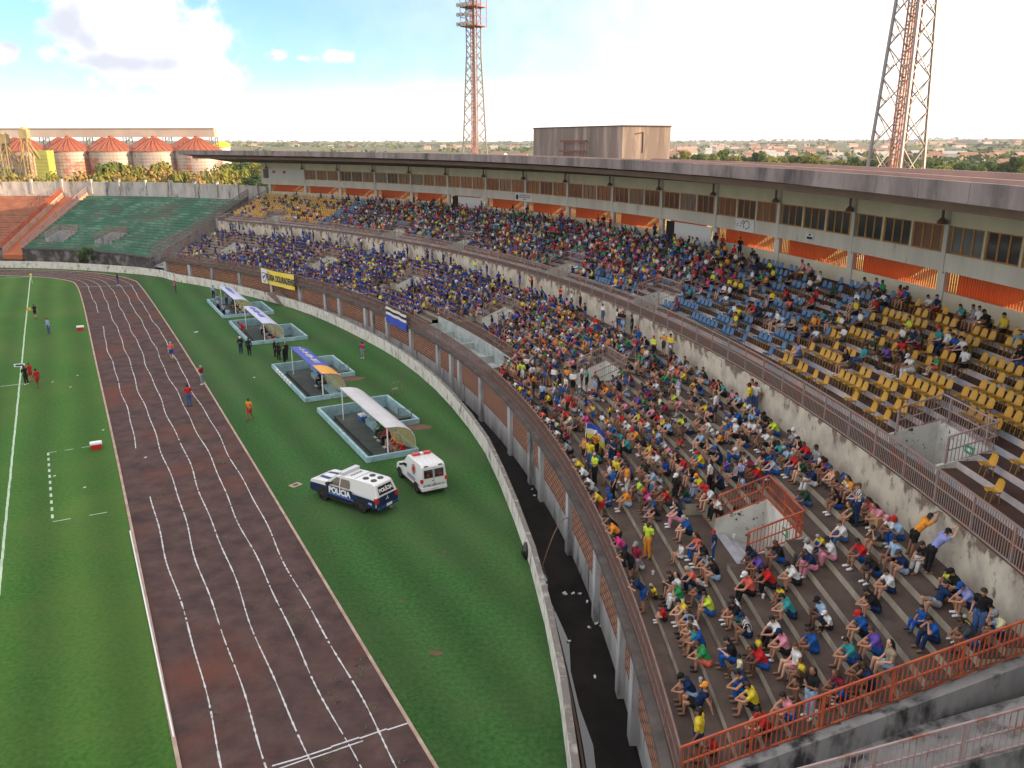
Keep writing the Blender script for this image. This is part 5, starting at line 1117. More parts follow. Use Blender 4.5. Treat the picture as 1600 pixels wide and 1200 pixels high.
for tier, bx, by, sc_, txt in BLK:
    for it in txt.split():
        f = it.split(','); (place_up if tier else place_low)(bx + float(f[0]) / sc_, by + float(f[1]) / sc_, f[2], f[3], f[4], (f[5] if len(f) > 5 else '-'), len(f) > 6)
# the rest of the crowd
rg = random.Random(21)
MIX = 'wwwwkkkkkknnnnbbblleeedddttggGyyooorrrmmpqvciKCxxhh'; BLUE = 'xxxxxxxxxxxxbbbxnnvwylGek'; BOT = 'kkkkndjjjjeKwbbl'
for k in range(1, 13):
    t = 5.8
    while t < 56.2:
        t += math.degrees(rg.uniform(.44, .60) / 130); r = ledge(k) + .20
        if any(abs(t - c) < HW + .25 and 5 <= k <= 9 for c in LOWV) or any(c - HW - .2 < t < c + HW + .8 and k in (4, 5) for c in LOWV) or (k <= 3 and 18.8 < t < 28.9): continue
        clump = math.sin(t * 2.1 + k * .7) * math.sin(k * 1.3 + t * .6)
        d = (.34 if t < 8.6 else .36 if t < 12 else .62 if t < 14 else .92) if t < 47 else (.80 if t < 50 else .50 + .4 * clump)
        if k == 1: d *= .55
        if k == 12: d *= .6
        d -= .16 * (clump < -.55)
        if rg.random() > d or not free(r, t, 0): continue
        sh_ = rg.choice(BLUE) if rg.random() < min(1, max(0, (t - 21) / 6)) else rg.choice(MIX)
        if rg.random() < (.10 if k < 12 else .35): add(pol(r + .1, t, lz(k)), face_in(t) + rg.uniform(-.7, .7), rg.choice(('S1', 'S2', 'S3')), sh_, rg.choice(BOT), rg.choice(('', '', '', 'k', 'w', 'r')), rg.random() < .22, where=('low', k, t), rg=rg)
        else: add(pol(r, t, lz(k)), face_in(t) + rg.uniform(-.35, .35), rg.choice(('s1', 's2', 's3', 's4', 's5', 'k2')), sh_, rg.choice(BOT), rg.choice(('', '', '', '', 'k', 'w', 'r', 'b')), rg.random() < .25, scale=.72 if rg.random() < .12 else 1, where=('low', k, t), rg=rg)
        OCC.append((r, t, 0))
# along the front railing of the busy part
t = 9.
while t < 50:
    t += math.degrees(rg.uniform(.5, 2.2) / 126)
    if 17.8 < t < 28.8 or not free(R0 + .5, t, 0, .5): continue
    if rg.random() < (.25 if t < 18 else .45): add(pol(R0 + .5, t, lz(0)), face_in(t) + rg.uniform(-.3, .3), rg.choice(('R1', 'R1', 'S1', 'S2')), rg.choice(BLUE if t > 25 else MIX), rg.choice(BOT), '', rg.random() < .2, where=('low', 0, t), rg=rg); OCC.append((R0 + .5, t, 0))
for k in range(1, NU + 1):
    t = 15.2
    while t < 56.4:
        t += math.degrees(.56 / 142); r = uedge(k) + .32
        if any(abs(t - c) < HW + .1 and k <= 4 for c in UPV): continue
        d = .28 if t < 17.2 else .62 if t < 19.5 else .80 if t < 42 else .55 if t < 46 else .25 if t < 50 else .09
        if k <= 2 and t < 25: d *= .55
        if rg.random() > d or not free(r, t, 1, .5): continue
        OCC.append((r, t, 1)); SEATS_UNDER.append((k, t)); add(pol(r, t, uz(k) + .42), face_in(t) + rg.uniform(-.3, .3), rg.choice(('c1', 'c2', 'c3', 'c4')), rg.choice(MIX), rg.choice(BOT), rg.choice(('', '', '', '', 'k', 'w', 'r')), rg.random() < .28, scale=.74 if rg.random() < .08 else 1, where=('up', k, t), rg=rg)
for t in [18.2, 19.2, 19.6, 23.4, 26.5, 27.0, 27.4, 30.2, 33, 34.2, 36.9, 40.5, 41.2, 43, 45.9]:
    add(pol(147.4, t, uz(NU)), face_in(t) + rg.uniform(-.5, .5), rg.choice(('S1', 'S2')), rg.choice('kknbry'), rg.choice('kjn'), '', False, where=('up', NU, t), rg=rg)
# ------------------------------------------------------------------ text
def text_mesh(s, size=1., ext=.01, bold=0.):
    c = bpy.data.curves.new('t', 'FONT'); c.body = s; c.size = size; c.align_x = 'CENTER'; c.align_y = 'CENTER'; c.extrude = ext; c.offset = bold
    o = bpy.data.objects.new('t', c); COL.objects.link(o); dg = bpy.context.evaluated_depsgraph_get(); me = bpy.data.meshes.new_from_object(o.evaluated_get(dg)); bpy.data.objects.remove(o); me.materials.clear(); return me
def text(s, name, m, parent, loc, rot, size, sx=1., bold=.0, ext=.004):
    o = link(name, text_mesh(s, size, ext, bold), m, parent); o.location = loc; o.rotation_euler = rot; o.scale = (sx, 1, 1); return o

# ------------------------------------------------------------------ dugouts
dug_wall = mat('dugout_blue_wall', (.30, .46, .50), .9, (.20, .32, .36), 1.5, 8, c3=(.09, .12, .13), scale3=2., lo3=.58, hi3=.72)
dug_floor = mat('dugout_floor', (.050, .066, .060), .8, (.085, .10, .09), 1.3, 8)
glassy = mat('yellowed_acrylic', (.45, .42, .20), .25, alpha=.45); DUG_HOLES = []
DUG = [((323, 467.5), (346, 495), 'far', 'white and blue canopy, the farthest of the four', 0), ((357.5, 501), (394, 534), 'far', 'pale blue canopy, second from the far end', 0), ((424, 569), (476, 620), 'near', 'blue and orange canopy, third from the far end', 1), ((495, 637), (570, 716), 'near', 'plain white canopy, nearest to the vehicles', 1)]
can_white = mat('canopy_white', (.58, .58, .60), .5, (.48, .48, .50), .8); can_blue = mat('canopy_blue', (.07, .10, .42), .5); can_or = mat('canopy_orange', (.72, .36, .06), .5); can_pale = mat('canopy_pale_blue', (.50, .52, .70), .5)
DUGM = []
for i, (pa, pb, _, lab, farst) in enumerate(DUG):
    A, B = ground(*pa, .35), ground(*pb, .35); A.z = 0; d = Vector((.468, -.884, 0)); e = empty('dugout', A, math.atan2(d.y, d.x)); tag(e, 'pale blue sunken team dugout with ' + lab, 'dugout', 'team dugouts beside the track')
    L = 12.0; mb = MB(); W_ = 3.65; s0, s1 = (-.7, 6.2) if farst else (4.9, 12.0)
    def wb(x0, x1, y0, y1, z1=.36): mb.box(x0, x1, y0, y1, -.95, z1)
    wb(0, L, -.0, .2); wb(0, .2, .2, W_ - .2); wb(L - .2, L, .2, W_ - .2); wb(min(0, s0), L, W_ - .2, W_)
    wb(s0, s1, 5.8, 6.0, .37); wb(s0, s0 + .2, W_, 5.8, .37); wb(s1 - .2, s1, W_, 5.8, .37)
    mb.build('wall', dug_wall, e)
    mb = MB(); mb.box(.2, L - .2, .2, W_ - .2, -1.0, -.72); mb.box(.2, L - .2, 1.25, W_ - .2, -.71, -.45); mb.box(s0 + .2, s1 - .2, W_, 5.8, -1., -.55 if farst else -.9); mb.build('floor', dug_floor, e)
    mb = MB(); mb.box(3.2, L - .5, W_ - .85, W_ - .35, -.44, -.02); mb.build('bench', dug_wall, e)
    if farst:
        mb = MB()
        for q in range(4): mb.box(s1 - 1.2 - q * .0 - .45 * (q + 1), s1 - 1.2 - .45 * q, W_ + .05, 5.75, -.54, .2 - .18 * q)
        mb.build('stairs', dug_floor, e); mb = MB(); mb.bar((s1 - 3.4, 5.6, .25), (s1 - .6, 5.6, .95), .05); mb.bar((s1 - .6, 5.6, .3), (s1 - .6, 5.6, .95), .05); mb.bar((s1 - 3.4, 5.6, -.5), (s1 - 3.4, 5.6, .25), .05); mb.build('handrail', steel, e)
    else:
        mb = MB(); mb.box(s0 + .9, s0 + 3.6, W_ + .004, W_ + .02, -.85, .1); mb.build('doorway', MATS['dark_doorway'], e)
    prof = [(3.5, .30), (3.5, .8), (3.42, 1.25), (3.2, 1.62), (2.8, 1.88), (2.25, 2.03), (1.55, 2.08)]
    c0, c1 = (1.4, L - .25); mb = MB(); n = 14
    for q in range(n):
        xa, xb = c0 + (c1 - c0) * q / n, c0 + (c1 - c0) * (q + 1) / n
        for (ya, za), (yb, zb_) in zip(prof, prof[1:]):
            lo_ = za < 1.2
            mb.m = 1 if lo_ else ((0 if i == 3 else (2 if i == 2 and q >= 10 else 0)))
            for o_ in (0, .035): mb.face([(xa, ya + o_, za + o_), (xb, ya + o_, za + o_), (xb, yb + o_, zb_ + o_), (xa, yb + o_, zb_ + o_)])
    for (ya, za), (yb, zb_) in zip(prof, prof[1:]):
        mb.m = 0
        for x in (c0, c1): mb.face([(x, ya, za), (x, ya + .035, za + .035), (x, yb + .035, zb_ + .035), (x, yb, zb_)])
    mb.m = 0; mb.box(c0, c1, 1.5, 1.58, 2.04, 2.13)
    cm = (can_pale, can_pale, can_blue, can_white)[i]
    cn = mb.build('canopy', [cm, glassy, can_or], e)
    for x in (c0 + .02, c1 - .02):
        mb = MB(); mb.face([(x, y, z) for y, z in prof] + [(x, 2.2, .9)]); mb.build('end_pane', glassy, cn)
    if i in (0, 1, 2):       # blurred lettering on the canopies, as unreadable strokes
        mb = MB(); r_ = random.Random(i); x = c0 + .5
        while x < (c0 + 6.6):
            w_ = r_.uniform(.22, .5); mb.face([(x, 2.0, 2.125), (x + w_, 2.0, 2.125), (x + w_, 2.55, 2.02), (x, 2.55, 2.02)] if r_.random() < .6 else [(x, 2.15, 2.12), (x + w_, 2.15, 2.12), (x + w_, 2.3, 2.10), (x, 2.3, 2.10)]); x += w_ + .18
        mb.build('lettering', can_white if i == 2 else can_blue, cn)
    mb = MB()
    for x in (c0 + .15, c1 - .1): mb = MB(); mb.tube((x, 1.6, -.45), (x, 1.6, 2.06), .045, n=8); mb.build('post', white_p, e)
    M = Matrix.Translation(A) @ Matrix.Rotation(e.rotation_euler.z, 4, 'Z'); DUGM.append(M)
    for x0, x1, y0, y1 in ((.1, L - .1, .1, W_ - .1), (s0 + .1, s1 - .1, W_ - .05, 5.9)):
        DUG_HOLES.append([M @ Vector(q) for q in ((x0, y0, 0), (x1, y0, 0), (x1, y1, 0), (x0, y1, 0))])
for k in range(6):
    x = 2.0 + k * .95; mb = MB(); n_ = 4
    for q in range(n_): mb.hexa([(x + .5 * q / n_, -.05 + .02 * (q % 2), .05 + .03 * (k % 3)), (x + .5 * (q + 1) / n_, -.05 + .02 * ((q + 1) % 2), .05 + .03 * (k % 3)), (x + .5 * (q + 1) / n_, -.03 + .02 * ((q + 1) % 2), .06), (x + .5 * q / n_, -.03 + .02 * (q % 2), .06), (x + .5 * q / n_, -.02, .375), (x + .5 * (q + 1) / n_, -.02, .375), (x + .5 * (q + 1) / n_, .12, .385), (x + .5 * q / n_, .12, .385)])
    o = mb.build('towel', mat('white_towel', (.58, .58, .56), .9)); o.matrix_world = DUGM[2]; tag(o, 'white towel hung over the wall of the third dugout, %s from its far end' % nth(k + 1), 'towel', 'towels on the dugout wall')
# the lawn again, now with the dugout pits cut out of it
from mathutils.geometry import tessellate_polygon
go = bpy.data.objects['grass']; outer = [Vector((p.x, p.y, 0)) for p in LW] + [Vector((-150, 60, 0)), Vector((-150, -30, 0)), Vector((0, -30, 0))]
rings_ = [outer] + [h[:] for h in DUG_HOLES]; allp = [p for r in rings_ for p in r]; tri = tessellate_polygon(rings_)
nm_ = bpy.data.meshes.new('grass'); nm_.from_pydata([p[:] for p in allp], [], [t[:] for t in tri]); bm = bmesh.new(); bm.from_mesh(nm_)
for f in bm.faces:
    if f.normal.z < 0: f.normal_flip()
bm.to_mesh(nm_); bm.free(); nm_.materials.append(grass); go.data = nm_
# weeds growing through the cinders
mb = MB(); r_ = random.Random(8)
for i in range(420):
    j = r_.randrange(20, 60); f = r_.choice((r_.uniform(.6, .98), r_.uniform(.02, .98))); q = INN[j].lerp(OUT_[j], f) + Vector((r_.uniform(-2, 2), r_.uniform(-2, 2), .012))
    if math.sin(q.x * .9) * math.sin(q.y * .31) < .15: continue
    for k in range(r_.randrange(3, 8)):
        a = r_.uniform(0, 6.28); u = Vector((math.cos(a), math.sin(a), 0)); w = Vector((-u.y, u.x, 0)) * .025; L = r_.uniform(.06, .17); o_ = q + Vector((r_.uniform(-.15, .15), r_.uniform(-.15, .15), 0)); mb.face([o_ - w, o_ + w, o_ + u * L + Vector((0, 0, L * .7))])
tag(mb.build('track_weeds', mat('weed_green', (.05, .11, .03), .9, (.10, .14, .05), 4)), 'sparse green weeds sprouting through the cinder track', 'weeds', kind='stuff')
# earth patches beside the dugouts and bare spots
mb = MB()
for q in (DUGM[3] @ Vector((6.8, 5.2, 0)), DUGM[2] @ Vector((6.9, 5.2, 0))):
    r_ = random.Random(int(q.x)); mb.face([q + Vector((math.cos(a) * (1.5 + r_.uniform(-.3, .3)), math.sin(a) * (.7 + r_.uniform(-.2, .2)), .005)) for a in [6.283 * k / 14 for k in range(14)]])
for px, py, s in ((680, 1020, .22), (628, 940, .10), (695, 862, .12), (450, 447, 1.6)):
    q = ground(px, py); r_ = random.Random(px); mb.face([q + Vector((math.cos(a) * s * (1.2 + r_.uniform(-.6, .6)), math.sin(a) * s * (.6 + r_.uniform(-.45, .35)), .005)) for a in [6.283 * k / 12 for k in range(12)]])
tag(mb.build('bare_earth', mat('bare_earth', (.16, .085, .055), .95, (.11, .06, .04), 3)), kind='structure')

# ------------------------------------------------------------------ vehicles
tyre_m = mat('tyre_rubber', (.015, .015, .016), .8); rim_m = mat('dark_rim', (.06, .06, .065), .4, metal=.5); car_glass = mat('car_glass', (.012, .014, .016), .05, spec=.9)
car_white = mat('car_white', (.66, .67, .68), .25, spec=.6); car_navy = mat('police_navy', (.010, .022, .075), .3, spec=.5); red_lens = mat('red_lens', (.50, .02, .02), .2, spec=.6); blackp = mat('black_plastic', (.018, .018, .020), .6); white_txt = mat('white_lettering', (.72, .73, .74), .5); blue_txt = mat('blue_lettering', (.03, .09, .38), .5)
amber_glass = mat('reflective_side_glass', (.10, .055, .025), .08, (.02, .018, .016), 2.2, 2, spec=.9, stretch=(.4, .4, 3))
def pbody(mb, prof, hw, inset=.07, shrink=.05):
    cx, cz = sum(p[0] for p in prof) / len(prof), sum(p[1] for p in prof) / len(prof)
    sp = []
    for x, z in prof:
        dx, dz = x - cx, z - cz; l = math.hypot(dx, dz); sp.append((x - dx / l * shrink, z - dz / l * shrink))
    n = len(prof)
    for i in range(n):
        j = (i + 1) % n; (ax, az), (bx, bz), (sx, sz), (tx, tz) = prof[i], prof[j], sp[i], sp[j]
        ha, hb = hw(ax, az), hw(bx, bz)
        mb.face([(ax, -ha + inset, az), (bx, -hb + inset, bz), (bx, hb - inset, bz), (ax, ha - inset, az)])
        for s in (-1, 1): mb.face([(ax, s * (ha - inset), az), (bx, s * (hb - inset), bz), (tx, s * hb, tz), (sx, s * ha, sz)])
    for s in (-1, 1): mb.face([(x, s * hw(x, z), z) for x, z in sp])
def soft(o):
    m = o.modifiers.new('bevel', 'BEVEL'); m.width = .05; m.segments = 3; m.limit_method = 'ANGLE'; m.angle_limit = R(22); o.data.polygons.foreach_set('use_smooth', [True] * len(o.data.polygons)); m.harden_normals = True
def wheel(parent, x, y, r, w):
    mb = MB(); s = 1 if y > 0 else -1
    pr = [(r * .62, -w / 2), (r * .93, -w / 2), (r, -w / 2 + .04), (r, w / 2 - .04), (r * .93, w / 2), (r * .62, w / 2)]; n = 24
    for (ra, ya), (rb, yb) in zip(pr, pr[1:]):
        for i in range(n):
            t, u = 6.2832 * i / n, 6.2832 * (i + 1) / n; mb.face([(ra * math.cos(t), ya, ra * math.sin(t)), (ra * math.cos(u), ya, ra * math.sin(u)), (rb * math.cos(u), yb, rb * math.sin(u)), (rb * math.cos(t), yb, rb * math.sin(t))])
    o = mb.build('wheel', tyre_m, parent, smooth=False); o.location = (x, y, r)
    mb = MB(); mb.face([(r * .63 * math.cos(6.2832 * i / 20), s * w * .30, r * .63 * math.sin(6.2832 * i / 20)) for i in range(20)])
    for k in range(6): a = 6.2832 * k / 6; mb.bar((r * .1 * math.cos(a), s * w * .36, r * .1 * math.sin(a)), (r * .6 * math.cos(a), s * w * .33, r * .6 * math.sin(a)), .06, .05, (0, 1, 0))
    mb.tube((0, s * w * .28, 0), (0, s * w * .44, 0), r * .16, n=10); mb.build('rim', rim_m, o); return o
def sidepoly(mb, pts, y): mb.face([(x, y, z) for x, z in pts] if y < 0 else [(x, y, z) for x, z in pts][::-1])
# police pickup
RL, FL = ground(568, 801), ground(507, 781); fw_ = (FL - RL).normalized(); lf_ = Vector((-fw_.y, fw_.x, 0)); ctr = (RL + FL) / 2 - lf_ * .80
pk = tag(empty('police_pickup', ctr, math.atan2(fw_.y, fw_.x)), 'white and navy police pickup with hard canopy parked on the grass', 'pickup')
hwp = lambda x, z: .90 - (.20 * max(0, z - 1.12) / .7) - (.06 if abs(x) > 2.4 else 0)
mb = MB(); pbody(mb, [(-2.62, .55), (-2.66, 1.12), (-2.4, 1.76), (-2.2, 1.83), (-.85, 1.84), (.25, 1.80), (.55, 1.74), (1.26, 1.25), (2.34, 1.19), (2.60, 1.08), (2.66, .62), (2.5, .42), (-2.45, .45)], hwp); soft(mb.build('body', car_white, pk, merge=True))
for s in (-1, 1):
    y = s * .906
    mb = MB(); sidepoly(mb, [(-2.58, .56), (-2.58, .98), (-.95, 1.06), (-.80, 1.12), (1.12, 1.12), (1.25, 1.0), (2.50, .98), (2.58, .62), (2.4, .46), (-2.4, .48)], y); mb.build('livery_panel', car_navy, pk)
    mb = MB()
    for k in range(22):
        x = -2.5 + k * .075; mb.face([(x, y + s * .004, .99 + (k % 2) * .045), (x + .07, y + s * .004, .99 + (k % 2) * .045), (x + .07, y + s * .004, 1.03 + (k % 2) * .045), (x, y + s * .004, 1.03 + (k % 2) * .045)])
    mb.build('chequer_band', white_txt, pk)
    mb = MB(); sidepoly(mb, [(1.05, .60), (-.9, .56), (-.9, .64), (1.05, .69)], y + s * .004); mb.build('blue_stripe', mat('stripe_blue', (.08, .16, .55), .4), pk)
    text('POLÍCIA', 'door_lettering', white_txt, pk, (.17 * 1, y + s * .006, .86), (math.pi / 2, 0, 0 if s < 0 else math.pi), .50, .92, .022)
    text('190', 'emergency_number', white_txt, pk, (-2.18, y + s * .006, .72), (math.pi / 2, 0, 0 if s < 0 else math.pi), .20, 1)
    def yy(z): return s * (.905 - .20 * max(0, z - 1.12) / .7)
    for nm, q in (('front_side_window', [(1.02, 1.20), (.22, 1.20), (.22, 1.66), (.50, 1.66)]), ('rear_side_window', [(.12, 1.20), (-.62, 1.20), (-.60, 1.50), (-.50, 1.66), (.12, 1.66)])):
        mb = MB(); mb.face([(x, yy(z) , z) for x, z in q]); mb.build(nm, amber_glass, pk)
    mb = MB()
    for x in (1.12, .17, -.70): mb.box(x - .012, x + .012, y - .004, y + .008, .52, 1.17)
    mb.build('door_seam', blackp, pk)
    for x in (.30, -.58): mb = MB(); mb.box(x - .10, x + .06, y - .02, y + .03, 1.08, 1.12); mb.build('door_handle', blackp, pk)
    mb = MB(); mb.tube((1.0, s * .88, 1.22), (1.02, s * 1.08, 1.25), .085, .10, 8); mb.build('mirror', blackp, pk)
    mb = MB(); mb.box(-.95, 1.15, s * .90 - .09, s * .90 + .09, .36, .42); mb.build('running_board', blackp, pk)
    for x in (-1.5, 1.55):
        mb = MB(); c_ = []
        for k in range(14):
            t = math.pi * k / 13; c_.append((x + .50 * math.cos(t), .40 + .50 * math.sin(t)))
        sidepoly(mb, c_, s * .912); mb.build('wheel_arch', blackp, pk); wheel(pk, x, s * .80, .385, .26)
    mb = MB(); mb.box(-2.68, -2.50, s * .78 - .12, s * .78 + .12, .80, 1.10); mb.build('tail_light', red_lens, pk)
    mb = MB(); mb.box(2.38, 2.60, s * .70 - .13, s * .70 + .13, .84, .98); mb.build('headlight', mat('lamp_glass', (.55, .56, .58), .1, spec=.8), pk)
mb = MB(); mb.face([(1.20, -.72, 1.27), (1.20, .72, 1.27), (.60, .60, 1.71), (.60, -.60, 1.71)]); o = mb.build('windscreen', car_glass, pk); o.location = (.02, 0, .012)
mb = MB(); mb.face([(-2.638, -.60, 1.22), (-2.638, .60, 1.22), (-2.452, .52, 1.66), (-2.452, -.52, 1.66)]); o = mb.build('rear_window', car_glass, pk); o.location = (-.01, 0, .002)
text('POLÍCIA', 'rear_lettering', white_txt, pk, (-2.570, 0, 1.43), (R(67), 0, -math.pi / 2), .28, 1, .01)
mb = MB(); mb.box(-2.675, -2.655, -.86, .86, .56, 1.12); mb.build('tailgate', car_navy, pk)
mb = MB()
for k in range(3):
    a = math.pi / 2 + 2.094 * k; c_ = Vector((-2.678, .075 * math.cos(a), .92 + .075 * math.sin(a))); u = Vector((0, math.cos(a), math.sin(a))) * .07; v = Vector((0, -math.sin(a), math.cos(a))) * .04; mb.face([c_ - u, c_ - v, c_ + u, c_ + v])
mb.build('emblem', white_txt, pk)
mb = MB(); mb.box(-2.80, -2.58, -.80, .80, .44, .56); mb.build('rear_bumper', mat('blue_chrome', (.05, .10, .30), .25, metal=.5), pk); mb = MB(); mb.box(-2.815, -2.80, -.22, .22, .50, .66); mb.build('number_plate', white_txt, pk); mb = MB(); mb.bar((-2.8, 0, .40), (-3.0, 0, .40), .06); mb.tube((-2.98, 0, .40), (-2.98, 0, .50), .03, n=8); mb.build('tow_bar', steel, pk)
mb = MB()
for x in (-1.35, -1.95):
    for y in (-.27, .27): mb.tube((x, y, 1.80), (x, y, 1.875), .19, .17, 18)
mb.build('roof_vent', mat('vent_grey', (.05, .055, .06), .6), pk)
mb = MB(); mb.box(.02, .34, -.66, .66, 1.80, 1.99); mb.build('light_bar', mat('light_bar_white', (.55, .57, .62), .3), pk)
text('POLÍCIA', 'roof_lettering', mat('dark_lettering', (.04, .05, .07), .6), pk, (-.38, 0, 1.848), (0, 0, -math.pi / 2), .24, 1); mb = MB(); mb.face([(2.25, -.45, 1.198), (2.25, .45, 1.198), (1.36, .55, 1.246), (1.36, -.55, 1.246)]); o = mb.build('bonnet_stripe', car_navy, pk); o.location.z = .006
mb = MB(); mb.face([(2.20, -.2, 1.201), (2.20, .2, 1.201), (1.40, .25, 1.244), (1.40, -.25, 1.244)]); o = mb.build('bonnet_panel', car_white, pk); o.location.z = .012
mb = MB(); mb.box(2.50, 2.68, -.80, .80, .44, .70); mb.build('front_bumper', blackp, pk)
for x in (-.86,):
    mb = MB(); mb.box(x - .01, x + .01, -.66, .66, 1.835, 1.85); mb.build('canopy_joint', blackp, pk)
# ambulance
RL, FL = ground(655, 771), ground(627, 745); fw_ = (FL - RL).normalized(); lf_ = Vector((-fw_.y, fw_.x, 0)); ctr = (RL + FL) / 2 - lf_ * .72
am = tag(empty('ambulance', ctr, math.atan2(fw_.y, fw_.x)), 'small white ambulance van with red roof lights parked beside the dugout', 'ambulance')
hwa = lambda x, z: (.84 - .10 * max(0, z - .95) / .9) if x < .6 else .80 - .12 * max(0, z - .8)
mb = MB(); pbody(mb, [(-2.02, .42), (-2.06, .95), (-1.98, 1.78), (-1.80, 1.92), (.05, 1.93), (.28, 1.86), (.52, 1.56), (1.15, 1.06), (1.85, .90), (2.02, .72), (2.02, .42), (1.8, .32), (-1.9, .34)], hwa); soft(mb.build('body', car_white, am, merge=True))
for s in (-1, 1):
    mb = MB(); mb.face([(x, s * (.806 - .12 * max(0, z - .8) + .012), z) for x, z in ((1.0, 1.06), (.28, 1.06), (.28, 1.52), (.55, 1.50))]); mb.build('side_window', car_glass, am)
    mb = MB(); mb.tube((.95, s * .80, 1.06), (.96, s * .98, 1.08), .07, .085, 8); mb.build('mirror', blackp, am)
    mb = MB(); sidepoly(mb, [(-2.0, .34), (-2.0, .50), (1.8, .46), (1.9, .34)], s * .852); mb.build('sill_cladding', blackp, am)
    mb = MB(); sidepoly(mb, [(-1.9, .66), (-1.9, .70), (.2, .70), (.2, .66)], s * .850); mb.build('red_stripe', red_lens, am)
    text('AMBULÂNCIA', 'side_lettering', blue_txt, am, (-.55, s * .848, .82), (math.pi / 2, 0, 0 if s < 0 else math.pi), .20, 1)
    mb = MB(); n = 24; zc, xc = 1.36, -.85
    def yb(z): return s * (.848 - .10 * max(0, z - .95) / .9)
    for k in range(n):
        a, b = 6.2832 * k / n, 6.2832 * (k + 1) / n; mb.face([(xc + r_ * math.cos(t), yb(zc + r_ * math.sin(t)), zc + r_ * math.sin(t)) for r_, t in ((.30, a), (.30, b), (.26, b), (.26, a))])
    mb.build('emblem_ring', blackp, am); mb = MB()
    for k in range(3):
        a = math.pi / 2 + k * 1.0472; u, v = Vector((math.cos(a), 0, math.sin(a))), Vector((-math.sin(a), 0, math.cos(a))); q = [u * .22 + v * .06, u * .22 - v * .06, -u * .22 - v * .06, -u * .22 + v * .06]; mb.face([(xc + p.x, yb(zc + p.z) + s * .001 * k, zc + p.z) for p in q])
    mb.build('emblem_star', red_lens, am)
    for x in (-1.33, 1.36):
        mb = MB(); sidepoly(mb, [(x + .40 * math.cos(math.pi * k / 12), .33 + .40 * math.sin(math.pi * k / 12)) for k in range(13)], s * .858); mb.build('wheel_arch', blackp, am); wheel(am, x, s * .75, .30, .20)
    mb = MB(); mb.face([(-2.075 + (z - .95) * .095, s * .06 if k in (0, 3) else s * .62, z) for k, z in enumerate((1.12, 1.12, 1.62, 1.62))]); o = mb.build('rear_window', car_glass, am); o.location.x = -.012
    mb = MB(); c_ = Vector((-2.068, s * .36, 1.36)); mb.box(-2.062, -2.055, s * .36 - .12, s * .36 + .12, 1.24, 1.31); mb.box(-2.062, -2.055, s * .36 - .035, s * .36 + .035, 1.16, 1.40); mb.build('red_cross', red_lens, am).location.x = -.004
    mb = MB(); mb.box(-2.08, -1.95, s * .76 - .08, s * .76 + .08, .86, 1.08); mb.build('tail_light', red_lens, am)
    mb = MB(); mb.box(-1.99, -1.93, s * .45 - .12, s * .45 + .12, 1.80, 1.85); mb.build('marker_light', blackp, am)
mb = MB(); mb.face([(1.14, -.66, 1.09), (1.14, .66, 1.09), (.56, .60, 1.55), (.56, -.60, 1.55)]); o = mb.build('windscreen', car_glass, am); o.location = (.012, 0, .012)
mb = MB(); mb.box(-2.07, -2.05, -.008, .008, .55, 1.72); mb.box(-2.085, -2.06, .05, .14, .92, .96); mb.build('door_seam', blackp, am)
mb = MB(); mb.box(-2.13, -1.95, -.80, .80, .36, .54); mb.build('rear_bumper', car_white, am); mb = MB(); mb.box(-2.14, -2.13, -.2, .2, .40, .50); mb.build('number_plate', mat('plate_grey', (.5, .5, .5), .5), am)
text('AMBULÂNCIA', 'rear_lettering', mat('dark_lettering', (.04, .05, .07), .6), am, (-2.062, 0, .64), (math.pi / 2, 0, -math.pi / 2), .20, 1.1)
mb = MB(); mb.box(-.32, -.02, -.58, -.10, 1.93, 2.05); mb.box(-.32, -.02, .10, .58, 1.93, 2.05); lb = mb.build('light_bar', red_lens, am); mb = MB(); mb.box(-.30, -.04, -.10, .10, 1.94, 2.04); mb.build('light_bar_centre', car_white, lb)
mb = MB()
for y in (-.45, -.15, .15, .45): mb.box(-1.7, -.45, y - .015, y + .015, 1.925, 1.942)
mb.build('roof_rib', car_white, am)

# ------------------------------------------------------------------ banners and flags
def flat_board(name, px0, py0, px1, py1, z0, z1, r, lab, cat, m):
    a, b = hit_r(px0, py0, r), hit_r(px1, py1, r); A, B = pol(r, a), pol(r, b); mid = (A + B) / 2; d = (B - A).normalized(); e = empty(name, (mid.x, mid.y, (z0 + z1) / 2), math.atan2(d.y, d.x)); tag(e, lab, cat); w, h = (B - A).length / 2, (z1 - z0) / 2
    return e, w, h
def hit_r(px, py, r):
    d = cam_ray(px, py); y = 12.
    while math.hypot(d.x / d.y * y - CX, y - CY) < r and y < 170: y += .01
    return math.degrees(math.atan2(y - CY, d.x / d.y * y - CX))
ban_y = mat('banner_yellow', (.72, .52, .02), .8, (.66, .58, .16), .7, 3); ban_k = mat('banner_black', (.02, .02, .05), .8); ban_w = mat('banner_white', (.62, .60, .56), .8); ban_b = mat('banner_blue', (.03, .07, .42), .8)
e, w, h = flat_board('banner', 408, 420, 459, 432, 1.95, 3.95, R0 - .50, 'yellow fan banner with black lettering and shield hung on the front railing', 'banner', ban_y)
mb = MB(); n, m_ = 24, 6
for i in range(n):
    for j in range(m_):
        q = []
        for a, b in ((i, j), (i + 1, j), (i + 1, j + 1), (i, j + 1)):
            x, z = -w + 2 * w * a / n, -h + 2 * h * b / m_; q.append((x, .05 * math.sin(x * 1.7) * (1 - b / m_) - .0, z - .10 * math.sin(math.pi * (a / n)) * (b / m_)))
        mb.m = 1 if i < n * .2 and False else 0; mb.face(q)
mb.build('cloth', ban_y, e, smooth=True)
mb = MB(); mb.face([(-w + .04, -.075, -h + .05), (-w * .60, -.075, -h + .05), (-w * .60, -.075, h - .12), (-w + .04, -.075, h - .05)]); mb.build('white_panel', ban_w, e)
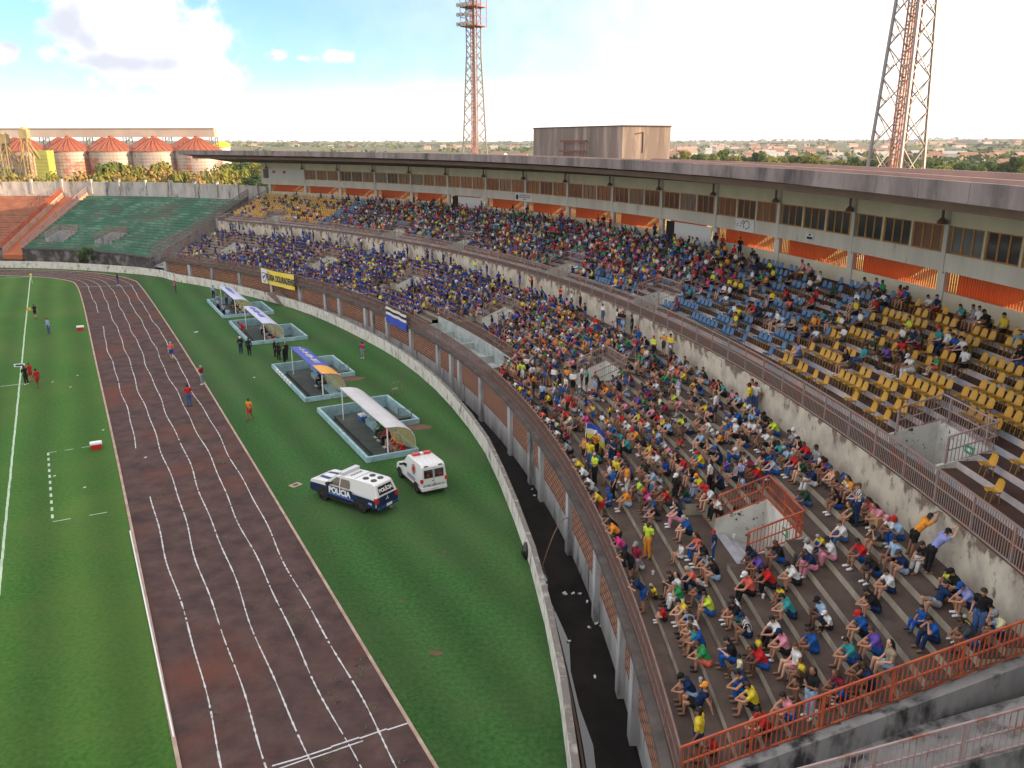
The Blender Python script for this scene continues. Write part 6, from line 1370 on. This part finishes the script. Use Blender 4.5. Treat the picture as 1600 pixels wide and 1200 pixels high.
mb = MB(); sx = -w * .80; mb.face([(sx + x, -.085, z) for x, z in ((-.62, .45), (.62, .45), (.62, -.1), (.35, -.62), (0, -.85), (-.35, -.62), (-.62, -.1))]); sh_ = mb.build('shield', ban_k, e)
mb = MB(); mb.face([(sx + x * .82, -.095, z * .82 - .02) for x, z in ((-.62, .45), (.62, .45), (.62, -.1), (.35, -.62), (0, -.85), (-.35, -.62), (-.62, -.1))]); mb.build('shield_field', ban_w, sh_)
mb = MB(); mb.face([(sx + x, -.105, z) for x, z in ((-.42, -.1), (.1, .1), (.45, .32), (.3, -.02), (-.2, -.4))]); mb.build('shield_charge', ban_b, sh_)
text('FÚRIA DOURADENSE', 'lettering', ban_k, e, (w * .215, -.085, -.08), (math.pi / 2, 0, 0), 1.15, w * 1.52 / 9.6, .03)
e, w, h = flat_board('striped_flag', 603, 478, 634, 496, 2.25, 3.85, R0 - .50, 'blue, white and black striped cloth draped over the front railing', 'flag', ban_b)
mb = MB(); bands_ = (0, 1, 2, 1, 0, 0)
for j in range(6):
    for i in range(12):
        mb.m = (1, 2, 1, 0, 0, 0)[j]; q = []
        for a, b in ((i, j), (i + 1, j), (i + 1, j + 1), (i, j + 1)):
            x, z = -w + 2 * w * a / 12, h - 2 * h * b / 6; q.append((x, .06 * math.sin(x * 2.6), z))
        mb.face(q)
mb.build('cloth', [ban_b, ban_w, ban_k], e, smooth=True)
# hand held flag on its pole
fr, ft = hit(912, 728); fp = pol(fr, ft, lz(0)); fl = tag(empty('hand_flag', fp, R(10)), 'blue, white and yellow flag on a white pole raised by fans near the railing', 'flag')
mb = MB(); mb.tube((0, 0, .9), (.10, 0, 2.75), .018, n=6); mb.build('pole', white_p, fl)
mb = MB(); n = 10
for i in range(n):
    for j in range(3):
        mb.m = (0, 1, 2)[j]; q = []
        for a, b in ((i, j), (i + 1, j), (i + 1, j + 1), (i, j + 1)):
            u = a / n; q.append((.09 + 1.0 * u + .02 * b, .14 * math.sin(u * 6) * u, 2.72 - (.27 * b) * (1 - .1 * u) - .60 * u * u - .10 * u * b))
        mb.face(q)
mb.build('cloth', [ban_b, ban_w, mat('flag_lime', (.55, .60, .05), .8)], fl, smooth=True)
# boards on the facade
for (px0, px1, py, lab, kind) in ((805, 832, 307, 'white board with two lines of small lettering on the press box front', 0), (1149, 1178, 353, 'white board with a round black brush drawn emblem on the press box front', 1), (1260, 1271, 366, 'tiny black and white plate on the press box front', 2)):
    e, w, h = flat_board('sign_board', px0, py, px1, py, 13.15 if kind < 2 else 13.4, 14.10 if kind < 2 else 13.85, 147.80, lab, 'sign', white_p); mb = MB(); mb.box(-w, w, 0, .04, -h, h); mb.build('board', white_p, e); mb = MB(); r_ = random.Random(kind + 4)
    if kind == 0:
        for z, x0 in ((.22, -.45), (-.02, -.5), (-.27, -.05)):
            x = x0 * w
            while x < w * (.75 if z > -.2 else .25): d_ = r_.uniform(.05, .12); mb.face([(x, -.004, z - .07), (x + d_, -.004, z - .07), (x + d_, -.004, z + .07), (x, -.004, z + .07)]); x += d_ + .06
        mb.face([(-w * .9, -.004, -.3), (-w * .65, -.004, -.35), (-w * .6, -.004, .1), (-w * .75, -.004, .35), (-w * .92, -.004, .1)])
    elif kind == 1:
        for k in range(22):
            a, b = 6.283 * k / 24 - 1.9, 6.283 * (k + .9) / 24 - 1.9; mb.face([(.25 + r_ * math.cos(t) * 1.3, -.004, .06 + r_ * math.sin(t)) for r_, t in ((.34, a), (.34, b), (.27, b), (.27, a))])
        for k in range(9): x, z = r_.uniform(-w * .85, -.05), r_.uniform(-.3, .3); mb.face([(x, -.004, z), (x + .16, -.004, z + .07), (x + .12, -.004, z + .14), (x - .02, -.004, z + .07)])
    else: mb.face([(-w * .8, -.004, -h * .85), (w * .8, -.004, -h * .85), (w * .8, -.004, -.02), (-w * .8, -.004, -.02)]); mb.face([(-w * .3, -.004, .05), (w * .3, -.004, .05), (w * .3, -.004, h * .8), (-w * .3, -.004, h * .8)])
    mb.build('print', ban_k, e)

# ------------------------------------------------------------------ small things on the field
def cooler(p, rz, lab, lower, upper):
    e = tag(empty('cool_box', p, rz), lab, 'cool box'); mb = MB(); mb.hexa([(-.30, -.20, 0), (.30, -.20, 0), (.30, .20, 0), (-.30, .20, 0), (-.34, -.23, .36), (.34, -.23, .36), (.34, .23, .36), (-.34, .23, .36)]); mb.build('tub', lower, e); mb = MB(); mb.box(-.36, .36, -.25, .25, .36, .47); mb.box(-.30, .30, -.19, .19, .47, .50); mb.build('lid', upper, e); mb = MB(); mb.bar((-.37, 0, .25), (-.37, 0, .5), .03); mb.bar((.37, 0, .25), (.37, 0, .5), .03); mb.build('handle', white_p, e)
plr = mat('red_plastic', (.55, .02, .025), .4); plb = mat('blue_plastic', (.04, .14, .5), .4)
cooler(ground(126, 516), .4, 'red cool box with white lid on the grass farther up the track edge', plr, white_p); cooler(ground(151, 701), .5, 'red cool box with white lid on the grass nearer to the camera', plr, white_p)
cooler(DUGM[3] @ Vector((2.2, 2.9, -.45)), -1, 'blue cool box with white lid inside the nearest dugout', plb, white_p)
p = DUGM[3] @ Vector((2.5, 3.35, -.45)); mb = MB(); mb.lathe([(.0, .02), (.14, .02), (.19, .42), (.17, .42), (.12, .05)], p, 14); tag(mb.build('bucket', white_p), 'white bucket beside the blue cool box in the nearest dugout', 'bucket')
e = tag(empty('corner_flag', ground(50.5, 443)), 'yellow corner flag on its pole at the far left corner', 'corner flag'); mb = MB(); mb.tube((0, 0, 0), (0, 0, 1.5), .025, n=6); mb.build('pole', white_p, e); mb = MB(); mb.face([(0, 0, 1.5), (.12, .03, 1.1), (0, 0, 1.1)]); mb.face([(0, 0, 1.5), (-.28, -.08, 1.3), (0, 0, 1.1)]); mb.box(-.14, .14, -.02, .02, 1.12, 1.48); mb.build('cloth', mat('flag_yellow', (.75, .55, .02), .8), e)
a, b = ground(203.5, 832), ground(272, 1155); mb = MB(); mb.tube(a + Vector((0, 0, .09)), b + Vector((0, 0, .09)), .036, n=8); tag(mb.build('white_pole', white_p), 'long white pole lying on the grass along the inner track kerb', 'pole')
p = ground(462, 758); e = tag(empty('drain_cover', p, .9), 'square concrete drain cover with dark middle set in the grass left of the pickup', 'drain cover'); mb = MB(); mb.box(-.34, .34, -.26, .26, 0, .03); mb.build('frame', kerb_m, e); mb = MB(); mb.box(-.17, .17, -.10, .10, .031, .036); mb.build('grate', blackp, e)
A = [ground(443, 476), ground(462, 459)]
e = tag(empty('plank_panel', ground(453, 474), R(62)), 'brown plank panel leaning on the whitewashed wall below the yellow banner', 'panel'); mb = MB(); pm_ = mat('grey_brown_plank', (.17, .12, .11), .9, (.11, .08, .075), 2)
for k in range(6): mb.hexa([(-1.9 + k * .64, -.2, 0.02), (-1.3 + k * .64, -.2, 0.02), (-1.3 + k * .64, 2.0, 1.35), (-1.9 + k * .64, 2.0, 1.35), (-1.9 + k * .64, -.24, .08), (-1.3 + k * .64, -.24, .08), (-1.3 + k * .64, 1.96, 1.42), (-1.9 + k * .64, 1.96, 1.42)])
mb.bar((-1.9, .5, .42), (1.9, .5, .42), .08); mb.bar((-1.9, 1.5, 1.02), (1.9, 1.5, 1.02), .08); mb.build('plank', pm_, e)
p = ground(622, 617); e = tag(empty('metal_frame', p, .2), 'small rusty metal frame standing on the grass behind the nearest dugout', 'frame'); mb = MB(); mb.bar((-.45, 0, 0), (-.45, 0, 1.0), .05); mb.bar((.45, 0, 0), (.45, 0, 1.2), .05); mb.bar((-.45, 0, 1.0), (.45, 0, 1.2), .05); mb.bar((-.45, 0, .5), (0, .1, .55), .4, .03); mb.build('bar', rail_br, e)
p = ground(822, 872); mb = MB(); r_ = random.Random(2)
bm = bmesh.new(); bmesh.ops.create_icosphere(bm, subdivisions=3, radius=.3)
for v in bm.verts: v.co.x *= .75; v.co.z = v.co.z * 1.5 + .4; v.co += v.normal * r_.uniform(-.035, .035)
me = bpy.data.meshes.new('rubbish_bag'); bm.to_mesh(me); bm.free(); o = link('rubbish_bag', me, mat('black_polythene', (.012, .012, .013), .35, spec=.5), None, True); o.location = p; tag(o, 'black rubbish bag leaning against the whitewashed wall by the moat', 'bag')
mb = MB(); q0 = pol(124.2, 7.6, -.95); pts = [q0 + Vector((.16 * k, .12 * k * (1 + k * .05), 2.6 * math.sin(k / 10 * 1.9))) for k in range(11)]
for a, b in zip(pts, pts[1:]): mb.tube(a, b, .025, n=6, cap=False)
tag(mb.build('bent_rod', mat('rusty_rod', (.20, .11, .08), .8)), 'thin bent rusty rod sticking out of the moat', 'rod')
# paper cups and litter
cupm = mat('paper_cup', (.66, .68, .70), .7)
def cup(p, lab, tip=0):
    mb = MB(); mb.lathe([(0, 0), (.034, 0), (.046, .13), (.041, .125), (.03, .01)], (0, 0, 0), 10); o = mb.build('paper_cup', cupm); o.location = p; o.rotation_euler = (tip, 0, rnd.uniform(0, 6)); o.scale = (1.25,) * 3; tag(o, lab, 'cup')
CUPS = [(1094, 1066, 'standing left of the man in the orange cap'), (1092, 1112, 'standing in front of the man in the orange cap'), (1020, 898, 'standing in the wet patch by the man in maroon'), (1073, 815, 'on the step above the man in blue'), (1192, 935, 'on the step below the man in the red number shirt'), (1146, 848, 'by the aisle in front of the red railed stairwell'), (1275, 1118, 'just inside the red end railing')]
for x, y, l in CUPS:
    h_ = hit(x, y)
    if h_: r_, t_ = h_; k_ = 0 if r_ < 127.4 else min(12, int((r_ - 127.4) / .77) + 1); cup(pol(r_, t_, lz(k_)), 'white paper cup ' + l)
for i, (x, y) in enumerate(((879, 927), (886, 928), (893, 928), (908, 927), (917, 942), (919, 979), (929, 975), (937, 978), (891, 1001), (832, 764), (837, 774), (930, 1060))):
    p = ground(x, y, -.98); cup(p, 'white paper cup dropped in the dark moat, %s of twelve along it' % nth(i + 1), 1.5)
for i, (x, y) in enumerate(((306, 519), (397, 590), (82, 597), (121, 587), (85, 744), (132, 762), (161, 672), (110, 605), (227, 715))):
    p = ground(x, y, .012); e_ = MB(); s_ = .09 if i not in (0,) else .22; e_.face([p + Vector((-s_, -s_ * .6, 0)), p + Vector((s_, -s_ * .4, .02)), p + Vector((s_ * .8, s_ * .7, .05)), p + Vector((-s_ * .7, s_ * .6, .01))]); e_.face([p + Vector((s_, -s_ * .4, .02)), p + Vector((s_ * 1.4, s_ * .1, .10)), p + Vector((s_ * .8, s_ * .7, .05))]); tag(e_.build('paper_scrap', cupm), 'white paper scrap on the grass, %s of nine scattered about the track' % nth(i + 1), 'litter')
cbm = mat('cardboard', (.36, .22, .12), .9, (.30, .18, .10), 3)
for (x, y, s_, lab) in ((1374, 828, .46, 'large brown cardboard box on the step below the wall'), (1352, 808, .34, 'smaller brown cardboard box behind the larger box')):
    h_ = hit(x, y); r_, t_ = h_; k_ = int((r_ - 127.4) / .77) + 1; e = tag(empty('cardboard_box', pol(r_, t_, lz(k_)), R(12)), lab, 'box'); mb = MB(); mb.box(-s_ * .6, s_ * .6, -s_ * .45, s_ * .45, 0, s_ * .8); mb.build('carton', cbm, e); mb = MB(); mb.box(-s_ * .6, s_ * .6, -.03, .03, s_ * .8, s_ * .8 + .004); mb.face([(-s_ * .6, s_ * .45, s_ * .8), (s_ * .6, s_ * .45, s_ * .8), (s_ * .6, s_ * .7, s_ * .9), (-s_ * .6, s_ * .7, s_ * .9)]); mb.build('flap', mat('cardboard_light', (.44, .30, .18), .9), e)

# ------------------------------------------------------------------ people on and beside the pitch
def fieldp(px, py, pose, shirt, bottom, hat, yaw, lab, long=False, z=0, **k):
    q = ground(px, py, z); add(q, yaw, pose, shirt, bottom, hat, long, 1., where=('field', lab, 0), **k)
TRK = math.atan2(.474, .88)          # facing along the track away from the camera
fieldp(56, 498, 'S4', 'k', 'k', '', R(70), 'assistant referee in black with an orange flag on the touchline', legs='shorts')
fieldp(77, 522, 'S1', 'l', 'j', '', R(150), 'man in light blue shirt and jeans standing on the grass near the touchline', top='long_sleeved_shirt')
fieldp(42, 601, 'S3', 'k', 'k', '', R(60), 'official in black holding a board beside two players in red', top='long_sleeved_shirt')
fieldp(49, 596, 'S1', 'r', 'r', '', R(80), 'player in red kit standing behind the official in black', legs='shorts')
fieldp(60, 606, 'S4', 'r', 'r', '', R(60), 'player in red and white kit waiting right of the official', legs='shorts')
fieldp(269, 562, 'S4', 'c', 'b', '', R(20), 'person in coral bib and blue shorts walking on the track', legs='shorts')
fieldp(317, 601, 'S3', 'm', 'e', '', R(70), 'photographer in maroon bib and grey trousers at the track edge', legs='trousers')
fieldp(296, 635, 'S2', 'r', 'j', '', R(25), 'person in red and white shirt and jeans standing on the track, back to the camera')
fieldp(391, 657, 'S4', 'o', 'r', '', R(160), 'player in orange bib and red shorts carrying white bottles on the grass', legs='shorts')
fieldp(185, 446, 'S1', 'n', 'j', '', R(100), 'person in navy standing at the far start line of the track')
fieldp(275, 458, 'S2', 'q', 'd', '', R(110), 'person in pink shirt and dark trousers on the far grass', legs='trousers')
fieldp(377, 553, 'S2', 'k', 'n', 'w', R(190), 'police officer in white helmet, left of the pair by the second dugout', legs='trousers', top='long_sleeved_shirt')
fieldp(390, 555, 'S1', 'k', 'k', '', R(10), 'police officer in black, right of the pair by the second dugout', legs='trousers', top='long_sleeved_shirt')
for x, y, h_, l in ((430, 557, 'e', 'leftmost of four by the second dugout'), (436, 562, '', 'second from the left of four'), (445, 568, 'd', 'third from the left of four, nearest the camera'), (448, 562, 'e', 'rightmost of four by the second dugout')): fieldp(x, y, 'S1', 'k', 'k', h_, R(rnd.uniform(0, 360)), 'riot officer in black uniform, ' + l, legs='trousers', top='long_sleeved_shirt')
fieldp(567, 560, 'S3', 'q', 'e', '', R(160), 'photographer in pink bib and pale trousers between dugouts and wall', legs='trousers')
fieldp(334, 466, 'S1', 'l', 'n', '', R(200), 'medic in light blue standing behind the farthest dugout', legs='trousers'); fieldp(380, 524, 'R1', 'r', 'r', '', R(120), 'person in red bending over the wall of the second dugout')
for di, lst in ((3, ((6.6, 'g', 'h'), (7.3, 'k', 'r'), (8.1, 'r', 'k'), (8.9, 'o', 'r'), (9.7, 'o', 'r'), (10.4, 'r', 'r'), (11.1, 'r', 'r'))), (2, ((6.4, 'k', 'k'), (7.4, 'n', 'd'))), (1, ((5.6, 'r', 'k'), (6.8, 'n', 'k'), (8.4, 'n', 'n'), (9.6, 'r', 'r'))), (0, ((3.2, 'b', 'n'), (4.4, 'G', 'n'), (5.6, 'y', 'k'), (6.8, 'G', 'n'), (8, 'w', 'n'), (9.2, 'y', 'n'), (10.4, 'w', 'b')))):
    M = DUGM[di]; dn = ('farthest', 'second', 'third', 'nearest')[di]
    for j, (x, sh_, bo) in enumerate(lst):
        q = M @ Vector((x, 2.95, -.02)); dv_ = M.to_3x3() @ Vector((0, -1, 0)); add(q, math.atan2(-dv_.x, dv_.y), ('c2', 'c1', 'c2', 'c4')[j % 4], sh_, bo, '', False, 1, where=('field', '%s person on the bench of the %s dugout, in %s top' % (nth(j + 1), dn, CLOTH[sh_][0]), 0), legs='shorts' if bo in 'rn' else 'trousers')
for j, (x, y) in enumerate(((.9, 2.3), (1.0, 1.2), (3.8, .8), (7.9, .8), (11.5, .7))):
    q = DUGM[0] @ Vector((x, y, -.45 if y > 1.2 else -.7)); add(q, R(rnd.uniform(150, 260)), 'S1', 'l', 'n', '', False, 1, where=('field', 'medic in light blue standing in the farthest dugout, %s from its far end' % nth(j + 1), 0), legs='trousers')
# board and flag held by officials
q = ground(34, 592); e = tag(empty('substitution_board', q + Vector((0, 0, 1.25)), R(20)), 'white substitution board held by the official in black', 'board'); mb = MB(); mb.box(-.42, .42, -.03, .03, -.13, .13); mb.build('panel', white_p, e); mb = MB(); mb.box(-.3, .3, -.034, -.031, -.07, .07); mb.build('display', blackp, e)
q = ground(51, 497); e = tag(empty('linesman_flag', q + Vector((0, 0, 1.05)), R(0)), 'orange and yellow flag held by the assistant referee', 'flag'); mb = MB(); mb.tube((.28, 0, .1), (-.3, 0, -.12), .012, n=6); mb.build('stick', white_p, e); mb = MB(); mb.face([(-.02, 0, -.01), (-.3, 0, -.12), (-.34, .02, .18), (-.06, .02, .25)]); mb.m = 1; mb.face([(-.3, 0, -.12), (-.62, .05, -.16), (-.64, .06, .1), (-.34, .02, .18)]); mb.build('cloth', [CM['y'], CM['o']], e)

# ------------------------------------------------------------------ seats
def seat_mesh():
    mb = MB(); P = [(-.02, .42, .24), (.0, .445, .20), (.20, .40, .12), (.38, .40, .0), (.44, .46, -.06), (.49, .62, -.10), (.53, .80, -.14), (.52, .84, -.17)]   # forward is -y here: (depth, height)
    Wd = (.15, .20, .215, .215, .22, .215, .18, .10); rows = []
    for (d, z, _), w in zip(P, Wd):
        rows.append([Vector((x * w, d - .36, z + (.055 * (abs(x) ** 3) if d < .42 else 0) )) - Vector((0, .05 * abs(x) ** 2 if d >= .42 else 0, 0)) for x in (-1, -.7, -.35, 0, .35, .7, 1)])
    for A, B in zip(rows, rows[1:]):
        for i in range(6): mb.face([A[i], A[i + 1], B[i + 1], B[i]])
    return mb.mesh('stadium_seat')
def frame_mesh():
    mb = MB()
    for x in (-.15, .15):
        mb.bar((x, -.30, 0), (x, -.22, .40), .025); mb.bar((x, .05, 0), (x, 0, .40), .025); mb.bar((x, -.32, .39), (x, .08, .39), .025)
    mb.bar((-.15, -.25, .38), (.15, -.25, .38), .022); return mb.mesh('leg_frame')
SM, FM = seat_mesh(), frame_mesh(); seat_y = mat('seat_yellow', (.50, .25, .018), .45, (.44, .27, .04), 1.5, spec=.4); seat_b = mat('seat_blue', (.035, .125, .27), .45, (.07, .15, .27), 1.5, spec=.4); frame_m = mat('seat_frame', (.30, .17, .04), .6)
SM.materials.append(seat_y); FM.materials.append(frame_m); SM.polygons.foreach_set('use_smooth', [True] * len(SM.polygons))
SE = []
for k, t in SEATS_UNDER: SE.append((k, t, True))
taken = {}
for k, t, _ in SE: taken.setdefault(k, []).append(t)
rs_ = random.Random(5)
for k in range(1, NU + 1):
    t = .7
    while t < 56.4:
        t += math.degrees(.56 / 142)
        if any(abs(t - c) < HW + .12 and k <= 3 for c in UPV): continue
        if any(abs(R(t - u)) * 141 < .50 for u in taken.get(k, [])): continue
        g = math.sin(t * 3.1 + k * 1.9) + .6 * math.sin(t * 7.7 - k); pr_ = .82 if g > -.25 else (.22 if t < 9.9 else .08)
        if t > 46: pr_ = .82
        if t < 3.4 and k < 4: pr_ *= .5
        if k == 1 and t < 9: pr_ *= .55
        if rs_.random() < pr_: SE.append((k, t, False))
SE = [(k, t, o_, pol(uedge(k) + .34, t, uz(k))) for k, t, o_ in SE]
vis = lambda p: (lambda d: 0 < d[0] < 1620 and d[1] < 1210)(((lambda q: (800 + F_PX * q[0] / q[1], 600 - F_PX * q[2] / q[1]))((p.x, p.y * math.cos(PITCH) - (p.z - CAM_H) * math.sin(PITCH), p.y * math.sin(PITCH) + (p.z - CAM_H) * math.cos(PITCH)))))
SE.sort(key=lambda s: (s[3] - cam.location).length)
SEV = [s for s in SE if vis(s[3])]; near = SEV[:300]; far = SEV[300:]
byrow = {}
for s in sorted(SEV, key=lambda s: s[1]): byrow.setdefault(s[0], []).append(s)
for k, t, occ, p in near:
    o = bpy.data.objects.new('stadium_seat', SM); COL.objects.link(o); o.location = p; o.rotation_euler = (0, 0, face_in(t) + math.pi); yel = t < 9.9 or t > 47.5; omat(o, seat_y if yel else seat_b)
    i_ = [s[1] for s in byrow[k]].index(t) + 1
    tag(o, '%s %s plastic seat, %s upper row from the railing, %s seat from the right' % ('occupied' if occ else 'empty', 'yellow' if yel else 'blue', nth(k), nth(i_)), 'seat', 'plastic seats of the upper tier')
    f = bpy.data.objects.new('leg_frame', FM); COL.objects.link(f); f.parent = o
def merge(name, items, mats):
    VV, FF, MI, n = [], [], [], 0
    for V, F_, mi, M, in items:
        VV.append(V @ np.array(M.to_3x3(), 'f').T + np.array(M.translation, 'f')); FF.append(F_ + n); MI.append(mi); n += len(V)
    V, F_, mi = np.concatenate(VV), np.concatenate(FF), np.concatenate(MI)
    me = bpy.data.meshes.new(name); me.vertices.add(len(V)); me.vertices.foreach_set('co', V.ravel()); me.loops.add(F_.size); me.loops.foreach_set('vertex_index', F_.ravel().astype('i')); me.polygons.add(len(F_)); me.polygons.foreach_set('loop_start', np.arange(0, F_.size, 3, dtype='i')); me.polygons.foreach_set('material_index', mi.astype('i')); me.update(calc_edges=True); me.validate()
    return link(name, me, mats)
def tri(me):
    me.calc_loop_triangles(); return np.array([v.co[:] for v in me.vertices], 'f'), np.array([t.vertices[:] for t in me.loop_triangles], 'i')
sv, sf = tri(SM); it = []
for k, t, occ, p in far: it.append((sv, sf, np.full(len(sf), 0 if (t < 9.9 or t > 47.5) else 1), Matrix.Translation(p) @ Matrix.Rotation(face_in(t) + math.pi, 4, 'Z')))
tag(merge('distant_seats', it, [seat_y, seat_b]), 'distant rows of blue and yellow plastic seats in the upper tier', 'seats', kind='stuff')

# ------------------------------------------------------------------ people: nearest three hundred one by one, the rest as one far crowd
for d in PEOPLE: d['dist'] = (d['p'] - cam.location).length
PV = [d for d in PEOPLE if vis(d['p'] + Vector((0, 0, .5)))]
fld = [d for d in PV if d['where'][0] == 'field']; crowd = sorted([d for d in PV if d['where'][0] != 'field'], key=lambda d: d['dist'])
nn = 300 - len(fld); near, far = crowd[:nn], crowd[nn:]
ROWS = {}
for d in sorted(PV, key=lambda d: d['where'][2]):
    if d['where'][0] != 'field': ROWS.setdefault(d['where'][:2], []).append(d)
for key, L in ROWS.items():
    for i, d in enumerate(L): d['rank'] = i + 1
def looks(d):
    a = ('shirtless' if d['shirt'] == '_' else CLOTH[d['shirt']][0] + (' tank top' if d['top'] == 'tank_top' else ' shirt'))
    return a + ' and ' + CLOTH[d['bottom']][0] + ' ' + d['legs']
for d in fld + near:
    o = person(d['p'], d); w = d['where']
    if w[0] == 'field': tag(o, w[1] if len(w[1].split()) > 3 else w[1] + ' on the field', 'person', 'people on the field'); continue
    kid = 'child' if d['scale'] < .8 else 'person'; top_ = ('shirtless' if d['shirt'] == '_' else CLOTH[d['shirt']][0]); act = {'R1': 'leaning', 'W1': 'stretching'}.get(d['pose'], 'standing' if d['pose'] in STANDING else 'seated')
    hat = ' and %s cap' % CLOTH[d['hat']][0].split()[-1] if d['hat'] else (' with long hair' if d['long'] else '')
    if w[0] == 'low': pl = ('on the front walkway' if w[1] == 0 else 'on %s step' % nth(w[1])) + ', %s from red end railing' % nth(d['rank'])
    else: pl = 'in %s upper row, %s from right' % (nth(w[1]) if w[1] else 'front', nth(d['rank']))
    tag(o, '%s in %s%s %s %s' % (kid, top_, hat if len(top_.split()) < 2 or len(hat.split()) < 3 else '', act, pl), 'person', 'spectators in the ' + ('lower tier' if w[0] == 'low' else 'upper tier'))
keys = [k for k in CM if k not in 'WY']; fm = [CM[k] for k in keys] + SKIN + HAIR[:2] + SHOES[:2]; it = []; ns = len(keys)
for d in far:
    V, F_, c = LOWP[d['pose']]; si = keys.index(d['shirt']) if d['shirt'] in keys else 0; bi = keys.index(d['bottom']) if d['bottom'] in keys else 1; lut = np.array([si, bi, ns + d['skin'], (keys.index(d['hat']) if d['hat'] in keys and d['hat'] else ns + 4 + (d['hair'] % 2)), ns + 6 + (d['shoe'] % 2)])
    s = d['scale']; it.append((V, F_, lut[c], Matrix.Translation(d['p']) @ Matrix.Rotation(d['yaw'], 4, 'Z') @ Matrix.Scale(s, 4)))
tag(merge('far_crowd', it, fm), 'dense far crowd of spectators, mostly in blue at the lower left', 'crowd', kind='stuff')
